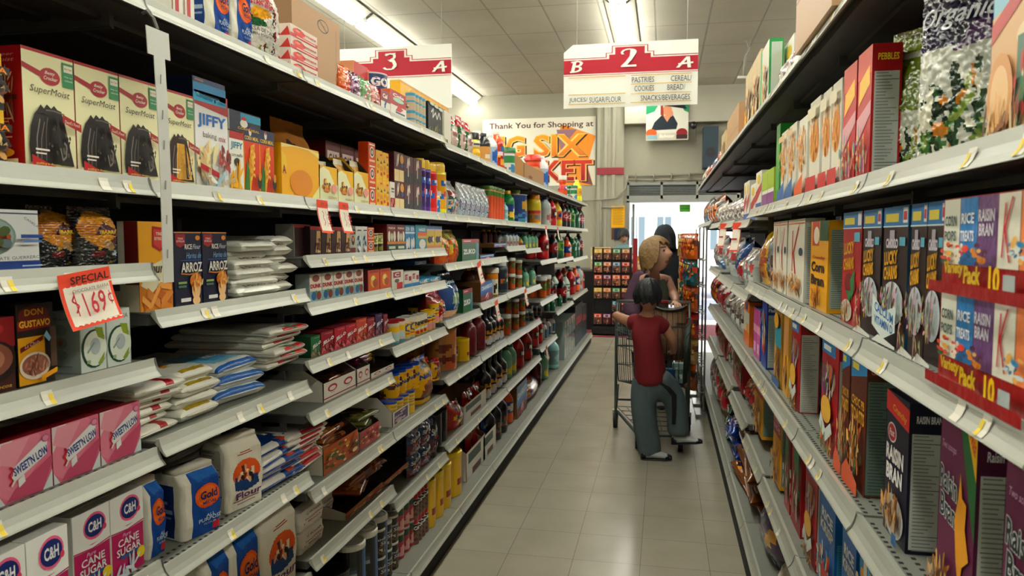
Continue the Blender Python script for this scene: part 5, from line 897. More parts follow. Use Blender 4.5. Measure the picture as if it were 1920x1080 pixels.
row('L', 1.5925, P, [('yellowcake', 309, 367, 163, 1), ('jiffy', 368, 431, 165, 1), ('bluebox', 366, 428, 116, 1, dict(dz=.205, dp=.16, h=.055)),
  ('jiffycorn', 432, 459, 243, 1), ('cornmeal', 459, 516, 234, 2, dict(dp=.04)), ('cornflour', 432, 492, 192, 1, dict(dx=-.0, dz=.158, h=.05, dp=.1)), ('maizcarton', 528, 600, 266, 1, dict(dp=.05)), ('kraft', 545, 605, 215, 1, dict(dx=-.10)),
  ('maiztray', 600, 634, 282, 1, dict(at='next to plain yellow carton', dp=.16)), ('maiztray', 634, 664, 292, 1, dict(desc='yellow and white zigzag carton with open front', at='in the middle of three', dp=.16)), ('maiztray', 664, 692, 294, 1, dict(desc='yellow and white zigzag cut carton', at='by the orange soda boxes', dp=.16)),
  ('sachet', 606, 622, 300, 1, dict(dx=-.02, at='nearer the camera')), ('sachet', 638, 656, 296, 1, dict(dx=-.02, desc='pale drink sachet leaning out of middle zigzag carton', at='')), ('sachet', 668, 684, 300, 1, dict(dx=-.02, desc='pale drink sachet in the third zigzag carton', at='')),
  ('darkred', 612, 690, 262, 3, dict(dx=-.14, dp=.1)), ('soda_orange', 692, 705, 265, 1, dict(st=3)), ('yellowpack', 706, 730, 280, 2, dict(st=2, dp=.03)), ('redwhite', 732, 741, 340, 1)])
row('L', 1.5885, P, [('pirulin', 740, 758, 283, 1, dict(st=2)), ('pirulin2', 758, 792, 290, 2, dict(st=2)),
  ('sprp', 793, 812, 295, 1), ('sprr', 812, 826, 302, 1), ('spry', 828, 844, 302, 1), ('sprb', 822, 829, 320, 1, dict(h=.09))])
row('L', 1.586, P, [('clearbag', 846, 864, 335, 1), ('clearbag2', 865, 918, 340, 6), ('tubes', 921, 948, 347, 5, dict(dp=.012))])
row('L', 1.583, P, [('jug', 949, 956, 378, 1, dict(desc='small red and white jug', at='next to green bottle')), ('greenbottle', 954, 974, 354, 1), ('tubes', 970, 978, 354, 1, dict(desc='slim pale tube behind the green juice bottle', dx=-.05)), ('bluecan', 979, 996, 362, 1)])
row('L', 1.579, P, [('orangejar', 996, 1030, 358, 1), ('palebottle', 1030, 1036, 362, 1, dict(at='by the orange jar'))])
row('L', 1.578, P, [('redsoda', 1040, 1047, 370, 1), ('osoda2', 1047, 1060, 376, 1), ('cola', 1060, 1073, 380, 2), ('gsoda', 1073, 1083, 378, 1), ('gsoda2', 1083, 1091, 382, 1), ('cola', 1091, 1103, 384, 2, dict(desc='dark cola bottle at the shelf end'))])
P = 'on third shelf'
row('L', 1.4205, P, [('canela', -75, 78, 388, 1, dict(dp=.06, yaw=.0)), ('ibarra', 82, 160, 345, 1, dict(dx=-.03, dp=.07, desc='glossy yellow and black chocolate bag in shade', at='next to white box')), ('ibarra', 158, 236, 350, 1, dict(dp=.07, at='beside the churro box'))])
row('L', 1.3205, 'by clip strip', [('churro', 262, 325, 414, 1), ('arroz', 328, 428, 434, 2), ('sugarbag', 441, 522, 452, 1, dict(st=6, dp=.26, jit=.035, yj=.10, at='', nest=.88)), ('sugarbag', 521, 556, 442, 1, dict(st=6, dp=.26, jit=.035, yj=.10, desc='white sugar bag with dark red print', at='further along', nest=.88))])
row('L', 1.4185, P, [('maroonside', 552, 582, 420, 1, dict(dx=-.02)), ('maroon', 582, 657, 424, 4), ('twotone', 657, 667, 430, 1), ('milkbox', 667, 689, 424, 2), ('soda_orange', 689, 702, 426, 1, dict(st=2, desc='orange soda box under the zigzag cartons')), ('jarcan', 703, 722, 437, 1), ('coconut', 726, 760, 420, 2)])
row('L', 1.4205, P, [('goya', 760, 778, 422, 2), ('goyateal', 779, 800, 418, 1), ('candybar', 800, 829, 422, 2)])
row('L', 1.3425, P, [('tangpouch', 831, 864, 430, 2), ('zuko', 866, 898, 446, 1), ('coolpack', 900, 949, 458, 2, dict(dp=.1)), ('cranb', 886, 946, 428, 6, dict(dx=-.10))])
row('L', 1.4075, P, [('palebottle', 951, 976, 438, 4), ('osoda2', 977, 984, 440, 1, dict(desc='small yellow bottle among pale ones'))])
row('L', 1.3785, P, [('greentop', 986, 1012, 440, 4), ('bluecan', 984, 990, 436, 1, dict(dx=-.06, desc='blue drink can behind green-capped bottles'))])
row('L', 1.2625, P, [('redsoda', 1016, 1040, 432, 1, dict(desc='large red soda bottle at front of row')), ('redsoda', 1012, 1026, 440, 1, dict(dx=-.12, desc='large red soda bottle standing further back'))])
row('L', 1.2405, 'on soda shelf', [('cola', 1042, 1050, 440, 1), ('gsoda', 1050, 1064, 436, 1), ('osoda', 1064, 1078, 442, 1)])
row('L', 1.2105, 'on soda shelf', [('gsoda2', 1078, 1090, 444, 2), ('cola', 1090, 1103, 436, 1, dict(desc='big cola bottle ending the row'))])
P = 'on fourth shelf'
row('L', 1.2205, P, [('cocoa', -80, 33, 606, 1), ('gustavo', 36, 106, 548, 1, dict(yaw=.0)), ('puravia', 152, 247, 588, 2)])
row('L', 1.2755, P, [('dinobox', 581, 682, 513, 5, dict(dp=.05)), ('jackbox', 690, 733, 507, 2)])
row('L', 1.2625, P, [('cbox', 735, 757, 508, 1), ('cbox2', 758, 786, 511, 2), ('bluewhite', 786, 826, 511, 2), ('bluetop', 778, 800, 484, 1, dict(dx=-.05, dz=.085, h=.075))])
row('L', 1.0585, P, [('redpouch', 820, 842, 548, 1), ('bluepouch', 845, 868, 514, 1), ('zuko', 868, 886, 534, 1, dict(desc='green shelf carton on its side', at='by milk pouch', h=.135)), ('coolpack', 901, 924, 530, 1, dict(desc='blue and red boxed juice carton')), ('cranb', 886, 900, 508, 2, dict(dx=-.1, desc='cranberry juice bottle in second row', h=.22))])
row('L', 1.0835, P, [('cranb', 904, 924, 508, 2, dict(dx=-.07, desc='cranberry juice bottle behind boxed carton')), ('appleb', 924, 943, 502, 1), ('bluejug', 945, 958, 478, 1, dict(st=1, h=.22)), ('tomjar', 959, 984, 476, 2, dict(st=2)), ('greentop', 985, 1010, 482, 2, dict(dz=.0, h=.19, desc='green-capped juice bottle beside jars'))])
P = 'on fifth shelf'
row('L', 1.0305, P, [('sweetlow', -6, 265, 836, 3)])
row('L', 1.0455, P, [('sugarbag2', 250, 345, 668, 1, dict(st=6, dp=.3, jit=.035, yj=.12, nest=.88, desc='plain white flour bag with red strip', at='')), ('sugarbag3', 346, 420, 700, 1, dict(st=4, dp=.3, jit=.035, yj=.12, nest=.88, at='')), ('ricebag', 424, 505, 685, 1, dict(st=3, dp=.3, jit=.035, yj=.12, nest=.88, at='')), ('beanbag', 506, 574, 612, 1, dict(st=6, dp=.3, jit=.03, yj=.09, nest=.88, at=''))])
row('L', 1.1005, P, [('gelg', 583, 601, 632, 1), ('gelr', 602, 626, 624, 1), ('gelc', 627, 668, 616, 2, dict(yj=.0)), ('gelo', 668, 688, 600, 1), ('gelr', 688, 703, 598, 1, dict(desc='dark red gelatin box past the orange one')), ('gelp', 704, 717, 590, 1), ('gelm', 719, 727, 590, 1)])
row('L', 1.0355, P, [('formula', 742, 764, 604, 1), ('formula2', 764, 782, 596, 1), ('nido', 784, 804, 592, 1), ('pronto', 806, 832, 574, 1), ('pronto', 775, 795, 580, 1, dict(dx=-.11, desc='yellow canister standing in the shadow behind'))])
P = 'on sixth shelf'
row('L', .7855, P, [('candh', 140, 272, 972, 2, dict(deep=2)), ('candh', -34, 134, 1030, 2, dict(dx=.045, h=.2, desc='white and magenta cane sugar box pulled forward'))])
row('L', .7655, P, [('goldmedal', 352, 408, 888, 1, dict(dp=.11, yaw=-.25, at='beside flour with oval')), ('goldmedal', 276, 312, 905, 1, dict(dx=-.03, dp=.1, desc='blue and white flour sack behind another')), ('flour', 434, 487, 828, 1, dict(dp=.095, yaw=-.2)),
   ('saucebag', 318, 420, 850, 1, dict(dx=-.16, dp=.22, st=3, h=.06)), ('bluerice', 478, 570, 812, 1, dict(st=5, dp=.28, jit=.03, yj=.09, nest=.88, at='')), ('redstripe', 545, 612, 752, 1, dict(st=7, dp=.28, jit=.03, yj=.08, nest=.88, at=''))])
row('L', .9405, P, [('whitetray', 606, 668, 697, 1, dict(at='next to flour')), ('whitetray', 669, 694, 672, 1, dict(desc='white cut-front tray in the middle of three')), ('whitetray', 695, 739, 660, 1, dict(desc='white cut-front tray holding yellow packets')),
   ('packet', 618, 660, 700, 1, dict(dx=-.04, dz=.035, h=.025, dp=.16, desc='orange-brown snack packet in first white tray')), ('packet2', 668, 694, 680, 1, dict(dx=-.04, dz=.05, h=.025, dp=.16, st=2, nest=.6)), ('packet3', 688, 700, 668, 1, dict(dx=-.04, dz=.05, h=.025, dp=.16, st=2, nest=.6))])
row('L', .7005, P, [('nesq', 742, 792, 685, 1, dict(dz=.085, h=.118, dx=-.02, desc='yellow powder tin with blue lid stacked on another')), ('nesqback', 738, 782, 740, 1, dict(h=.10, dx=.0)), ('nesq', 776, 795, 734, 1, dict(dx=-.07, h=.085, desc='yellow powder tin half hidden behind its neighbour')),
   ('nesqbot', 793, 818, 676, 1), ('nesqbot', 818, 828, 676, 1, dict(desc='narrow yellow pouch beside the milkshake pouch')), ('strawb', 820, 827, 672, 1)])
row('L', .7755, P, [('tanjar', 842, 866, 620, 1, dict(desc='orange drink box with pale nutrition panel')), ('yellowcan', 868, 890, 622, 1, dict(desc='short yellow powder canister by red juice', h=.13)), ('cranb2', 884, 918, 585, 2), ('blackb', 919, 948, 575, 4, dict(h=.24)), ('tomjar', 950, 964, 586, 1, dict(desc='glass of mixed fruit beside black bottles', h=.15)), ('tomjar', 966, 990, 582, 2, dict(desc='jar of mixed fruit on the juice shelf', st=2, h=.12)), ('bluejug', 992, 1022, 566, 2, dict(h=.2))])
P = 'on seventh shelf'
row('L', .7005, P, [('orangetray', 606, 672, 812, 1, dict(at='under white trays', dz=.0)), ('pinktray', 674, 712, 790, 1), ('greyside', 736, 768, 748, 1, dict(at='by tins', yj=.0)), 
   ('packet', 610, 666, 800, 1, dict(dx=-.03, dz=.04, h=.022, dp=.17, st=4, nest=.75, yj=.25, jit=.03, desc='brown cellophane snack packet heaped in orange tray', at='')), ('packet4', 676, 710, 800, 1, dict(dx=-.03, dz=.045, h=.022, dp=.17, st=3, nest=.75, yj=.25, at=''))])
row('L', .4875, P, [('orangetray', 648, 718, 955, 1, dict(desc='orange printed cut-front tray on lower shelf', at='')), ('orangetray', 719, 766, 900, 1, dict(desc='orange and blue tray at the bay end', at='')), ('packet', 655, 714, 940, 1, dict(dx=-.05, dz=.03, h=.022, dp=.17, st=3, nest=.75, yj=.3, desc='dark brown packet in the lower orange tray', at='')),
   ('packet', 708, 724, 900, 1, dict(dx=-.03, dz=.05, h=.022, dp=.18, st=5, nest=.75, yj=.3, jit=.03, desc='tan cellophane packet heaped at bay end', at=''))])
row('L', .4105, P, [('splenda', 772, 812, 815, 2, dict(st=2, dp=.05)), ('splenda', 812, 824, 800, 1, dict(desc='maroon berry pouch standing taller', h=.2)), ('tyre', 812, 842, 790, 1, dict(h=.16)), ('tangpouch', 838, 852, 770, 1, dict(desc='orange snack bag behind black tub', dx=-.06, h=.16))])
row('L', .4455, P, [('snackbar', 856, 872, 730, 1, dict(desc='red snack bag leaning in dark corner', h=.14)), ('whitebox', 868, 912, 722, 1, dict(h=.12)), ('blackb', 915, 955, 672, 4, dict(h=.25, desc='black grape juice bottle on lower shelf')), ('greentop', 956, 972, 668, 2, dict(h=.23, desc='green grape juice bottle in shade')), ('redsoda', 974, 1004, 640, 2, dict(h=.25, desc='orange-red juice bottle in shade'))])
row('L', .5005, P, [('redsoda', 1006, 1021, 620, 2, dict(desc='crimson juice bottle by the water jugs', h=.26))])
row('L', .9055, P, [('tomjar', 1020, 1036, 545, 2, dict(h=.2, desc='orange juice jar on the short shelf'))])
row('L', .5005, P, [('milkjug', 1022, 1044, 572, 3, dict(h=.34))])
row('L', .7205, 'on soda shelf', [('gsoda2', 1034, 1060, 518, 2, dict(h=.36, desc='big green soda bottle in low row')), ('cola', 1060, 1066, 524, 1, dict(desc='cola bottle beside big green ones'))])
row('L', .7555, 'on soda shelf', [('wsoda', 1062, 1074, 518, 1), ('redsoda', 1076, 1082, 506, 1, dict(desc='red soda bottle with white label')), ('osoda', 1082, 1092, 504, 1, dict(desc='orange soda bottle by red one')), ('palebottle', 1090, 1097, 500, 1, dict(desc='clear soda bottle near shelf end')), ('redsoda', 1095, 1100, 504, 1, dict(desc='last red soda bottle before candy rack'))])
P = 'near the floor'
row('L', .4505, 'on lowest shelf seen', [('goldmedal', 388, 436, 1040, 1, dict(dp=.1)), ('goldmedal', 432, 490, 1010, 1, dict(dp=.1, desc='white and blue flour sack by taller sack')), ('flour', 492, 560, 945, 1, dict(dp=.12)), ('brick', 562, 608, 910, 1, dict(dx=-.02, st=2, dp=.12, h=.15)), ('brick', 592, 626, 905, 1, dict(dx=-.10, st=2, dp=.12, h=.165, desc='white powdered sugar brick set further back'))])
row('L', .1305, P, [('morton', 612, 692, 1010, 2, dict(h=.21, dx=.03)), ('salt', 672, 718, 985, 1, dict(dx=.045, h=.27, st=1)), ('salt', 696, 735, 970, 1, dict(dx=.03, dz=.02, h=.25, desc='blue-striped salt canister behind the first')), ('salt2', 716, 752, 960, 1, dict(st=2, dx=.03, h=.135)), ('salt2', 738, 768, 950, 1, dict(st=2, dx=.0, h=.135, desc='black herb salt canister further along')), ('salt3', 752, 782, 942, 1, dict(st=2, dx=.02, h=.13)), ('salt3', 768, 792, 935, 1, dict(st=2, dx=-.02, h=.13, desc='red and green salt canister near cocoa jar')),
   ('calc', 782, 806, 930, 1, dict(dx=.035, st=2, h=.12)), ('yellowcan', 808, 838, 920, 1, dict(dx=.045, h=.235)), ('yellowcan', 832, 856, 900, 1, dict(dx=.045, h=.235, desc='second tall yellow spice canister')), ('yellowcan', 852, 876, 880, 1, dict(dx=.05, h=.235, desc='third tall yellow spice canister by white tray'))])
row('L', .1305, P, [('whitebox', 874, 910, 850, 1, dict(dx=.03, h=.2, desc='white tray with dark wrapped jars')), ('whitebox', 906, 930, 820, 1, dict(dx=.03, h=.18, desc='white tray with blue bags')), ('blackw', 922, 956, 760, 3, dict(dx=.03, h=.32)), ('osoda', 956, 968, 760, 1, dict(dx=.02, h=.28, desc='orange juice bottle beside white-capped ones')), ('coolpack', 969, 988, 730, 1, dict(dx=.03, h=.24, desc='blue boxed drink carton')), ('snackbar', 988, 1018, 715, 1, dict(dx=.03, h=.17)), ('cranb', 1006, 1024, 680, 1, dict(dx=.0, h=.25, desc='cranberry bottle low by the jugs')), ('greentop', 1022, 1034, 670, 1, dict(dx=.02, h=.26, desc='yellow-green bottle beside water jug'))])
row('L', .1305, P, [('jug', 1034, 1060, 640, 1, dict(dx=.04, h=.40)), ('tallclear', 1058, 1078, 600, 1, dict(dx=.03, h=.42)), ('sodapack', 1078, 1092, 590, 1, dict(dx=.03, h=.5, dp=.2)), ('sodapack', 1092, 1101, 585, 1, dict(dx=.03, h=.42, desc='dark blue soda carton by aisle end', dp=.2))])

row('L', .4455, 'in white tray', [('snackbar', 874, 906, 722, 2, dict(h=.13, dx=-.03, dz=.006, dp=.05, desc='red snack bag standing in the upper white tray'))])
row('L', .1305, 'near the floor', [('redpouch', 880, 906, 850, 2, dict(h=.2, dx=.0, dz=.006, dp=.05, desc='red and white wrapped packet in low white tray')), ('bluepouch', 909, 928, 820, 2, dict(h=.19, dx=.0, dz=.006, dp=.05, desc='blue wrapped packet in second low tray'))])
# ------------------------------------------------------------------ cereal side of the aisle
NUT = [('R', 0, 0, 1, 1, 'b9b9ae'), ('N', .06, .03, .94, .84, 'c4c3b8', '6a6b66')]
def nut(top, body, name='', nc='d8c23a'):
    o = [('R', 0, 0, 1, 1, body), ('R', 0, .82, 1, 1, top), ('N', .08, .03, .92, .80, 'b4b7b2', '3a3c3c')]
    if name: o.append(('T', name, .5, .9, .7, .05, nc, .05, .02))
    return o
CRISP = ['b8864a', '8a5a2c', 'd0a86a', 'c8b08a', '6a4524']
def cer(key, desc, c, art_, sart, **kw): design(key, 'box', 'cereal_box', desc, c, art_, 'box', sart=sart, dp=kw.pop('dp', .055), **kw)
cer('pebbles', 'red cereal box with yellow name and nutrition panel', 'b01c24', [('R', .0, .8, 1, 1, 'c8502c'), ('P', [(.1, .6), (.9, .72), (.85, .86), (.15, .78)], 'd8b03a'), ('P', [(0, .3), (1, .5), (1, .6), (0, .5)], 'c89aa0'), ('F', .5, .22, .45, .18, ['d8b83a', 'c8442c', '5a9a8a', 'a85a9a', 'd8d0c0'], 50, .14)], nut('a81c24', 'a81c24', 'PEBBLES'), side='a01a22')
cer('whitecereal', 'white cereal box with orange bowl of rings', 'd0cdbf', [('E', .5, .55, .42, .2, 'd09a4a'), ('F', .5, .6, .4, .2, ['d8a050', 'c88a3a', 'e0b86a'], 40, .16), ('R', 0, .0, 1, .2, 'b82a34'), ('R', .1, .8, .9, .92, 'c8c0a8')], [('R', 0, 0, 1, 1, 'cfcdc4'), ('N', .1, .1, .9, .9, 'cfcdc4', '8a8a84')], side='cfcdc4')
cer('whiteblue', 'white cereal box with orange rings and blue foot', 'd0cdbf', [('F', .5, .6, .4, .25, ['d8a050', 'c88a3a', 'e0b86a'], 50, .16), ('P', [(0, 0), (1, 0), (1, .3), (0, .15)], '2a6aa0'), ('R', .1, .85, .9, .93, 'c8b08a')], [('R', 0, 0, 1, 1, 'cfcdc4'), ('R', 0, 0, 1, .2, '2a6aa0')], side='cfcdc4')
cer('whiteor', 'white cereal box with orange and red foot', 'd0cdbf', [('F', .5, .62, .4, .25, ['d8a050', 'c88a3a', 'e0b86a'], 50, .16), ('P', [(0, 0), (1, 0), (1, .3), (0, .15)], 'c8642a')], [('R', 0, 0, 1, 1, 'cfcdc4'), ('R', 0, 0, 1, .12, 'b02a2a')], side='cfcdc4')
cer('greencereal', 'narrow bright green cereal box', '2a8a3a', [('R', .1, .2, .9, .8, '4a9a4a')], [('R', 0, 0, 1, 1, '2a8a3a')], side='24803a')
cer('limebox', 'small lime and violet cereal bar box', 'c8ccc0', [('R', 0, .5, 1, 1, '9ab02a'), ('R', 0, 0, 1, .4, '8a4a8a')], [('R', 0, 0, 1, 1, 'a0b03a')], side='9ab02a')
cer('smallbox', 'small white cereal bar box with red and blue print', 'cfccc2', [('P', [(0, .2), (1, .5), (1, .7), (0, .5)], 'a82a2a'), ('R', 0, 0, 1, .2, '2a5a9a'), ('E', .5, .8, .3, .12, 'c8b02a')], [('R', 0, 0, 1, 1, 'c8c6bc')], side='c8c6bc')
cer('shake', 'pale blue coating mix box with a breaded drumstick', '8fb4c0', [('P', [(.0, .0), (1, .0), (1, .62), (0, .55)], 'c8a884'), ('T', 'SHAKEN', .5, .88, .88, .1, 'dca23a', 0, .04), ('T', 'BAKE', .45, .73, .6, .12, 'dca23a', 0, .04), ('P', [(.0, .44), (.85, .6), (.85, .68), (0, .52)], 'b04a44'), ('E', .75, .42, .2, .05, 'cfc0a0'), ('R', .58, .1, .95, .42, '5a7a6a'), ('F', .7, .2, .16, .12, ['b8443a', '4a7a4a', 'd8d0b8'], 14, .3), ('E', .3, .2, .28, .18, 'c89a6a'), ('E', .3, .2, .2, .13, 'd8b890'), ('F', .4, .05, .4, .06, CRISP, 24, .3)], [('R', 0, 0, 1, 1, '7fb0c4')], side='6aa8c4', dp=.06)
design('crouton', 'pouch', 'salad_topping_bag', 'clear and purple crouton bag with salad picture', 'c4c4ba', [('R', 0, .52, 1, .78, '2e2548'), ('P', [(.4, .5), (1, .56), (1, .7), (.55, .62)], '5a3068'), ('T', 'Organic', .4, .66, .66, .12, 'd0d0d8', .3, .01), ('R', 0, .78, 1, 1, '9aa0a0'), ('E', .9, .5, .12, .1, 'c88a2a'), ('F', .5, .2, .46, .2, ['2f5a34', '4a7a3a', '1f4028', 'c88a2a', '8a9a4a', 'd8d4c4'], 70, .17)], 'bag', m='foil', g=(60, 84), back='b8bab4', seal=.1)
design('crouton2', 'pouch', 'salad_topping_bag', 'clear and olive green crouton bag', 'c0c2b4', [('R', .1, .45, 1, .8, '7a8a2a'), ('R', 0, .84, 1, 1, '8a9440'), ('F', .5, .14, .46, .16, ['2f5a34', '4a7a3a', '1f4028', 'c88a2a', '8a9a4a', 'd8d4c4'], 60, .17)], 'bag', m='foil', g=(50, 70), back='aab09a', seal=.12)
def lucky(body):
    return [('R', 0, .86, 1, 1, '2f7fae'), ('R', .08, .89, .62, .95, 'd0c050'), ('R', .8, .88, .97, .985, 'd8d4d0'), ('R', .82, .9, .95, .96, 'b8404a'), ('R', 0, .852, 1, .862, 'c8d4d8'), ('P', [(.15, .7), (.3, .76), (.3, .83), (.5, .83), (.5, .76), (.62, .7)], 'b0aab4'), ('T', 'CHOCO', .4, .735, .5, .07, 'd0ccd4', 0, .04), ('T', 'LUCKY', .38, .63, .54, .1, 'd8a81c', 0, .04, .05), ('T', 'CHARMS', .38, .52, .56, .1, 'd8a81c', 0, .04, .05), ('R', .72, .72, .94, .78, '6ab0c4'),
        ('E', .5, .3, .44, .16, 'c0c8cc'), ('F', .45, .3, .4, .13, ['7a4a34', 'c8b8c0', '5a3424', 'd89ab0', '8ab08a', 'd0c06a'], 60, .16), ('P', [(0, .0), (.3, .06), (1, .02), (1, 0)], 'd0d0cc'), ('F', .35, .13, .3, .08, ['7a4a34', '5a3424', 'c8a8a0', 'b8c08a'], 26, .2)]
cer('luckyc', 'dark brown marshmallow cereal box with blue top band', '3a2626', lucky('3a2626'), [('R', 0, 0, 1, 1, '2e2024'), ('R', 0, .86, 1, 1, '1f5a8a'), ('N', .1, .05, .9, .8, '7a98a0', '24343a')], side='2a1e22', top='241a1c')
cer('luckyd', 'dark brown cereal box with calcium and vitamin panel', '3a2626', lucky('3a2626')[:-1]+[('P', [(0, .12), (.5, .04), (1, .12), (1, .3), (.5, .24), (0, .36)], 'c8d0cc'), ('T', 'CALCIUM', .52, .235, .8, .07, '3a7ab0', 0, .02, -.08), ('T', 'VITAMIN D', .52, .15, .8, .06, '3a7ab0', 0, .02, -.05)], [('R', 0, 0, 1, 1, '2a5a7a'), ('N', .1, .05, .9, .95, '7a98a0', '24343a')], side='241e22', top='241a1c')
cer('luckyr', 'red marshmallow cereal box with green leaf shapes', 'a81a26', [('R', 0, .86, 1, 1, '2f7fae'), ('R', .08, .89, .62, .95, 'd0c050'), ('R', .8, .88, .97, .985, 'd8d4d0'), ('R', 0, .852, 1, .862, 'c8d4d8'), ('T', 'LUCKY', .38, .68, .54, .11, 'd8a81c', 0, .04, .05), ('T', 'CHARMS', .38, .54, .56, .11, 'd8a81c', 0, .04, .05), ('R', .66, .74, .94, .82, '6ab0c4'), ('E', .5, .36, .3, .1, '7a1a24'), ('P', [(.5, .4), (.75, .5), (.7, .3), (.6, .22)], '3a7a4a'), ('P', [(.3, .3), (.6, .3), (.5, .18)], '3a7a4a'), ('E', .35, .12, .3, .1, 'c0b8b0'), ('F', .35, .12, .24, .07, ['b8863a', '7a5a2a', 'd8c88a'], 30, .2)], nut('8a1620', '8a1620'), side='8a1620', top='8a1620')
cer('cornbran', 'yellow corn bran cereal box with green corner', 'd8a618', [('R', 0, .0, 1, .22, 'd0a010'), ('R', .1, .72, .5, 1, 'b8442c'), ('E', .35, .84, .16, .1, 'd8d0c0'), ('R', .55, .78, 1, 1, '1f5a3a'), ('T', 'Crunchy', .5, .585, .7, .05, 'b0401c', .1, .02), ('T', 'Corn', .46, .48, .74, .12, '3a1c14', 0, .04), ('T', 'Bran', .46, .33, .74, .12, '3a1c14', 0, .04), ('F', .45, .14, .3, .09, ['a8682a', 'c8893a', '7a4a1c'], 24, .25)], [('R', 0, 0, 1, 1, 'c89a16'), ('N', .1, .05, .9, .9, '9aa49a', '3a4440')], side='c8981a')
cer('specialk', 'white cereal box with big red letter and flake bowl', 'd2cfc0', [('S', [(.3, .86), (.3, .34)], .05, 'b01c2c'), ('S', [(.66, .9), (.34, .55)], .06, 'b01c2c'), ('S', [(.36, .6), (.56, .2)], .07, 'b01c2c'), ('E', .8, .6, .12, .05, '1f4f6a'), ('R', .0, .94, 1, .955, 'c8703a'), ('E', .5, .17, .42, .15, 'd8d4c8'), ('F', .5, .19, .38, .13, ['b8803a', 'c8924a', '9a6a2c', 'd8b07a'], 60, .17)], [('R', 0, 0, 1, 1, 'c4c4bc'), ('N', .1, .05, .9, .9, 'b8bcb8', '4a5a64')], side='c9c7bc')
PACK = [('R', 0, 0, 1, 1, '9a1c24')]
for i, cc in enumerate(('cfd0c4', '3a86b8', '7a5a86', 'd4d2c6', 'd88a5a')):
    PACK += [('R', .01+i*.198, .3, .2+i*.198, .99, cc)]
PACK += [('T', 'CORN', .1, .76, .14, .11, '3a5a5a', 0, .02), ('T', 'POPS', .1, .6, .14, .11, '3a5a5a', 0, .02), ('T', 'RICE', .3, .78, .14, .11, 'd8e0e4', 0, .03), ('T', 'TREATS', .3, .6, .15, .11, 'd8e0e4', 0, .03), ('T', 'RAISIN', .5, .8, .16, .12, 'c8c4cc', 0, .03), ('T', 'BRAN', .5, .66, .14, .12, 'c8c4cc', 0, .03), ('S', [(.68, .9), (.66, .4)], .012, 'b8283a'), ('S', [(.74, .95), (.68, .66), (.73, .36)], .014, 'b8283a'), ('F', .1, .42, .08, .1, ['c85a3a', 'd8a83a', '3a6a5a'], 14, .3), ('F', .3, .42, .08, .1, ['d84a3a', 'd8d0c0', '3a6a9a'], 14, .3), ('F', .5, .42, .08, .1, ['c8862a', '6a3a5a', 'd8b06a'], 14, .3), ('F', .9, .5, .07, .15, ['3a8ab0', 'd8b06a', 'c8d4d8'], 14, .3),
  ('T', 'Variety', .3, .26, .22, .16, 'c8b02a', .2, .04, .05), ('T', 'Pack', .5, .22, .18, .18, 'c8b02a', .2, .04, .05), ('T', '10', .72, .2, .1, .26, 'd8b81c', 0, .04), ('R', .8, .02, .9, .26, 'a8b0b0'), ('P', [(0, 0), (1, 0), (1, .12), (0, .12)], '9a1c24')]
design('variety', 'box', 'cereal_variety_pack', 'shrink-wrapped red variety pack of small cereal boxes', '9a1c24', PACK, 'pack', m='film', dp=.1, side='b0706a', sart=[('R', 0, 0, 1, 1, '9a2a34'), ('R', 0, .3, 1, 1, 'c8beb4')])
cer('rbpurple', 'purple raisin bran box with green stripe and flakes', '6a2350', [('P', [(.55, 1), (1, .45), (1, 1)], '1f6a3a'), ('P', [(.72, 1), (1, .76), (1, 1)], 'd0a81c'), ('T', 'FREE', .9, .94, .16, .06, 'b82430', 0, .03, -.5), ('T', 'Two scoops', .28, .84, .4, .05, 'c8a8c0', .3), ('T', 'Raisin', .3, .66, .5, .13, 'd0d4d4', 0, .06, -.05), ('T', 'Raisin', .3, .66, .48, .12, '1f3a3f', 0, .02, -.05), ('T', 'Bran', .32, .52, .46, .13, 'd0d4d4', 0, .06, -.05), ('T', 'Bran', .32, .52, .44, .12, '1f3a3f', 0, .02, -.05), ('P', [(.6, .3), (.52, .5), (.6, .62), (.64, .76), (.7, .64), (.82, .62), (.8, .5), (.92, .36), (.76, .3), (.7, .16)], 'd09a24'), ('F', .25, .13, .28, .12, CRISP+['3a2030'], 50, .2), ('R', .62, .04, .88, .2, '3a7a4a')], nut('5a1a44', '5a1a44', 'Raisin Bran', 'd0d0d4'), side='54183f', top='4a1538')
cer('rbnavy', 'dark navy raisin bran box with red round badge', '1c1c38', [('P', [(0, .86), (1, .8), (1, .95), (0, 1)], 'b82a2c'), ('T', 'Crunchy', .6, .88, .6, .06, 'd8a83a', .1, .02, -.06), ('E', .3, .72, .2, .07, 'c8c0c0'), ('E', .3, .72, .17, .058, 'a81c28'), ('T', 'Post', .3, .72, .22, .05, 'e0d8d8', .2, .02), ('T', 'RAISIN', .46, .575, .76, .115, 'd4d2d0', 0, .04), ('T', 'BRAN', .46, .44, .7, .115, 'd4d2d0', 0, .04), ('E', .5, .16, .42, .15, 'c0c0bc'), ('F', .5, .2, .36, .13, CRISP, 50, .2), ('R', .75, .02, .95, .1, '2a6a9a')], nut('1a1c34', '1a1c34', 'RAISIN BRAN', 'd0d0d0'), side='16182c', top='16182a', tart=[('R', .2, .4, .35, .6, '8a9aa8'), ('R', .45, .4, .8, .6, '8a9aa8')])
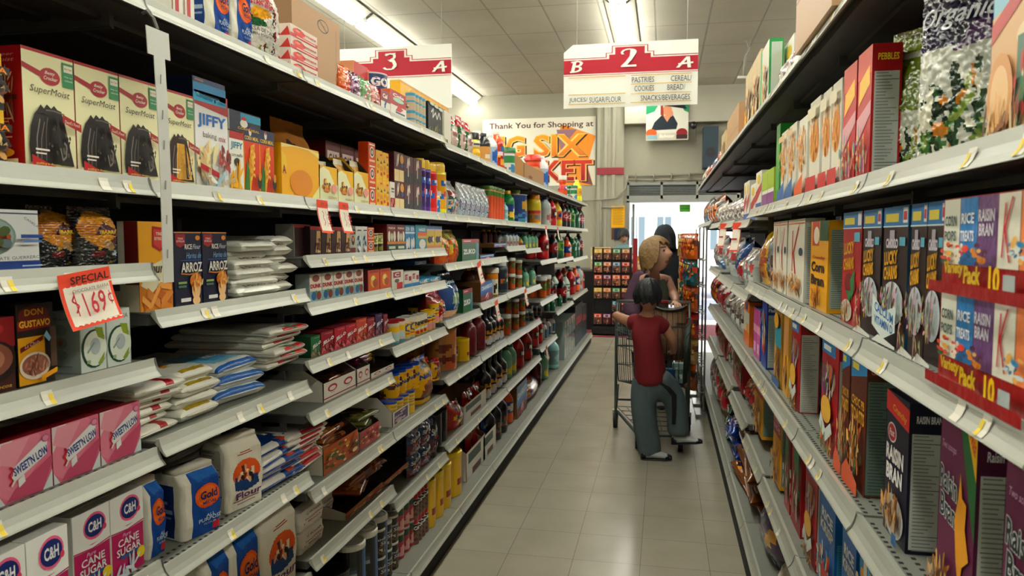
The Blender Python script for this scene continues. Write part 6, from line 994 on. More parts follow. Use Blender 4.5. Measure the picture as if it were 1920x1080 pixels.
cer('chocop', 'brown chocolate peanut cereal box with blue label', '6a2f16', [('P', [(0, .82), (1, .9), (1, 1), (0, 1)], '2f8ab8'), ('R', .1, .9, .5, .95, 'd0c050'), ('T', 'CHOC PB', .5, .66, .8, .07, 'd8a83a', 0, .03), ('T', 'TOASTS', .5, .56, .84, .1, 'd8a83a', 0, .04), ('F', .5, .32, .42, .2, ['c8893a', 'a8642a', 'd8b06a', '5a2a14', '3a7a4a', 'd8d0c0'], 60, .17), ('P', [(0, 0), (1, 0), (1, .1), (.3, .2), (0, .1)], 'c8602a')], [('R', 0, 0, 1, 1, '5a3a24'), ('R', 0, .9, 1, 1, '7a3a1c'), ('N', .04, .02, .96, .86, '6f8078', '2a3432'), ('T', 'Cheerios', .4, .94, .6, .05, 'c89a6a', .1, .02)], side='8a3f16', top='a84a18')
cer('trix', 'red fruit puff cereal box with white nutrition side', 'a01826', [('R', .0, .86, .8, .98, '2f7fae'), ('R', .1, .89, .55, .94, 'd0d4d0'), ('E', .5, .66, .36, .12, 'b8909a'), ('F', .45, .62, .36, .16, ['3a7a4a', 'c87a3a', '8a4a7a', 'd8c84a', 'c8c0c0'], 30, .22), ('E', .5, .38, .3, .12, 'd0a84a'), ('P', [(.1, .2), (.5, .08), (.9, .22), (.8, .3), (.5, .2), (.2, .32)], 'c8d0cc'), ('F', .5, .08, .4, .07, ['3a7a4a', 'c87a3a', 'd8c84a'], 16, .3)], [('R', 0, 0, 1, 1, 'a01826'), ('R', .04, .01, .94, .86, 'b8b8b0'), ('N', .08, .02, .9, .84, 'b4b4ac', '7a7a74'), ('T', 'Trix', .4, .93, .5, .07, '3a5a2a', 0, .05)], side='8f1620', top='7a141c')
cer('bluefr', 'blue cereal box with white lettering on its side', '1c4a94', [('F', .5, .5, .4, .35, ['c8442c', 'd8b03a', '5a9ac8', 'd8d0c8'], 36, .2)], [('R', 0, 0, 1, 1, '173f86'), ('T', 'Frosted', .5, .93, .8, .05, 'd0d8dc', 0, .03), ('T', 'Flakes', .5, .87, .8, .05, 'd0d8dc', 0, .03), ('N', .1, .03, .9, .8, 'a8b0aa', '5a625e')], side='173f86')
cer('tealoat', 'teal and tan cereal box with oat picture', '9a7a3a', [('R', .1, .5, .9, .8, '3a9aae'), ('F', .5, .3, .4, .2, CRISP, 30, .2), ('E', .5, .85, .3, .1, 'd0a83a'), ('R', 0, 0, 1, .1, '3a6a9a')], [('R', 0, 0, 1, 1, 'a8823a')], side='b08a3a')
cer('yellowcer', 'plain yellow cereal box, narrow face', 'c9a040', [('R', .1, .5, .9, .9, 'c89a6a'), ('F', .5, .3, .4, .2, CRISP, 20, .25)], [('R', 0, 0, 1, 1, 'd0a848')], side='d0a848')
cer('yellowside', 'yellow cereal box with grey nutrition side', 'd0a018', [('R', 0, .66, 1, 1, '9a1f34'), ('T', 'HONEY', .5, .86, .8, .08, 'd0b0b0', 0, .03), ('T', 'BUNCHES', .5, .76, .8, .08, 'd0b0b0', 0, .03), ('F', .5, .3, .42, .28, CRISP+['d8b040'], 60, .16)], [('R', 0, 0, 1, 1, 'd0a018'), ('N', .08, .06, .92, .95, '8a9a98', '3a4646')], side='d0a018', top='8a6a14')
cer('redbox', 'red cereal box with pale bowl picture', 'a01a28', [('F', .5, .4, .42, .3, ['b8908a', '7a5a4a', 'c8b8a8', '6a8a6a'], 40, .2), ('P', [(.5, .8), (1, .6), (1, 1), (.6, 1)], '2a7a4a')], [('R', 0, 0, 1, 1, '9a1824'), ('R', .1, .02, .5, .12, 'c8c0c0')], side='98141f')
cer('bluek', 'bright blue rice cereal box with white name', '1f72b0', [('T', 'RICE', .5, .72, .7, .1, 'd8dcdc', 0, .04), ('T', 'KRISP', .5, .6, .8, .1, 'd8dcdc', 0, .04), ('F', .5, .25, .42, .2, ['d8a84a', 'c8442c', 'd8d0c0', 'a85a2a', '5ab0d0'], 46, .18), ('R', .5, .1, .9, .3, 'b8342c')], [('R', 0, 0, 1, 1, '1a66a0'), ('N', .1, .05, .9, .6, '4a94b8', '1f4f74')], side='1a66a0', top='1a5a90')
cer('kixtop', 'blue and orange cereal box with puffed shapes', '2a86b8', [('F', .5, .5, .45, .4, ['d8a84a', 'c8803a', 'd8d0c0', '5ab0d0', 'e0b87a'], 50, .2)], [('R', 0, 0, 1, 1, '1f78a8'), ('N', .1, .05, .9, .6, '4a94b8', '1f4f74')], side='1f78a8')
cer('orangebox', 'orange and white snack box with blue square', 'c8741c', [('R', .0, .3, 1, .75, 'c4c4b8'), ('R', .3, .8, .7, .94, '3a5a7a'), ('R', .5, .3, .9, .5, 'd89a2a')], [('R', 0, 0, 1, 1, 'c8741c')], side='b8641c')
cer('pinkbox', 'narrow pink and blue cereal box', 'c05a9a', [('R', 0, .5, 1, .66, 'd8a0b8'), ('R', .2, .1, .8, .3, 'd8b0c8')], [('R', 0, 0, 1, 1, '2a66a8')], side='2a66a8')
design('yellowbag', 'pouch', 'noodle_bag', 'tall yellow cellophane noodle bag', 'd0a818', [('R', .2, .1, .8, .6, 'b8702a'), ('F', .5, .35, .3, .25, ['c88a3a', 'a85a2a'], 16, .3)], 'bag', m='foil')
design('greybag', 'pouch', 'wrapped_bag', 'tall clear bag with grey and brown contents', '8a9294', [('F', .5, .3, .45, .28, ['4a3a34', '6a5a50', '3a2a2a', 'a89a90'], 40, .18), ('R', .2, .6, .9, .85, '8fa8b4')], 'bag', m='foil')
design('bluebag', 'pouch', 'snack_bag', 'blue crinkled snack bag', '1f5fa0', [('F', .5, .5, .45, .4, ['2a7ac8', '14406a', 'b8d0d8'], 26, .22)], 'bag', m='foil')
design('redbag', 'pouch', 'sweets_bag', 'red and white twisted sweets bag', 'a82a34', [('F', .5, .5, .45, .45, ['d8d0cc', 'c83a3a', '7a1a24'], 30, .2)], 'bag', m='foil')
design('whitebag', 'pouch', 'popcorn_bag', 'pale popcorn bag with white kernels', 'bdb8ac', [('F', .5, .45, .45, .42, ['d8d4c8', '9a8a8a', 'b8a8b0', 'e0dcd0', '7a6a70'], 60, .15)], 'bag', m='foil')
design('palepack', 'pouch', 'clear_pack', 'clear pack with red letters and pale contents', 'b0b4b0', [('F', .5, .5, .45, .45, ['c8ccc8', '8a8a88', 'c85a5a', 'd8d4d0'], 40, .17)], 'pack', m='foil')
design('chips', 'pouch', 'crisp_bag', 'orange-brown crisp bag', 'a85a1c', [('F', .5, .5, .45, .42, ['c8762a', '7a3a1c', 'd89a4a', '5a2a1c'], 36, .2)], 'bag', m='foil', g=(10, 14))
design('chips2', 'pouch', 'peanut_bag', 'tan nut bag', 'a88a5a', [('F', .5, .5, .45, .42, ['c8a87a', '8a6a44', 'd8c09a', '6a4a34'], 36, .2)], 'bag', m='foil', g=(10, 14))
design('chips3', 'pouch', 'crisp_bag', 'red and gold crisp bag', '9a2a24', [('F', .5, .5, .45, .42, ['c8862a', 'b83a2a', 'd8b84a', '4a1a1c'], 36, .2)], 'bag', m='foil', g=(10, 14))
design('chips4', 'pouch', 'crisp_bag', 'blue-green crisp bag', '1f5a5a', [('F', .5, .5, .45, .42, ['2a7a8a', '1a3a4a', 'c8a83a', 'b8442c'], 36, .2)], 'bag', m='foil', g=(10, 14))
design('foilbag', 'pouch', 'coffee_bag', 'crinkled silver bag', 'a8a8a4', [('F', .5, .5, .45, .42, ['d0d0cc', '5a5a5c', '8a7a70', 'c8c0b8'], 40, .17)], 'bag', m='foil')
design('goldbag', 'flat', 'cookie_bag', 'clear bag of golden brown cookies', '8a5a24', [('F', .5, .4, .46, .42, ['c8921c', '6a3f1c', 'd8a83a', '4a2c18', 'b88a5a'], 60, .15)], 'bag', both=1, m='foil')
design('bluechip', 'flat', 'cookie_bag', 'blue and pink printed cookie bag', '1f4a9a', [('E', .5, .2, .25, .12, 'b84a6a'), ('F', .5, .3, .4, .25, ['2a6ac8', '14306a', 'c8c8d0'], 20, .25)], 'bag', both=1, m='foil')
design('greenchip', 'flat', 'cookie_bag', 'dark green printed cookie bag', '14523a', [('F', .5, .3, .45, .3, ['2a7a5a', '0f3a2a', 'a8c0b0'], 26, .22)], 'bag', both=1, m='foil')
design('redbread', 'pouch', 'bread_bag', 'clear bread bag with red printed collar', '8a7a64', [('R', 0, .35, 1, .6, 'b82430'), ('F', .5, .8, .4, .14, ['c8702a', 'b82a2a', 'd8c0a0'], 20, .3), ('R', 0, 0, 1, .3, '6a5a4a')], 'bag', m='foil')
design('purplebag', 'pouch', 'chocolate_bag', 'shiny purple sweets bag with yellow flash', '54246a', [('R', .0, .0, 1, .24, '241a34'), ('T', 'Rolo', .6, .13, .4, .1, '8a9ab0', 0, .03), ('P', [(.6, .3), (.85, .7), (.95, .66), (.75, .28)], 'd8a81c'), ('R', .0, .7, .6, .95, 'b84a3a'), ('F', .3, .7, .25, .2, ['c8c0c8', '8a3a4a', '3a6a9a'], 20, .25), ('E', .3, .3, .12, .08, 'c8b8d0')], 'bag', m='foil')
design('marsh', 'pouch', 'marshmallow_bag', 'white marshmallow bag with purple band', 'c8c4b8', [('R', 0, .8, 1, 1, '5a3a8a'), ('F', .55, .3, .2, .1, ['b83a3a', '2a5a9a', '3a7a4a'], 12, .35)], 'bag', m='foil')
design('tancarton', 'box', 'shipping_carton', 'brown shipping carton jutting over the shelf edge', 'a88a66', [('R', 0, .44, 1, .46, '8a6a4a')], 'carton', dp=.2, side='b09474', top='a88a66')
design('greenbox', 'box', 'cereal_box', 'tall white box with bright green edges', 'c4c2b4', [('R', 0, 0, .2, 1, '2f9a5a'), ('F', .6, .4, .3, .3, CRISP, 30, .2)], 'box', side='3aa060', sart=[('R', 0, 0, 1, 1, '3a9a60'), ('R', .15, .05, .9, .95, 'b8c4bc')], top='2f9a5a', dp=.055)
design('creambox', 'box', 'cereal_box', 'tall tan cereal box', 'b8a884', [('F', .5, .4, .4, .3, CRISP, 36, .2)], 'box', side='c0b090', dp=.055)
design('yorbox', 'box', 'cereal_box', 'orange-yellow box with small figure print', 'd09a2a', [('R', .2, .2, .8, .6, 'c8b090')], 'box', side='d0a03a', dp=.055)

P = 'on cereal shelf'
row('R', 1.5905, 'at the shelf front', [('shake', 2075, 1851, 0, 2, dict(h=.29))])
put('crouton', .435, along(1782, .42, 1.6), 1.591, 'R', .19, .335, .10, 'large clear and purple crouton bag standing beside coating mix box', yaw=.75)
put('crouton2', .47, along(1716, .47, 1.6)+.03, 1.591, 'R', .16, .30, .08, 'clear and olive green crouton bag behind the purple one', yaw=.6)
put('crouton2', .60, along(1720, .45, 1.6)+.06, 1.591, 'R', .16, .36, .05, 'taller olive green bag leaning back beneath top shelf', yaw=.5)
row('R', 1.5905, P, [('pebbles', 1629, 1603, 80, 1), ('pebbles', 1601, 1577, 110, 1, dict(desc='red cereal box standing second in its row')), ('whitecereal', 1575, 1538, 142, 2, dict(fill=.86)), ('whitecereal', 1536, 1514, 175, 1, dict(fill=.86, desc='white cereal box with open bowl picture')), ('whiteor', 1512, 1494, 212, 1, dict(fill=.86)), ('whiteblue', 1492, 1462, 225, 2, dict(fill=.86)), ('greencereal', 1460, 1453, 230, 1)])
row('R', 1.5905, 'on upper shelf', [('limebox', 1450, 1428, 312, 2), ('smallbox', 1427, 1407, 318, 2)])
row('R', 1.2855, P, [('variety', 1952, 1757, 400, 1, dict(st=2, h=.122, dx=.03, dp=.09)), ('luckyc', 1850, 1770, 350, 2, dict(dx=-.10, h=.26, desc='dark brown cereal box behind the variety packs')), ('luckyc', 1764, 1700, 335, 2), ('luckyd', 1696, 1650, 362, 1), ('luckyc', 1647, 1613, 374, 1, dict(desc='dark brown cereal box beside the red one')), ('luckyr', 1611, 1576, 372, 1), ('luckyr', 1573, 1562, 380, 1, dict(desc='red cereal box turned nearly edge-on', dx=-.05)), ('cornbran', 1550, 1517, 412, 1), ('specialk', 1506, 1475, 405, 1), ('specialk', 1473, 1448, 400, 2, dict(desc='white cereal box with thin red letter')), ('greybag', 1446, 1434, 415, 1), ('yellowbag', 1433, 1420, 412, 1)])
row('R', 1.2255, 'on snack shelf', [('palepack', 1404, 1390, 465, 2), ('redbag', 1389, 1379, 472, 1, dict(st=1)), ('bluebag', 1384, 1368, 440, 2, dict(dx=-.03))])
row('R', 1.2305, 'on snack shelf', [('palepack', 1368, 1354, 440, 2, dict(desc='clear pack with pink and silver print'))])
row('R', 1.2455, 'on snack shelf', [('bluebag', 1352, 1346, 480, 1, dict(desc='blue snack bag at shelf end')), ('palepack', 1346, 1337, 440, 2, dict(desc='pale pack at the end of snack shelf'))])
P = 'on lower cereal shelf'
row('R', .9525, P, [('rbpurple', 1990, 1868, 860, 1, dict(h=.28, desc='purple raisin bran box cut by the frame')), ('rbpurple', 1819, 1752, 768, 1, dict(h=.275)), ('rbnavy', 1697, 1655, 752, 1, dict(h=.255)), ('chocop', 1619, 1590, 685, 1, dict(h=.275)), ('chocop', 1588, 1574, 655, 1, dict(h=.275, desc='brown cereal box, edge-on behind its twin'))])
row('R', .9555, P, [('trix', 1568, 1537, 640, 1, dict(h=.275, desc='red fruit puff box with big coloured puffs')), ('trix', 1498, 1481, 590, 1, dict(h=.28)), ('yellowcer', 1476, 1467, 590, 1, dict(h=.28)), ('tealoat', 1464, 1450, 580, 1, dict(h=.28)), ('bluefr', 1436, 1427, 575, 1, dict(h=.28)), ('pinkbox', 1424, 1412, 570, 2, dict(h=.26)), ('orangebox', 1404, 1394, 560, 1, dict(h=.26))])
row('R', .9555, 'on snack shelf', [('foilbag', 1392, 1366, 555, 3, dict(h=.22))])
row('R', .9505, 'on snack shelf', [('foilbag', 1364, 1354, 560, 1, dict(h=.2, desc='crinkled silver bag with pink label')), ('redbag', 1353, 1341, 560, 2, dict(h=.22, desc='pink and white snack bag low on shelf'))])
row('R', .9455, 'on snack shelf', [('chips3', 1340, 1331, 550, 3, dict(h=.22, desc='red and gold crisp bag in low row'))])
P = 'on third shelf up'
row('R', .6005, P, [('kixtop', 1700, 1605, 1000, 2, dict(h=.27)), ('bluek', 1600, 1574, 960, 1, dict(h=.27, desc='bright blue rice cereal box nearer the camera')), ('bluek', 1562, 1533, 890, 1, dict(h=.27)), ('trix', 1529, 1507, 850, 1, dict(h=.27, desc='red fruit puff box on the third shelf')), ('redbox', 1500, 1482, 830, 1, dict(h=.27)), ('redbox', 1480, 1470, 820, 1, dict(h=.24, desc='red cereal box next to yellow one'))])
row('R', .6105, P, [('yellowside', 1462, 1448, 800, 1, dict(h=.26)), ('yellowside', 1428, 1413, 740, 1, dict(h=.27, desc='yellow cereal box standing by itself'))])
row('R', .6555, 'on third shelf up', [('redbread', 1409, 1394, 710, 2, dict(h=.16, st=1)), ('redbox', 1392, 1374, 640, 2, dict(h=.25, desc='red box with dark spine'))])
row('R', .6805, 'on third shelf up', [('palepack', 1373, 1362, 640, 2, dict(h=.24, desc='narrow white and red pack')), ('redbox', 1361, 1349, 640, 2, dict(h=.24, desc='thin red box among white packs'))])
row('R', .6905, 'on third shelf up', [('redbag', 1349, 1340, 640, 2, dict(h=.22, desc='dark red snack bag in far row'))])
P = 'near the floor'
row('R', .2105, P, [('marsh', 1545, 1445, 1020, 2, dict(h=.2)), ('purplebag', 1444, 1416, 915, 1, dict(h=.27)), ('goldbag', 1408, 1377, 830, 1, dict(st=5, h=.05, dp=.2, nest=.95, jit=.02, yj=.15)), ('bluechip', 1376, 1364, 800, 1, dict(st=3, h=.07, dp=.2, nest=.95, jit=.02, yj=.15)), ('greenchip', 1364, 1357, 800, 1, dict(st=4, h=.055, dp=.2, nest=.95, jit=.02, yj=.15)), ('redbread', 1354, 1342, 740, 2, dict(h=.3, desc='tall bread bag with red collar by floor')), ('palepack', 1341, 1331, 700, 3, dict(h=.34, desc='tall pale pack on the base deck'))])
P = 'on top shelf'
row('R', 1.9755, P, [('tancarton', 1560, 1490, -60, 1, dict(dx=.05, dp=.22, h=.3))])
row('R', 1.9805, P, [('whitebag', 1486, 1456, 76, 2, dict(dx=.0, h=.15, desc='white woven bag with violet tie')), ('smallbox', 1486, 1468, 0, 1, dict(dx=-.07, desc='tall white box behind the woven bag', h=.26)), ('greenbox', 1440, 1424, 64, 1, dict(h=.275)), ('creambox', 1424, 1396, 90, 2)])
row('R', 1.9905, P, [('yorbox', 1396, 1386, 150, 1, dict(dx=-.03, h=.2)), ('whitebag', 1398, 1388, 210, 1, dict(h=.1, desc='small pale bag in front of yellow box')), ('tancarton', 1384, 1362, 158, 1, dict(h=.23, desc='open brown carton with hanging wire above', dp=.15)), ('creambox', 1360, 1352, 180, 1, dict(h=.2, desc='narrow tan box beside brown carton'))])
row('R', 1.9955, P, [('redbag', 1350, 1342, 200, 1, dict(h=.2, desc='orange-red bag on high shelf')), ('bluebag', 1341, 1333, 230, 1, dict(h=.2, desc='blue bag on high shelf'))])
row('R', 2.0005, P, [('redbag', 1331, 1322, 250, 2, dict(h=.2, desc='small red bag far along high shelf')), ('whitebag', 1321, 1312, 270, 3, dict(h=.2, desc='pale bag far along high shelf'))])
row('R', 1.5505, 'on bag shelf', [('smallbox', 1404, 1394, 330, 2, dict(h=.2, desc='red-spined paper pack beside white bags')), ('whitebag', 1390, 1374, 385, 2, dict(h=.15))])
row('R', 1.5605, 'on bag shelf', [('whitebag', 1374, 1356, 385, 3, dict(h=.15, desc='pink-tinted popcorn bag'))])
row('R', 1.5705, 'on bag shelf', [('whitebag', 1355, 1340, 385, 3, dict(h=.16, desc='cream popcorn bag by orange ones'))])
row('R', 1.6005, 'on bag shelf', [('chips', 1338, 1326, 380, 3, dict(h=.24)), ('chips4', 1325, 1318, 370, 3, dict(h=.26))])
# wire snack racks at the end of the cereal side: bags clipped in columns
zi = 0
for c_, (X, y, key, nm) in enumerate(((.29, 6.35, 'chips', 'first'), (.285, 6.75, 'chips3', 'second'), (.27, 7.15, 'chips2', 'third'), (.30, 8.65, 'chips2', 'last'))):
    t = thing('snack_rack', 'slim wire snack rack at the end of cereal aisle, %s one along' % nm, 'rack', (X+.055, y, 0), 0, 'wire snack racks')
    mb = MB(); mb.tube([(0, 0, 0.02), (0, 0, 1.56)], .008, n=6); mb.build('post', M['chrome'], t)
    mb = MB(); mb.box(-.07, -.13, 0, .0, .13, .02); mb.build('base', M['chrome'], t)
    for k in range(6):
        z = .22+k*.215
        mb = MB(); mb.tube([(.0, -.15, z-.01), (-.045, -.15, z-.01), (-.05, 0, z-.01), (-.045, .15, z-.01), (0, .15, z-.01)], .004, n=5); mb.tube([(0, 0, z-.01), (-.05, 0, z-.01)], .004, n=5); mb.build('hoop', M['chrome'], t)
        kk = (key, 'chips2', 'chips3', key, 'chips4', key)[(k+c_) % 6]
        for s in (-1, 1):
            put(kk, X-.095, y+s*.10, z, 'R', .175, .21, .07, '%s, %s tier up, %s side of the %s snack rack' % (D[kk]['desc'], ORD[k+1], 'near' if s < 0 else 'far', nm), 'bags clipped on the snack racks', yaw=.25*rnd.uniform(-1, 1)+.75)
# ------------------------------------------------------------------ signs, banner, wall things, tags
M['signboard'] = printed('painted_board', 0.55, 0.3)
M['printpaper'] = printed('printed_sheet', 0.6, 0.3)
SC, SR, SY, SK = 'e9e3d0', 'a8263c', 'c9ab62', '3a3f44'
def panel(name, parent, W, H, T, base, ops, mat, outline=None):
    """board facing -Y, centred on x, bottom at z=0"""
    mb = MB()
    o2 = outline or [(0, 0), (1, 0), (1, 1), (0, 1)]
    a = [mb.vert(((u-.5)*W, 0, v*H)) for u, v in o2]; b_ = [mb.vert(((u-.5)*W, T, v*H)) for u, v in o2]; n = len(o2)
    mb.face(a, base); mb.face(b_[::-1], base)
    for i in range(n): mb.face((a[(i+1) % n], a[i], b_[i], b_[(i+1) % n]), base)
    art(mb, ops, lambda u, v, k: ((u-.5)*W, -k, v*H), eps=0.0006, clip=False)
    return mb.build(name, M[mat], parent, colour=True)
def sign_ops(num, left):
    o = [('R', 0, .535, 1, .755, SR), ('R', .345, .74, .655, .82, SR), ('R', .39, .8, .61, .93, SR),
         ('R', 0, .775, .325, .785, SR), ('R', .675, .775, 1, .785, SR), ('R', .32, .775, .327, .85, SR), ('R', .673, .775, .68, .85, SR), ('R', .32, .842, .372, .85, SR), ('R', .628, .842, .68, .85, SR),
         ('R', .365, .842, .372, .95, SR), ('R', .628, .842, .635, .95, SR), ('R', .365, .945, .635, .953, SR), ('R', 0, .508, 1, .516, SR)]
    # brush-script letters and the numeral
    o += [('S', [(.88, .73), (.855, .58)], .0, SC)]
    o += [('P', [(.84, .57), (.865, .57), (.935, .73), (.915, .735)], SC), ('P', [(.915, .735), (.94, .735), (.95, .565), (.925, .565)], SC), ('P', [(.855, .635), (.965, .655), (.965, .63), (.86, .61)], SC)]
    if left: o += [('P', [(.055, .56), (.08, .56), (.1, .735), (.075, .735)], SC), ('S', [(.06, .72), (.115, .735), (.14, .71), (.125, .665), (.085, .655)], .022, SC), ('S', [(.085, .655), (.125, .645), (.132, .605), (.105, .575), (.05, .565)], .022, SC)]
    if num == 2: o += [('S', [(.45, .81), (.44, .84), (.455, .875), (.49, .89), (.53, .88), (.545, .845)], .018, SC), ('P', [(.505, .885), (.545, .875), (.55, .83), (.515, .72), (.48, .645), (.432, .625), (.47, .70), (.50, .78)], SC), ('P', [(.432, .615), (.55, .615), (.55, .645), (.45, .645)], SC)]
    if num == 3: o += [('S', [(.455, .86), (.49, .885), (.53, .87), (.53, .82), (.49, .775)], .022, SC), ('P', [(.47, .79), (.53, .79), (.55, .72), (.53, .65), (.5, .63), (.52, .70), (.51, .755)], SC), ('S', [(.49, .775), (.53, .75), (.54, .69), (.51, .64), (.46, .64), (.44, .67)], .022, SC), ('S', [(.455, .88), (.54, .885)], .016, SC)]
    return o
def hung_sign(name, label, cx, Y, z, W, H, ops, outline=None):
    t = thing(name, label, 'sign', (cx, Y, z))
    panel('board', t, W, H, .012, SC, ops, 'signboard', outline)
    for x in (-.4*W, .42*W):
        mb = MB(); mb.tube([(x, .006, H-.01), (x, .006, ZC-z-.001)], .003, n=6); mb.build('hanger', M['conduit'], t)
    return t
o2 = sign_ops(2, True)
for y in (.47, .20, .05): o2.append(('R', .04, y, .47, y+.012, SY))
for y in (.47, .335, .185, .05): o2.append(('R', .51, y, .955, y+.012, SY))
for s, cx, cy, w_ in (('PASTRIES', .6, .405, .165), ('CEREAL/', .88, .405, .15), ('COOKIES', .61, .27, .145), ('BREAD/', .845, .27, .13), ('JUICES/', .115, .115, .14), ('SUGAR/FLOUR', .32, .115, .24), ('SNACKS/BEVERAGES', .765, .115, .36)):
    o2.append(('T', s, cx, cy, w_, .085, SK))
hung_sign('aisle_sign', 'hanging cream and red aisle sign numbered 2 above the aisle', -.318, 6.8, 2.63, 1.175, .56, o2, [(0, 0), (1, 0), (1, 1), (.07, 1), (.0, .88)])
o3 = sign_ops(3, False)
hung_sign('aisle_sign', 'hanging cream and red aisle sign numbered 3 over the next aisle', -1.955-.5875, 6.8, 2.675, 1.175, .585, o3, [(0, 0), (1, 0), (1, 1), (.0, 1)])
# shop banner
bo = [('P', [(.74, 0), (.98, 0), (.93, .3), (1, .72), (.7, .9), (.66, .5)], 'd8913a'), ('P', [(.66, .82), (.84, .82), (.74, .62), (.7, .5)], '9a7a84'), ('P', [(.86, .05), (.98, 0), (.93, .25)], '8a5a5a'),
      ('T', 'Thank You for Shopping at', .52, .885, .92, .11, '5a2424', .0, .012)]
def fat(s, cx, cy, w_, h_, c0, c1, edge):
    return [('T', s, cx+.012, cy-.014, w_*1.03, h_*1.07, '4a2a20', 0, .055), ('T', s, cx, cy, w_*1.03, h_*1.07, edge, 0, .055), ('T', s, cx, cy, w_, h_, [c1, c0], 0, .022)]
bo += fat('BIG', .2, .59, .36, .30, 'd8a030', 'c87a3a', 'dcc07a') + fat('SIX', .69, .59, .46, .32, 'd8a030', 'c87a3a', 'dcc07a') + fat('MARKET', .5, .22, .94, .30, 'c04a34', '9a2a34', 'd8a878')
t = thing('shop_banner', 'big printed thank-you banner for the market on the front wall', 'banner', (-2.22, YB-.012, 2.38))
panel('sheet', t, 2.04, 1.2, .008, 'd4d0c4', bo, 'printpaper')
# poster over the door: generic woman in a wide hat
po = [('R', 0, 0, 1, 1, 'c2c0b6'), ('P', [(0, 1), (0, .72), (.2, .8), (.3, 1)], '1f8a64'), ('P', [(.8, 1), (1, 1), (1, .75), (.9, .8)], '1f8a64'), ('P', [(.12, .28), (.2, .5), (.36, .68), (.64, .68), (.75, .45), (.72, .3)], '23303c'), ('P', [(.4, .68), (.6, .68), (.5, .5)], 'b8866a'), ('E', .5, .82, .11, .15, 'b88468'), ('P', [(.34, .95), (.34, .7), (.42, .66), (.4, .95)], '8a3a24'), ('P', [(.3, .98), (.96, .84), (.9, .96), (.5, 1.0)], '1f2530'), ('E', .58, .74, .06, .1, 'b88468', .3), ('R', 0, 0, 1, .2, 'b8b4a8'), ('E', .13, .2, .13, .12, 'c8642a'), ('R', .03, .03, .27, .15, '8aa8b0'), ('E', .85, .2, .13, .12, '8a2430'), ('R', .72, .03, .98, .15, '4a2a30'), ('T', 'Budweiser', .5, .12, .36, .1, 'd8d4cc', .25, .02)]
t = thing('wall_poster', 'poster of a woman in a dark wide hat above the doorway', 'poster', (.025, YB-.26, 3.10))
po = [tuple([o[0]]+[o[1], o[2]*.8, o[3], o[4]*.8 if o[0] == 'R' else o[4]*.8]+list(o[5:])) if o[0] in 'RE' else ('P', [(x, y*.8) for x, y in o[1]], o[2]) if o[0] == 'P' else ('T', o[1], o[2], o[3]*.8, o[4], o[5]*.8)+tuple(o[6:]) for o in po]
panel('sheet', t, .70, .76, .006, '1f8a64', po, 'printpaper')
yo = [('R', .3, .88, .7, .91, '6a5218')]+[('R', .12, .8-.065*i, .9-.1*(i % 2), .812-.065*i, '6a5218') for i in range(11)]
t = thing('wall_notice', 'bright yellow notice sheet taped to the pilaster by the door', 'notice', (-.79, YB-.136, 1.63)); panel('sheet', t, .23, .38, .003, 'd6a81c', yo, 'printpaper')
t = thing('wall_notice', 'small blue and brown sheet under the yellow notice', 'notice', (-.80, YB-.136, 1.42)); panel('sheet', t, .20, .20, .003, '1f3a5a', [('R', 0, 0, .25, 1, '6a4a34')], 'printpaper')
t = thing('door_notice', 'green notice stuck on the open doorway glass', 'notice', (.35, YB+.10, 1.90)); panel('sheet', t, .18, .13, .003, '5aa03a', [('R', .1, .4, .9, .5, '3a7a2a')], 'printpaper')
t = thing('wall_speaker', 'dark boxy loudspeaker on the front wall above shelf height', 'speaker', (.74, YB-.26, 2.62)); mb = MB(); mb.box(-.12, -.12, 0, .12, .26, .68); mb.build('case', solid('speaker_case', '1f3340', .6), t)
mb = MB(); mb.tube([(0, -.121, .25), (0, -.125, .25)], .085, n=20); mb.build('cone', M['black'], t)
t = thing('security_camera', 'small black dome camera hung below the bulkhead beside poster', 'camera', (.46, YB-.24, 3.34)); mb = MB(); mb.lathe([(.0001, -.07), (.04, -.04), (.05, 0), (.03, .06)], n=14); mb.build('dome', M['black'], t, smooth=True); mb = MB(); mb.tube([(.04, 0, -.02), (.045, 0, -.28)], .004, n=5); mb.build('lead', M['black'], t)
t = thing('hanging_rod', 'thin white rod hooked from the ceiling beyond the brown cartons', 'rod', (.99, 10.2, ZC)); mb = MB(); mb.tube([(0, 0, 0), (.03, 0, -.02), (.05, 0, -.1), (.0, 0, -.2), (-.01, 0, -.46)], .014, n=6); mb.build('rod', M['conduit'], t, smooth=True); mb = MB(); mb.box(-.09, -.03, -.49, .09, .03, -.46); mb.build('plate', M['white'], t)
# ------------------------------------------------------------------ clip strip and price specials on the sugar side
M['strip'] = solid('white_plastic_strip', 'cfd0c9', .45)
t = thing('clip_strip', 'long white T-topped plastic strip hanging from the top shelf', 'strip', (-1.0, 1.352, 1.385))
mb = MB(); pts = [(-.034, .507), (.034, .507), (.034, .455), (.016, .453), (.014, .0), (-.014, .0), (-.016, .453), (-.034, .455)]
tw = lambda y, z: (.006*math.sin(z*5), y+(.5-z)*.028, z)
zs = 10
for (ya, za, yb, zb) in ((-.034, .453, .034, .507), (-.0165, .0, .0165, .453)):
    for i in range(zs):
        z0, z1 = za+(zb-za)*i/zs, za+(zb-za)*(i+1)/zs
        a = [tw(ya, z0), tw(yb, z0), tw(yb, z1), tw(ya, z1)]; q = [(x-.0018, y, z) for x, y, z in a]
        v = [mb.vert(p) for p in a+q]
        for f in ((0, 1, 2, 3), (7, 6, 5, 4), (0, 4, 5, 1), (1, 5, 6, 2), (2, 6, 7, 3), (3, 7, 4, 0)): mb.face([v[j] for j in f])
mb.build('strip', M['strip'], t)
M['stripslot'] = solid('strip_slot', '8a8c88', .5)
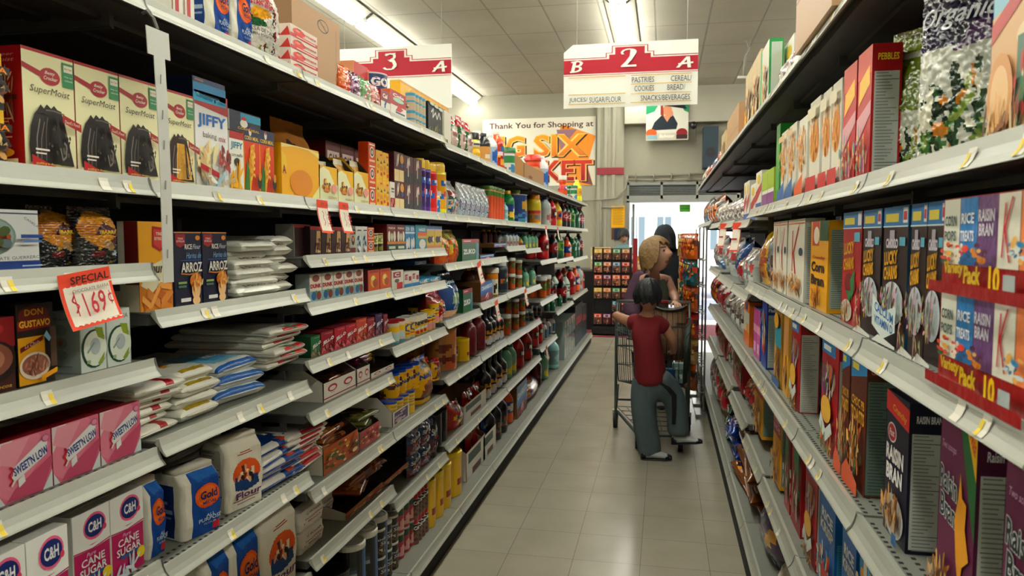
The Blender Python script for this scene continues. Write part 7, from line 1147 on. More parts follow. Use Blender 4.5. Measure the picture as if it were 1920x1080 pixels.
for z in (.40, .33, .27, .19, .12, .05):
    mb = MB(); mb.tube([(.0015+.006*math.sin(z*5), (.5-z)*.028-.004, z), (.0025+.006*math.sin(z*5), (.5-z)*.028-.004, z+.018)], .0012, n=5); mb.build('hook_slot', M['stripslot'], t)
mb = MB(); mb.tube([(.002, .0, .507), (-.006, .0, .53), (-.02, .0, .545), (-.03, .0, .54)], .004, n=6); mb.build('hook', M['joint'], t)
def special(label, y, z, W, H, lines, tilt=0.0, yaw=0.0, rail_x=-1.024):
    """paper tag hanging from the rail, facing the aisle"""
    t = thing('price_special', label, 'price tag', (rail_x, y, z), math.pi/2+yaw)
    mb = MB(); zz = [('R', .05, .08, .95, .74, 'd8d2c6')]
    n = 9
    for i in range(n): zz += [('P', [(.05+.9*i/n, .74), (.05+.9*(i+.5)/n, .77), (.05+.9*(i+1)/n, .74)], 'd8d2c6'), ('P', [(.05+.9*i/n, .08), (.05+.9*(i+.5)/n, .05), (.05+.9*(i+1)/n, .08)], 'd8d2c6')]
    ct, s_ = math.cos(tilt), math.sin(tilt)
    f = lambda u, v, k: (((u-.5)*W*ct-(v-1)*H*s_), -k-.02*(1-v)*(1-v), (v-1)*H*ct+(u-.5)*W*s_)
    m_ = 6
    for i in range(m_):
        mb.poly([f(0, i/m_, 0), f(1, i/m_, 0), f(1, (i+1)/m_, 0), f(0, (i+1)/m_, 0)], 'd2573c'); mb.poly([f(0, i/m_, -.0008), f(0, (i+1)/m_, -.0008), f(1, (i+1)/m_, -.0008), f(1, i/m_, -.0008)], 'd8d2c6')
        mb.poly([f(.06, .07+.68*i/m_, .0006), f(.94, .07+.68*i/m_, .0006), f(.94, .07+.68*(i+1)/m_, .0006), f(.06, .07+.68*(i+1)/m_, .0006)], 'd8d2c6')
    art(mb, zz[1:]+lines, f, eps=.0004, clip=False)
    mb.build('card', M['printpaper'], t, colour=True)
    return t
special('orange-edged SPECIAL card reading $1.69 hung under the chocolate bags', 1.165, 1.418, .125, .098, [('T', 'SPECIAL', .52, .87, .74, .14, '3a2420', .05, .02), ('T', 'CHOCOLATE IBARRA', .5, .68, .7, .06, '6a6a6a'), ('S', [(.16, .62), (.1, .52), (.2, .42), (.12, .3)], .03, 'b02a3c'), ('S', [(.15, .68), (.15, .24)], .02, 'b02a3c'), ('S', [(.3, .62), (.32, .2)], .03, 'b02a3c'), ('T', '69', .56, .42, .3, .4, 'b02a3c', .15, .01), ('T', 'c', .8, .44, .09, .18, 'b02a3c'), ('S', [(.8, .58), (.8, .32)], .015, 'b02a3c')], tilt=.10)
for nm, y in (('first', 2.13), ('second', 2.285)):
    special('orange-edged SPECIAL card reading 3 for 1.00 under zigzag cartons, %s from camera' % nm, y, 1.59, .075, .10, [('T', 'SPECIAL', .5, .87, .7, .1, '8a3a2c', .05, .01), ('S', [(.2, .66), (.34, .58), (.22, .46), (.36, .34), (.2, .22)], .03, 'a02a34'), ('R', .48, .2, .5, .66, '6a6a68'), ('T', '1.00', .74, .42, .34, .3, 'a02a34', .1, .01, 1.45)], tilt=-.03)
for lb, y, z, ro in (('pink price card under the green drink carton', 4.1, 1.342, .2), ('pink price card hanging below the boxed juice carton', 4.55, 1.085, .1), ('pale pink price card by the vegetable juice jars', 5.55, 1.087, .1), ('pale price card hanging under the orange jar', 6.55, 1.575, 0), ('second pale price card on the soda shelf rail', 7.3, 1.575, 0), ('orange price tag on the base rail near the water jugs', 6.6, .5, .2), ('small orange price tag on lowest rail past the jugs', 7.6, .13, .2)):
    special(lb, y, z-.004, .085, .13, [('R', .2, .4, .8, .46, 'a02a34'), ('R', .2, .25, .7, .3, '6a6a68')], tilt=ro)
for lb, y, z in (('white price card on the snack shelf rail', 3.75, 1.55), ('second white price card farther on the snack rail', 4.6, 1.56)):
    t = special(lb, y, z-.004, .07, .14, [('R', .2, .4, .8, .46, 'a02a34')], rail_x=.344); t.rotation_euler = (0, 0, -math.pi/2+.5)
# ------------------------------------------------------------------ candy rack at the far end of the sugar side
t = thing('candy_rack', 'black wire rack of peg-hung candy packets beyond the sugar shelves', 'rack', (-.76, 11.3, 0))
mb = MB()
for x in (-.28, .28): mb.box(x-.015, -.015, 0, x+.015, .015, 1.32); mb.box(x-.015, -.25, 0, x+.015, .25, .03)
mb.build('frame', M['black'], t)
mb = MB(); mb.box(-.27, .0, .12, .27, .01, 1.3); mb.build('back_panel', M['black'], t)
mb = MB(); mb.box(-.28, -.22, .03, .28, .1, .12); mb.build('base', M['black'], t)
hdr = ['c8442c', 'd08a3a', '3a8ab0', 'c8542c', '3a9a6a', '8a4a8a', '4aa07a', 'c83a3a', 'd8b83a', 'c87a5a', 'd86a4a', 'c8904a']
bod = ['7a5a4a', '5a3a34', '8a6a5a', '4a2a34', 'a87a5a', '6a2a34']
for i, c in enumerate(hdr):
    design('candy%d' % i, 'box', 'candy_packet', 'header card candy packet', c, [('R', 0, 0, 1, .62, bod[i % 6]), ('R', .1, .68, .9, .94, 'd0c8b8'), ('E', .5, .8, .25, .1, c), ('F', .5, .32, .4, .26, [bod[(i+1) % 6], 'c8a08a', '3a2424'], 16, .3)], 'packet', dp=.02)
r2 = random.Random(4)
for r in range(6):
    for c in range(4):
        if (r, c) in ((1, 0), (1, 1)): continue
        key = 'candy%d' % ((r*4+c*5) % 12)
        o = make(key, .115, .155, .02); o.location = (-.76-.205+c*.137, 11.3-.055, .16+r*.195); o.rotation_euler = (0, 0, r2.uniform(-.05, .05))
        tag(o, 'candy packet on the black rack, %s row up, %s peg along' % (ORD[r+1], ORD[c+1]), 'packet', 'candy packets on the black rack')
        mb = MB(); mb.tube([(-.205+c*.137, .0, .16+r*.195+.14), (-.205+c*.137, -.07, .16+r*.195+.145)], .003, n=5); mb.build('peg', M['chrome'], t)
for k, (x, y, z, w_, h, dp, c, lab) in enumerate(((-1.0, 12.0, .95, .3, .35, .3, 'b8a888', 'tan carton with brown print on the counter end'), (-.62, 11.9, .95, .16, .3, .16, '2a7a84', 'teal display box on the counter'), (-.48, 11.8, .95, .14, .26, .14, 'b8323a', 'red and white display box on the counter'), (-.34, 11.85, .95, .16, .22, .14, 'd0a01c', 'yellow display box on the counter'))):
    design('cnt%d' % k, 'box', 'counter_box', lab, c, [('F', .5, .5, .4, .35, ['d8d0c0', '7a4a34', mix(c, 'ffffff', .3)], 12, .35)], 'box')
    o = make('cnt%d' % k, w_, h, dp); o.location = (x, y, z+.001); tag(o, lab, 'box')
t = thing('checkout_counter', 'checkout counter behind the candy rack by the doorway', 'counter', (-.9, 11.75, .008)); mb = MB(); mb.box(-1.0, 0, 0, .8, .7, .92); mb.build('body', M['black'], t); mb = MB(); mb.box(-1.02, -.02, .92, .82, .72, .95); mb.build('worktop', M['under'], t)
t = thing('red_post', 'slim red barrier post standing by the doorway', 'post', (.02-.42, 10.85, 0)); mb = MB(); mb.tube([(0, 0, .02), (0, 0, 1.45)], .035, n=12); mb.build('pole', solid('red_enamel', '9a1c2c', .4), t); mb = MB(); mb.tube([(0, 0, 0), (0, 0, .02)], .12, n=16); mb.build('base', M['black'], t)
# ------------------------------------------------------------------ people and the shopping cart
M['skin'] = solid('skin', 'b98468', 0.5, noise=0.06, scale=20)
M['skin2'] = solid('skin_light', 'c89880', 0.45, noise=0.05, scale=20)
M['hairdark'] = solid('dark_hair', '0d1118', 0.55, noise=0.4, scale=60, bump=0.6)
M['hairblond'] = solid('blond_hair', '8a6c42', 0.5, noise=0.45, scale=45, bump=0.8)
M['shirtred'] = solid('red_jersey', '7c121e', 0.85, noise=0.1, scale=25, bump=0.25)
M['jeansgrey'] = solid('grey_green_denim', '55656a', 0.85, noise=0.15, scale=18, bump=0.35)
M['stripe'] = solid('black_side_stripe', '0d1016', 0.8)
M['plum'] = solid('plum_knit', '4f3048', 0.85, noise=0.12, scale=25, bump=0.3)
M['vest'] = solid('dark_vest', '1c222c', 0.8, noise=0.1, scale=30)
M['olive'] = solid('grey_green_cloth', '4f5a4e', 0.85)
M['darkcloth'] = solid('dark_jacket', '161b24', 0.8, noise=0.15, scale=22, bump=0.3)
M['jeansdark'] = solid('dark_denim', '1f2838', 0.85, noise=0.1, scale=25)
M['shoewhite'] = solid('white_trainer', 'b9bcbc', 0.5)
M['shoeblack'] = solid('black_trainer', '14171c', 0.5)
def skin_obj(name, pts, edges, mat, parent, sub=2):
    """connected joints grown into one continuous surface; pts: (pos, radius or (rx, ry)); the first point is the root"""
    me = bpy.data.meshes.new(name); me.from_pydata([tuple(p[0]) for p in pts], edges, []); me.update()
    o = bpy.data.objects.new(name, me); COL.objects.link(o); o.parent = parent; me.materials.append(mat)
    sk = o.modifiers.new('skin', 'SKIN'); sk.use_smooth_shade = True; sk.use_x_symmetry = False
    ss = o.modifiers.new('sub', 'SUBSURF'); ss.levels = sub; ss.render_levels = sub
    if not me.skin_vertices: me.attributes  # layer is made by the modifier
    d_ = me.skin_vertices[0].data if me.skin_vertices else None
    if d_ is None:
        bpy.context.view_layer.objects.active = o
        with bpy.context.temp_override(object=o, active_object=o): bpy.ops.mesh.customdata_skin_add()
        d_ = me.skin_vertices[0].data
    for i, p in enumerate(pts):
        r = p[1]; d_[i].radius = r if isinstance(r, tuple) else (r, r)
        d_[i].use_root = (i == 0)
    return o
def chain(P_, base, seq):
    e = []; last = base
    for p in seq: P_.append(p); e.append((last, len(P_)-1)); last = len(P_)-1
    return e, last
def loft(mb, rings, n=18, c=None, m=0, cap=True):
    """rings: (centre, rx, ry, yaw)"""
    idx = []
    for ce, rx, ry, yw in rings:
        ca, sa = math.cos(yw), math.sin(yw)
        idx.append([mb.vert((ce[0]+rx*math.cos(a)*ca-ry*math.sin(a)*sa, ce[1]+rx*math.cos(a)*sa+ry*math.sin(a)*ca, ce[2])) for a in [2*math.pi*i/n for i in range(n)]])
    for a, b_ in zip(idx, idx[1:]):
        for i in range(n): mb.face((a[i], a[(i+1) % n], b_[(i+1) % n], b_[i]), c, m)
    if cap: mb.face(idx[0][::-1], c, m); mb.face(idx[-1], c, m)
def hand(name, wrist, dirv, palm_n, mat, parent, L=.15, curl=.5):
    """palm, four unequal bent fingers and a side thumb, grown as one surface"""
    d = Vector(dirv).normalized(); n_ = Vector(palm_n); n_ = (n_-d*n_.dot(d)).normalized(); s_ = d.cross(n_); w0 = Vector(wrist)
    P_ = [(w0, .016*L/.15), (w0+d*L*.22, (.022*L/.15, .013*L/.15)), (w0+d*L*.42, (.026*L/.15, .012*L/.15))]; E_ = [(0, 1), (1, 2)]
    for i, (off, ln) in enumerate(((-.135, .40), (-.045, .46), (.045, .43), (.135, .34))):
        a = w0+d*L*.5+s_*L*off; b_ = a+(d*math.cos(curl*.6)+n_*math.sin(curl*.6))*L*ln*.45; c_ = b_+(d*math.cos(curl*1.6)+n_*math.sin(curl*1.6))*L*ln*.4
        e, _ = chain(P_, 2, [(a, .0088*L/.15), (b_, .008*L/.15), (c_, .0065*L/.15)]); E_ += e
    a = w0+d*L*.2-s_*L*.16; b_ = a+(d*.6-s_*.5+n_*.3)*L*.22; c_ = b_+(d*.8+n_*.4)*L*.16
    e, _ = chain(P_, 1, [(a, .0095*L/.15), (b_, .0088*L/.15), (c_, .007*L/.15)]); E_ += e
    return skin_obj(name, P_, E_, mat, parent, 1)
def make_head(parent, loc, size, yaw, pitch, roll, skin_mat, name='head', female=False):
    """head facing local -Y; size = chin-to-crown height"""
    k = size/.225
    mb = MB(); nu, nv = 44, 36
    g = lambda x, s: math.exp(-(x/s)**2)
    def f(u, v):
        th = 2*math.pi*u; ph = math.pi*v
        x, y, z = math.sin(ph)*math.sin(th), -math.sin(ph)*math.cos(th), -math.cos(ph)
        X, Y, Z = x*.074, y*.094, z*.113
        fr = max(0.0, -y)
        if Z < 0:
            t = -Z/.113; X *= 1-.36*t**1.5; Y *= 1-.16*t if y < 0 else 1-.45*t
            Y -= .010*fr*t
        Y -= fr*(.029*g(X, .013)*g(Z+.022, .017)+.018*g(X, .010)*g(Z-.002, .022))            # nose
        Y += fr*.010*(g(X-.03, .016)+g(X+.03, .016))*g(Z-.012, .013)                         # eye sockets
        Y -= fr*.006*(g(X-.028, .03)+g(X+.028, .03))*g(Z-.034, .012)                         # brow
        Y -= fr*(.008*g(X, .022)*g(Z+.058, .007)+.008*g(X, .02)*g(Z+.071, .007))             # lips
        Y += fr*.005*g(X, .02)*g(Z+.0645, .003)
        Y -= fr*.010*g(X, .025)*g(Z+.1, .016)                                                # chin
        Y -= fr*.004*(g(X-.04, .02)+g(X+.04, .02))*g(Z+.02, .02)                             # cheeks
        return (X*k, Y*k, Z*k)
    idx = [[mb.vert(f(u/nu, v/nv)) for u in range(nu)] for v in range(nv+1)]
    for v in range(nv):
        for u in range(nu):
            u2 = (u+1) % nu; p = f((u+.5)/nu, (v+.5)/nv); X, Y, Z = (q/k for q in p)
            m_ = 1 if (abs(X) < .024 and Y < -.07 and (-.075 < Z < -.053)) else 2 if (.026 < Z < .034 and .012 < abs(X) < .046 and Y < -.05) else 0
            mb.face((idx[v][u], idx[v][u2], idx[v+1][u2], idx[v+1][u]), None, m_)
    h = mb.build(name, [skin_mat, M['lips'], M['brow']], parent, smooth=True)
    h.location = loc; h.rotation_euler = (pitch, roll, yaw)
    for s in (-1, 1):
        e = MB(); e.lathe([(.0001, -.011), (.008, -.0075), (.011, 0), (.008, .0075), (.0001, .011)], n=12)
        e.v = [(x*k+s*.03*k, y*k-.0735*k, z*k*.8+.012*k) for x, y, z in e.v]; eo = e.build('eye', M['eyewhite'], h, smooth=True)
        e = MB(); e.tube([(s*.03*k, -.083*k, .012*k), (s*.03*k, -.0858*k, .012*k)], .0072*k, n=10); e.build('iris', M['stripe'], eo)
        e = MB(); e.lathe([(.0001, -.03), (.012, -.02), (.017, .005), (.012, .025), (.0001, .03)], n=10)
        e.v = [(x*k*.45+s*.077*k, y*k+.012*k, z*k+.0*k) for x, y, z in e.v]; e.build('ear', skin_mat, h, smooth=True)
    return h
def hair_shell(head, size, mat, lo, front, puff=.012, seed=1, part=0.0, back_drop=0.0):
    """cap of hair over the skull: drops to lo at the back and sides, stays above front over the face"""
    k = size/.225; mb = MB(); nu, nv = 56, 26; r = random.Random(seed)
    ph_ = [r.uniform(0, 6) for _ in range(4)]
    idx = []
    for v in range(nv+1):
        ring = []
        for u in range(nu):
            th = 2*math.pi*u/nu; fc = max(0.0, math.cos(th))
            low = lo+(front-lo)*min(1.0, (fc/.75))**2.2
            low += .010*math.sin(th*9+ph_[0])+.006*math.sin(th*17+ph_[1])
            zt = .113+puff
            Z = zt+(low-zt)*(v/nv)**.8
            s = min(1.0, abs(Z)/.119) if Z > 0 else min(1, -Z/.21)
            rad = math.sqrt(max(0.0, 1-(Z/zt)**2)) if Z > 0 else (1-(.10+back_drop)*s)
            wv = 1+.035*math.sin(th*13+ph_[2]+Z*30)+.02*math.sin(th*29+ph_[3])
            X = math.sin(th)*(.074+puff)*rad*wv*(1+part*math.sin(th)); Y = -math.cos(th)*(.094+puff)*rad*wv+(.006 if fc <= 0 else 0)
            ring.append(mb.vert((X*k, Y*k, Z*k)))
        idx.append(ring)
    for v in range(nv):
        for u in range(nu):
            u2 = (u+1) % nu; mb.face((idx[v][u2], idx[v][u], idx[v+1][u], idx[v+1][u2]))
    o = mb.build('hair', mat, head.parent, smooth=True); o.location = head.location; o.rotation_euler = head.rotation_euler
    s = o.modifiers.new('thick', 'SOLIDIFY'); s.thickness = .012*k; s.offset = -1
    return o
M['lips'] = solid('lips', '9a5a52', .5); M['brow'] = solid('brow', '5a4232', .7); M['eyewhite'] = solid('eye_white', '9c948a', .3)
def shoe(parent, heel, toe, w_, h):
    a, b_ = Vector(heel), Vector(toe); d = (b_-a); L = d.length; d.normalize(); s_ = Vector((-d.y, d.x, 0)); up = Vector((0, 0, 1))
    def ring(t, wd, z0, z1):
        c_ = a+d*L*t
        return [c_+s_*wd*math.cos(q)+up*(z0+(z1-z0)*(.5+.5*math.sin(q))) for q in [2*math.pi*i/14 for i in range(14)]]
    def body(prof, nm, mat):
        mb = MB(); R_ = [[mb.vert(p) for p in ring(*q)] for q in prof]
        for p, q in zip(R_, R_[1:]):
            for i in range(14): mb.face((p[i], p[(i+1) % 14], q[(i+1) % 14], q[i]))
        mb.face(R_[0][::-1]); mb.face(R_[-1]); return mb.build(nm, mat, parent, smooth=True)
    o = body([(0, w_*.5, .012, h*.85), (.08, w_*.8, .008, h), (.3, w_*.9, .008, h*.95), (.55, w_*.95, .008, h*.7), (.8, w_, .008, h*.48), (.95, w_*.75, .008, h*.36), (1.0, w_*.35, .012, h*.25)], 'shoe', M['shoewhite'])
    for q, nm in (([(-.01, w_*.5, .01, h*.8), (.06, w_*.83, .008, h*.86), (.16, w_*.92, .007, h*.6)], 'heel_cap'), ([(.8, w_*1.04, .006, h*.46), (.93, w_*.82, .006, h*.40), (1.02, w_*.4, .01, h*.26)], 'toe_cap')):
        p = body(q, nm, M['shoeblack'])
        p.parent = o
    p = body([(-.01, w_*.55, 0, .014), (.1, w_*.9, 0, .014), (.8, w_*1.08, 0, .014), (1.02, w_*.5, 0, .014)], 'sole', M['shoeblack']); p.parent = o
    return o
A = on_y
# --- boy in the red shirt
t = thing('person', 'dark-haired child in red sleeveless shirt and grey trousers stepping onto the cart', 'person', (0, 0, 0))
P_ = [(A(1220, 712, 5.0), .075)]; E_ = []
e, sp = chain(P_, 0, [(A(1218, 680, 5.0), (.082, .07)), (A(1213, 640, 5.0), (.09, .075)), (A(1212, 606, 5.0), (.075, .06)), (A(1214, 588, 5.0), .035), (A(1216, 570, 4.99), .037)]); E_ += e
sh = sp-2
e, lw = chain(P_, sh, [(A(1184, 604, 5.02), .042), (A(1163, 596, 5.08), .034), (A(1154, 592, 5.22), .029), (A(1160, 588, 5.36), .02)]); E_ += e
e, rw = chain(P_, sh, [(A(1246, 612, 5.02), .042), (A(1262, 640, 5.03), .033), (A(1263, 656, 5.1), .026), (A(1259, 660, 5.22), .019)]); E_ += e
e, la = chain(P_, 0, [(A(1207, 735, 5.0), .062), (A(1208, 782, 4.98), .045), (A(1214, 820, 5.0), .036), (A(1222, 846, 4.99), .028)]); E_ += e
e, ra = chain(P_, 0, [(A(1240, 728, 5.02), .06), (A(1268, 742, 5.05), .045), (A(1271, 780, 5.06), .036), (A(1272, 812, 5.06), .028)]); E_ += e
skin_obj('body', P_, E_, M['skin'], t)
hand('hand', A(1160, 588, 5.36), (.3, .9, -.2), (.2, .2, -1), M['skin'], t, .115, .7)
hand('hand', A(1259, 660, 5.22), (-.1, .9, -.1), (0, .3, -1), M['skin'], t, .115, .7)
P_ = [(A(1221, 724, 5.0), (.142, .118))]; E_ = []
e, k_ = chain(P_, 0, [(A(1220, 707, 5.0), (.145, .118)), (A(1217, 672, 5.0), (.140, .108)), (A(1213, 638, 5.0), (.140, .10)), (A(1213, 610, 5.0), (.115, .085)), (A(1214, 588, 5.0), (.075, .06))]); E_ += e
e, _ = chain(P_, k_-1, [(A(1190, 604, 5.01), .064), (A(1176, 604, 5.03), .058)]); E_ += e
e, _ = chain(P_, k_-1, [(A(1238, 606, 5.01), .064), (A(1254, 618, 5.02), .06)]); E_ += e
skin_obj('shirt', P_, E_, M['shirtred'], t)
P_ = [(A(1220, 684, 5.0), (.124, .105))]; E_ = []
e, hp = chain(P_, 0, [(A(1221, 708, 5.0), (.126, .11))]); E_ += e
e, _ = chain(P_, hp, [(A(1207, 735, 5.0), .105), (A(1208, 782, 4.98), .09), (A(1213, 815, 5.0), .086), (A(1218, 842, 5.0), .084), (A(1219, 855, 5.0), .08)]); E_ += e
e, _ = chain(P_, hp, [(A(1240, 726, 5.02), .104), (A(1264, 742, 5.05), .09), (A(1271, 775, 5.06), .076), (A(1272, 806, 5.06), .078), (A(1272, 818, 5.06), .074)]); E_ += e
tr = skin_obj('trousers', P_, E_, M['jeansgrey'], t)
mb = MB(); mb.tube([A(1236, 716, 4.905), A(1252, 728, 4.93), A(1264, 742, 4.955), A(1264, 775, 4.985), A(1263, 795, 4.985)], [.012, .016, .017, .015, .014], n=8); mb.build('side_stripe', M['stripe'], tr)
shoe(t, A(1202, 861, 4.97), A(1259, 861, 4.97), .044, .078)
shoe(t, A(1259, 833, 5.06), A(1316, 831, 5.06), .042, .075)
h = make_head(t, A(1217, 556, 4.98), .205, math.radians(165), .1, 0, M['skin'])
hair_shell(h, .205, M['hairdark'], -.052, .03, .027, 3, .10, .38)
# --- woman leaning over the cart handle
t = thing('person', 'blond woman in plum top leaning over the cart, looking up at cereal side', 'person', (0, 0, 0))
YW = 6.25
P_ = [(A(1218, 640, 6.6), (.12, .1))]; E_ = []
e, sp = chain(P_, 0, [(A(1216, 600, 6.5), (.11, .09)), (A(1220, 560, 6.35), (.12, .09)), (A(1224, 532, 6.25), (.10, .07)), (A(1226, 512, 6.15), .045), (A(1227, 496, 6.08), .046)]); E_ += e
sh = sp-2
e, lw = chain(P_, sh, [(A(1195, 530, 6.25), .055), (A(1183, 575, 6.2), .043), (A(1190, 598, 6.0), .036), (A(1202, 600, 5.86), .024)]); E_ += e
e, rw = chain(P_, sh, [(A(1252, 528, 6.25), .052), (A(1262, 552, 6.2), .040), (A(1266, 560, 6.05), .034), (A(1266, 565, 5.9), .023)]); E_ += e
e, _ = chain(P_, 0, [(A(1203, 660, 6.6), .085), (A(1203, 715, 6.55), .06), (A(1203, 772, 6.62), .04)]); E_ += e
e, _ = chain(P_, 0, [(A(1233, 660, 6.6), .085), (A(1235, 715, 6.55), .06), (A(1236, 772, 6.62), .04)]); E_ += e
skin_obj('body', P_, E_, M['skin2'], t)
hand('hand', A(1202, 600, 5.86), (.5, -.6, -.3), (0, -.3, -1), M['skin2'], t, .16, .8)
hand('hand', A(1266, 565, 5.9), (.2, -.9, -.25), (0, -.2, -1), M['skin2'], t, .16, .7)
P_ = [(A(1217, 640, 6.55), (.17, .14))]; E_ = []
e, k_ = chain(P_, 0, [(A(1217, 590, 6.46), (.165, .13)), (A(1219, 558, 6.36), (.165, .12)), (A(1222, 532, 6.29), (.14, .095)), (A(1224, 514, 6.24), (.09, .07))]); E_ += e
e, _ = chain(P_, k_-1, [(A(1198, 526, 6.26), .092), (A(1185, 560, 6.2), .082), (A(1183, 588, 6.1), .075), (A(1190, 600, 6.0), .06)]); E_ += e
e, _ = chain(P_, k_-1, [(A(1250, 528, 6.27), .075), (A(1258, 540, 6.24), .06)]); E_ += e
skin_obj('top', P_, E_, M['plum'], t)
P_ = [(A(1240, 610, 6.2), .06)]; E_ = []
e, _ = chain(P_, 0, [(A(1242, 570, 6.16), .055), (A(1243, 545, 6.12), .05), (A(1241, 522, 6.12), .03)]); E_ += e
skin_obj('vest', P_, E_, M['olive'], t)
P_ = [(A(1215, 600, 6.33), .045)]; E_ = []
e, _ = chain(P_, 0, [(A(1214, 560, 6.24), .045), (A(1212, 530, 6.17), .036), (A(1216, 514, 6.15), .026)]); E_ += e
skin_obj('cardigan_edge', P_, E_, M['vest'], t)
P_ = [(A(1218, 645, 6.6), (.15, .13))]; E_ = []
e, _ = chain(P_, 0, [(A(1203, 665, 6.6), .098), (A(1203, 715, 6.55), .072), (A(1203, 772, 6.62), .055)]); E_ += e
e, _ = chain(P_, 0, [(A(1233, 665, 6.6), .098), (A(1235, 715, 6.55), .072), (A(1236, 772, 6.62), .055)]); E_ += e
skin_obj('jeans', P_, E_, M['jeansdark'], t)
for px in (1203, 1236): q = A(px, 772, 6.62); shoe(t, (q.x, q.y+.05, .0), (q.x+.02, q.y-.2, .0), .04, .07)
h = make_head(t, A(1230, 478, 6.0), .262, math.radians(60), math.radians(-14), math.radians(0), M['skin2'], female=True)
hair_shell(h, .262, M['hairblond'], -.088, .066, .022, 8, .06)
# --- man in dark hooded jacket near the door
t = thing('person', 'person in dark hooded jacket bending by the doorway, seen from behind', 'person', (0, 0, 0))
P_ = [(A(1262, 575, 7.7), (.16, .14))]; E_ = []
e, k_ = chain(P_, 0, [(A(1264, 540, 7.7), (.15, .13)), (A(1262, 505, 7.7), (.16, .12)), (A(1256, 475, 7.68), (.13, .10)), (A(1247, 458, 7.66), .085)]); E_ += e
e, _ = chain(P_, k_-1, [(A(1275, 495, 7.7), .075), (A(1280, 535, 7.65), .06), (A(1276, 570, 7.5), .05)]); E_ += e
e, _ = chain(P_, k_-1, [(A(1236, 490, 7.7), .075), (A(1232, 530, 7.65), .06), (A(1234, 565, 7.5), .05)]); E_ += e
skin_obj('jacket', P_, E_, M['darkcloth'], t)
P_ = [(A(1262, 580, 7.7), .14)]; E_ = []
e, _ = chain(P_, 0, [(A(1272, 610, 7.7), .09), (A(1276, 655, 7.68), .07), (A(1278, 700, 7.7), .06), (A(1278, 708, 7.7), .055)]); E_ += e
e, _ = chain(P_, 0, [(A(1252, 610, 7.7), .09), (A(1252, 655, 7.68), .07), (A(1252, 700, 7.7), .06), (A(1252, 708, 7.7), .055)]); E_ += e
skin_obj('trousers', P_, E_, M['jeansdark'], t)
for px in (1278, 1252): q = A(px, 708, 7.7); shoe(t, (q.x, q.y-.06, 0), (q.x, q.y+.2, 0), .045, .08)
h = make_head(t, A(1246, 447, 7.68), .225, math.radians(200), .3, 0, M['skin'])
hair_shell(h, .25, M['darkcloth'], -.13, .03, .02, 5).name = 'hood'
for px, Y in ((1276, 7.5), (1234, 7.5)): hand('hand', A(px, 572, Y), (0, -.1, -1), (.3, -.4, 0), M['skin'], t, .16, .6)
# --- cashier behind the counter boxes
t = thing('person', 'dark-haired cashier bent low behind the counter display boxes', 'person', (0, 0, 0))
YC = 12.75
P_ = [(A(1160, 540, YC), (.16, .12))]; E_ = []
e, k_ = chain(P_, 0, [(A(1162, 500, YC), (.16, .12)), (A(1166, 470, YC), (.12, .09)), (A(1170, 456, YC-.05), .05)]); E_ += e
e, _ = chain(P_, k_-1, [(A(1150, 474, YC), .07), (A(1146, 500, YC-.1), .05)]); E_ += e
e, _ = chain(P_, k_-1, [(A(1182, 474, YC), .07), (A(1186, 500, YC-.1), .05)]); E_ += e
e, _ = chain(P_, 0, [(A(1155, 570, YC), .09), (A(1155, 606, YC), .07)]); E_ += e
e, _ = chain(P_, 0, [(A(1168, 570, YC), .09), (A(1168, 606, YC), .07)]); E_ += e
skin_obj('shirt', P_, E_, solid('teal_shirt', '6f8f94', .8), t)
h = make_head(t, A(1169, 443, YC-.08), .235, math.radians(25), .35, 0, M['skin'])
hair_shell(h, .25, M['hairdark'], -.05, .045, .016, 6)
# --- shopping cart
t = thing('shopping_cart', 'wire shopping cart between the child and the woman', 'cart', (-.06, 5.5, 0))
cm = M['cartwire'] = solid('grey_green_wire', '54625f', .35, .6)
RT = [(-.30, .27, .86), (.27, .27, .86), (.215, -.22, .85), (-.13, -.22, .85)]     # rear-left, rear-right, front-right, front-left (top)
RB = [(-.27, .25, .37), (.24, .25, .37), (.205, -.20, .43), (-.11, -.20, .43)]
lerp = lambda a, b_, q: tuple(a[i]*(1-q)+b_[i]*q for i in range(3))
mb = MB()
for q in (0, .28, .56, .8, 1):
    c_ = [lerp(RB[i], RT[i], q) for i in range(4)]
    mb.tube(c_+[c_[0]], .006 if q in (0, 1) else .0028, n=6, caps=False)
for i, n in ((0, 11), (1, 9), (2, 9), (3, 9)):
    j = (i+1) % 4
    for s in range(n+1): mb.tube([lerp(RB[i], RB[j], s/n), lerp(RT[i], RT[j], s/n)], .0024 if 0 < s < n else .005, n=5)
for s in range(1, 9): mb.tube([lerp(RB[0], RB[3], s/9), lerp(RB[1], RB[2], s/9)], .0024, n=5)
for s in range(1, 8): mb.tube([lerp(RB[0], RB[1], s/8), lerp(RB[3], RB[2], s/8)], .0024, n=5)
mb.build('basket', cm, t, smooth=True)
mb = MB()
for x, xf in ((-.29, -.10), (.26, .19)):
    mb.tube([(x, .40, .97), (x, .34, .90), (x, .27, .80), (x, .26, .36), (x, .26, .14), (xf, -.30, .10)], .011, n=8)
    mb.tube([(x*.9, .05, .38), (x*.95, .12, .2), (x, .2, .135)], .009, n=8)
mb.tube([(-.29, .26, .22), (.26, .26, .22)], .008, n=8); mb.tube([(-.10, -.30, .10), (.19, -.30, .10)], .009, n=8)
mb.build('frame', cm, t, smooth=True)
mb = MB(); mb.tube([(-.30, .40, .97), (.27, .40, .97)], .014, n=10); mb.build('handle', M['chrome'], t, smooth=True)
mb = MB(); mb.tube([(-.12, .40, .97), (.10, .40, .97)], .0165, n=10); mb.build('handle_grip', M['redpaint'], t, smooth=True)
mb = MB()
for s in range(8): q = s/7; mb.tube([(-.28+.53*q, .24, .17), (-.09+.27*q, -.28, .13)], .003, n=5)
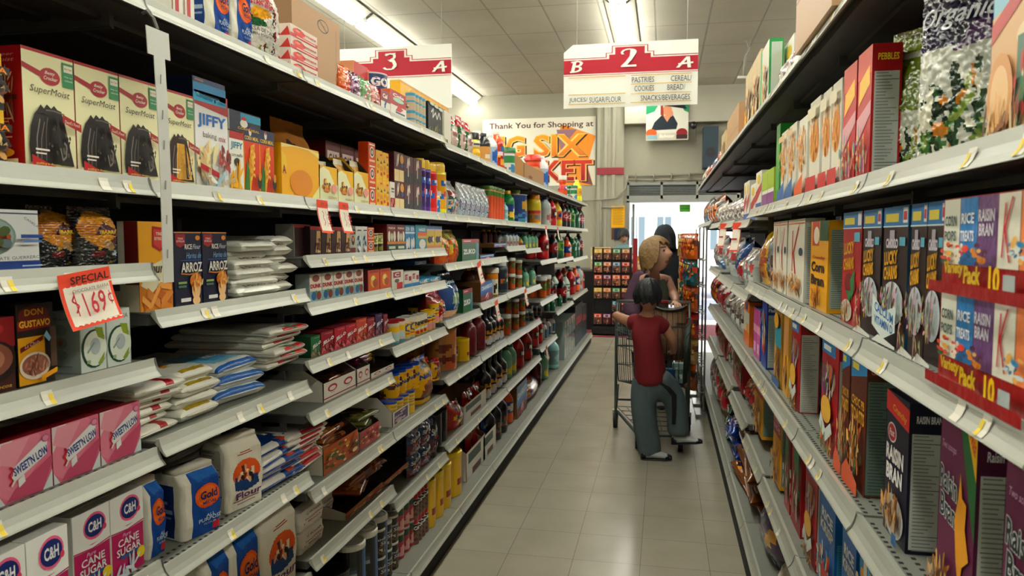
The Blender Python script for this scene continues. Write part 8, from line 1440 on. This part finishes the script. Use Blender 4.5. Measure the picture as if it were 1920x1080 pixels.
for s in range(6): q = s/5; mb.tube([(-.28+.19*q, .24-.52*q, .17-.04*q), (.25-.07*q, .24-.52*q, .17-.04*q)], .003, n=5)
mb.build('lower_rack', cm, t, smooth=True)
mb = MB()
for s in range(9): mb.tube([(-.27+.51*s/8, .10, .50), (-.27+.51*s/8, .12, .84)], .0026, n=5)
for z in (.52, .66, .84): mb.tube([(-.27, .11, z), (.24, .11, z)], .004, n=5)
mb.build('seat_flap', cm, t, smooth=True)
for x, y in ((-.29, .26), (.26, .26), (-.10, -.30), (.19, -.30)):
    wh = MB(); wh.tube([(x-.016, y, .06), (x+.016, y, .06)], .06, n=20); wo = wh.build('wheel', M['rubber'], t, smooth=False)
    hb = MB(); hb.box(x-.022, y-.012, .05, x-.018, y+.012, .13); hb.box(x+.018, y-.012, .05, x+.022, y+.012, .13); hb.box(x-.022, y-.02, .115, x+.022, y+.02, .14); hb.build('fork', M['chrome'], wo)
# things riding in the cart
t = thing('handbag', 'brown pleated handbag with black rim riding in the cart seat', 'bag', (.05, 5.66, .56))
mb = MB(); loft(mb, [((0, 0, 0), .10, .05, 0), ((0, 0, .15), .12, .06, 0), ((0, 0, .38), .115, .055, 0)], 28); mb.build('body', solid('brown_pleats', '7a5a38', .6, noise=.3, scale=40), t, smooth=True)
mb = MB(); mb.tube([(.118*math.cos(a), .058*math.sin(a), .385+.012*math.cos(2*a)) for a in [2*math.pi*i/24 for i in range(24)]], .011, close=True, n=8); mb.build('rim', M['black'], t, smooth=True)
mb = MB()
for i in range(18): a = 2*math.pi*i/18; mb.tube([(.101*math.cos(a), .051*math.sin(a), .01), (.122*math.cos(a), .062*math.sin(a), .15), (.117*math.cos(a), .057*math.sin(a), .37)], .004, n=5)
mb.build('pleats', solid('dark_pleat', '4a3424', .6), t, smooth=True)
for k_, (x, y, c_, lab, w_, h_) in enumerate(((.04, 5.36, '2a6a9a', 'blue packet lying in the cart basket', .1, .1), (.11, 5.38, '8aa0a0', 'pale green carton standing in the cart basket', .08, .14), (-.05, 5.42, '8a2a3a', 'dark red box in the cart basket', .1, .1))):
    design('cartbox%d' % k_, 'box', 'grocery_box', lab, c_, [('F', .5, .5, .4, .35, ['c8ccc8', mix(c_, '101010', .4)], 14, .25)], 'box')
    o = make('cartbox%d' % k_, w_, h_, .07); o.location = (x, y, .438); tag(o, lab, 'box')
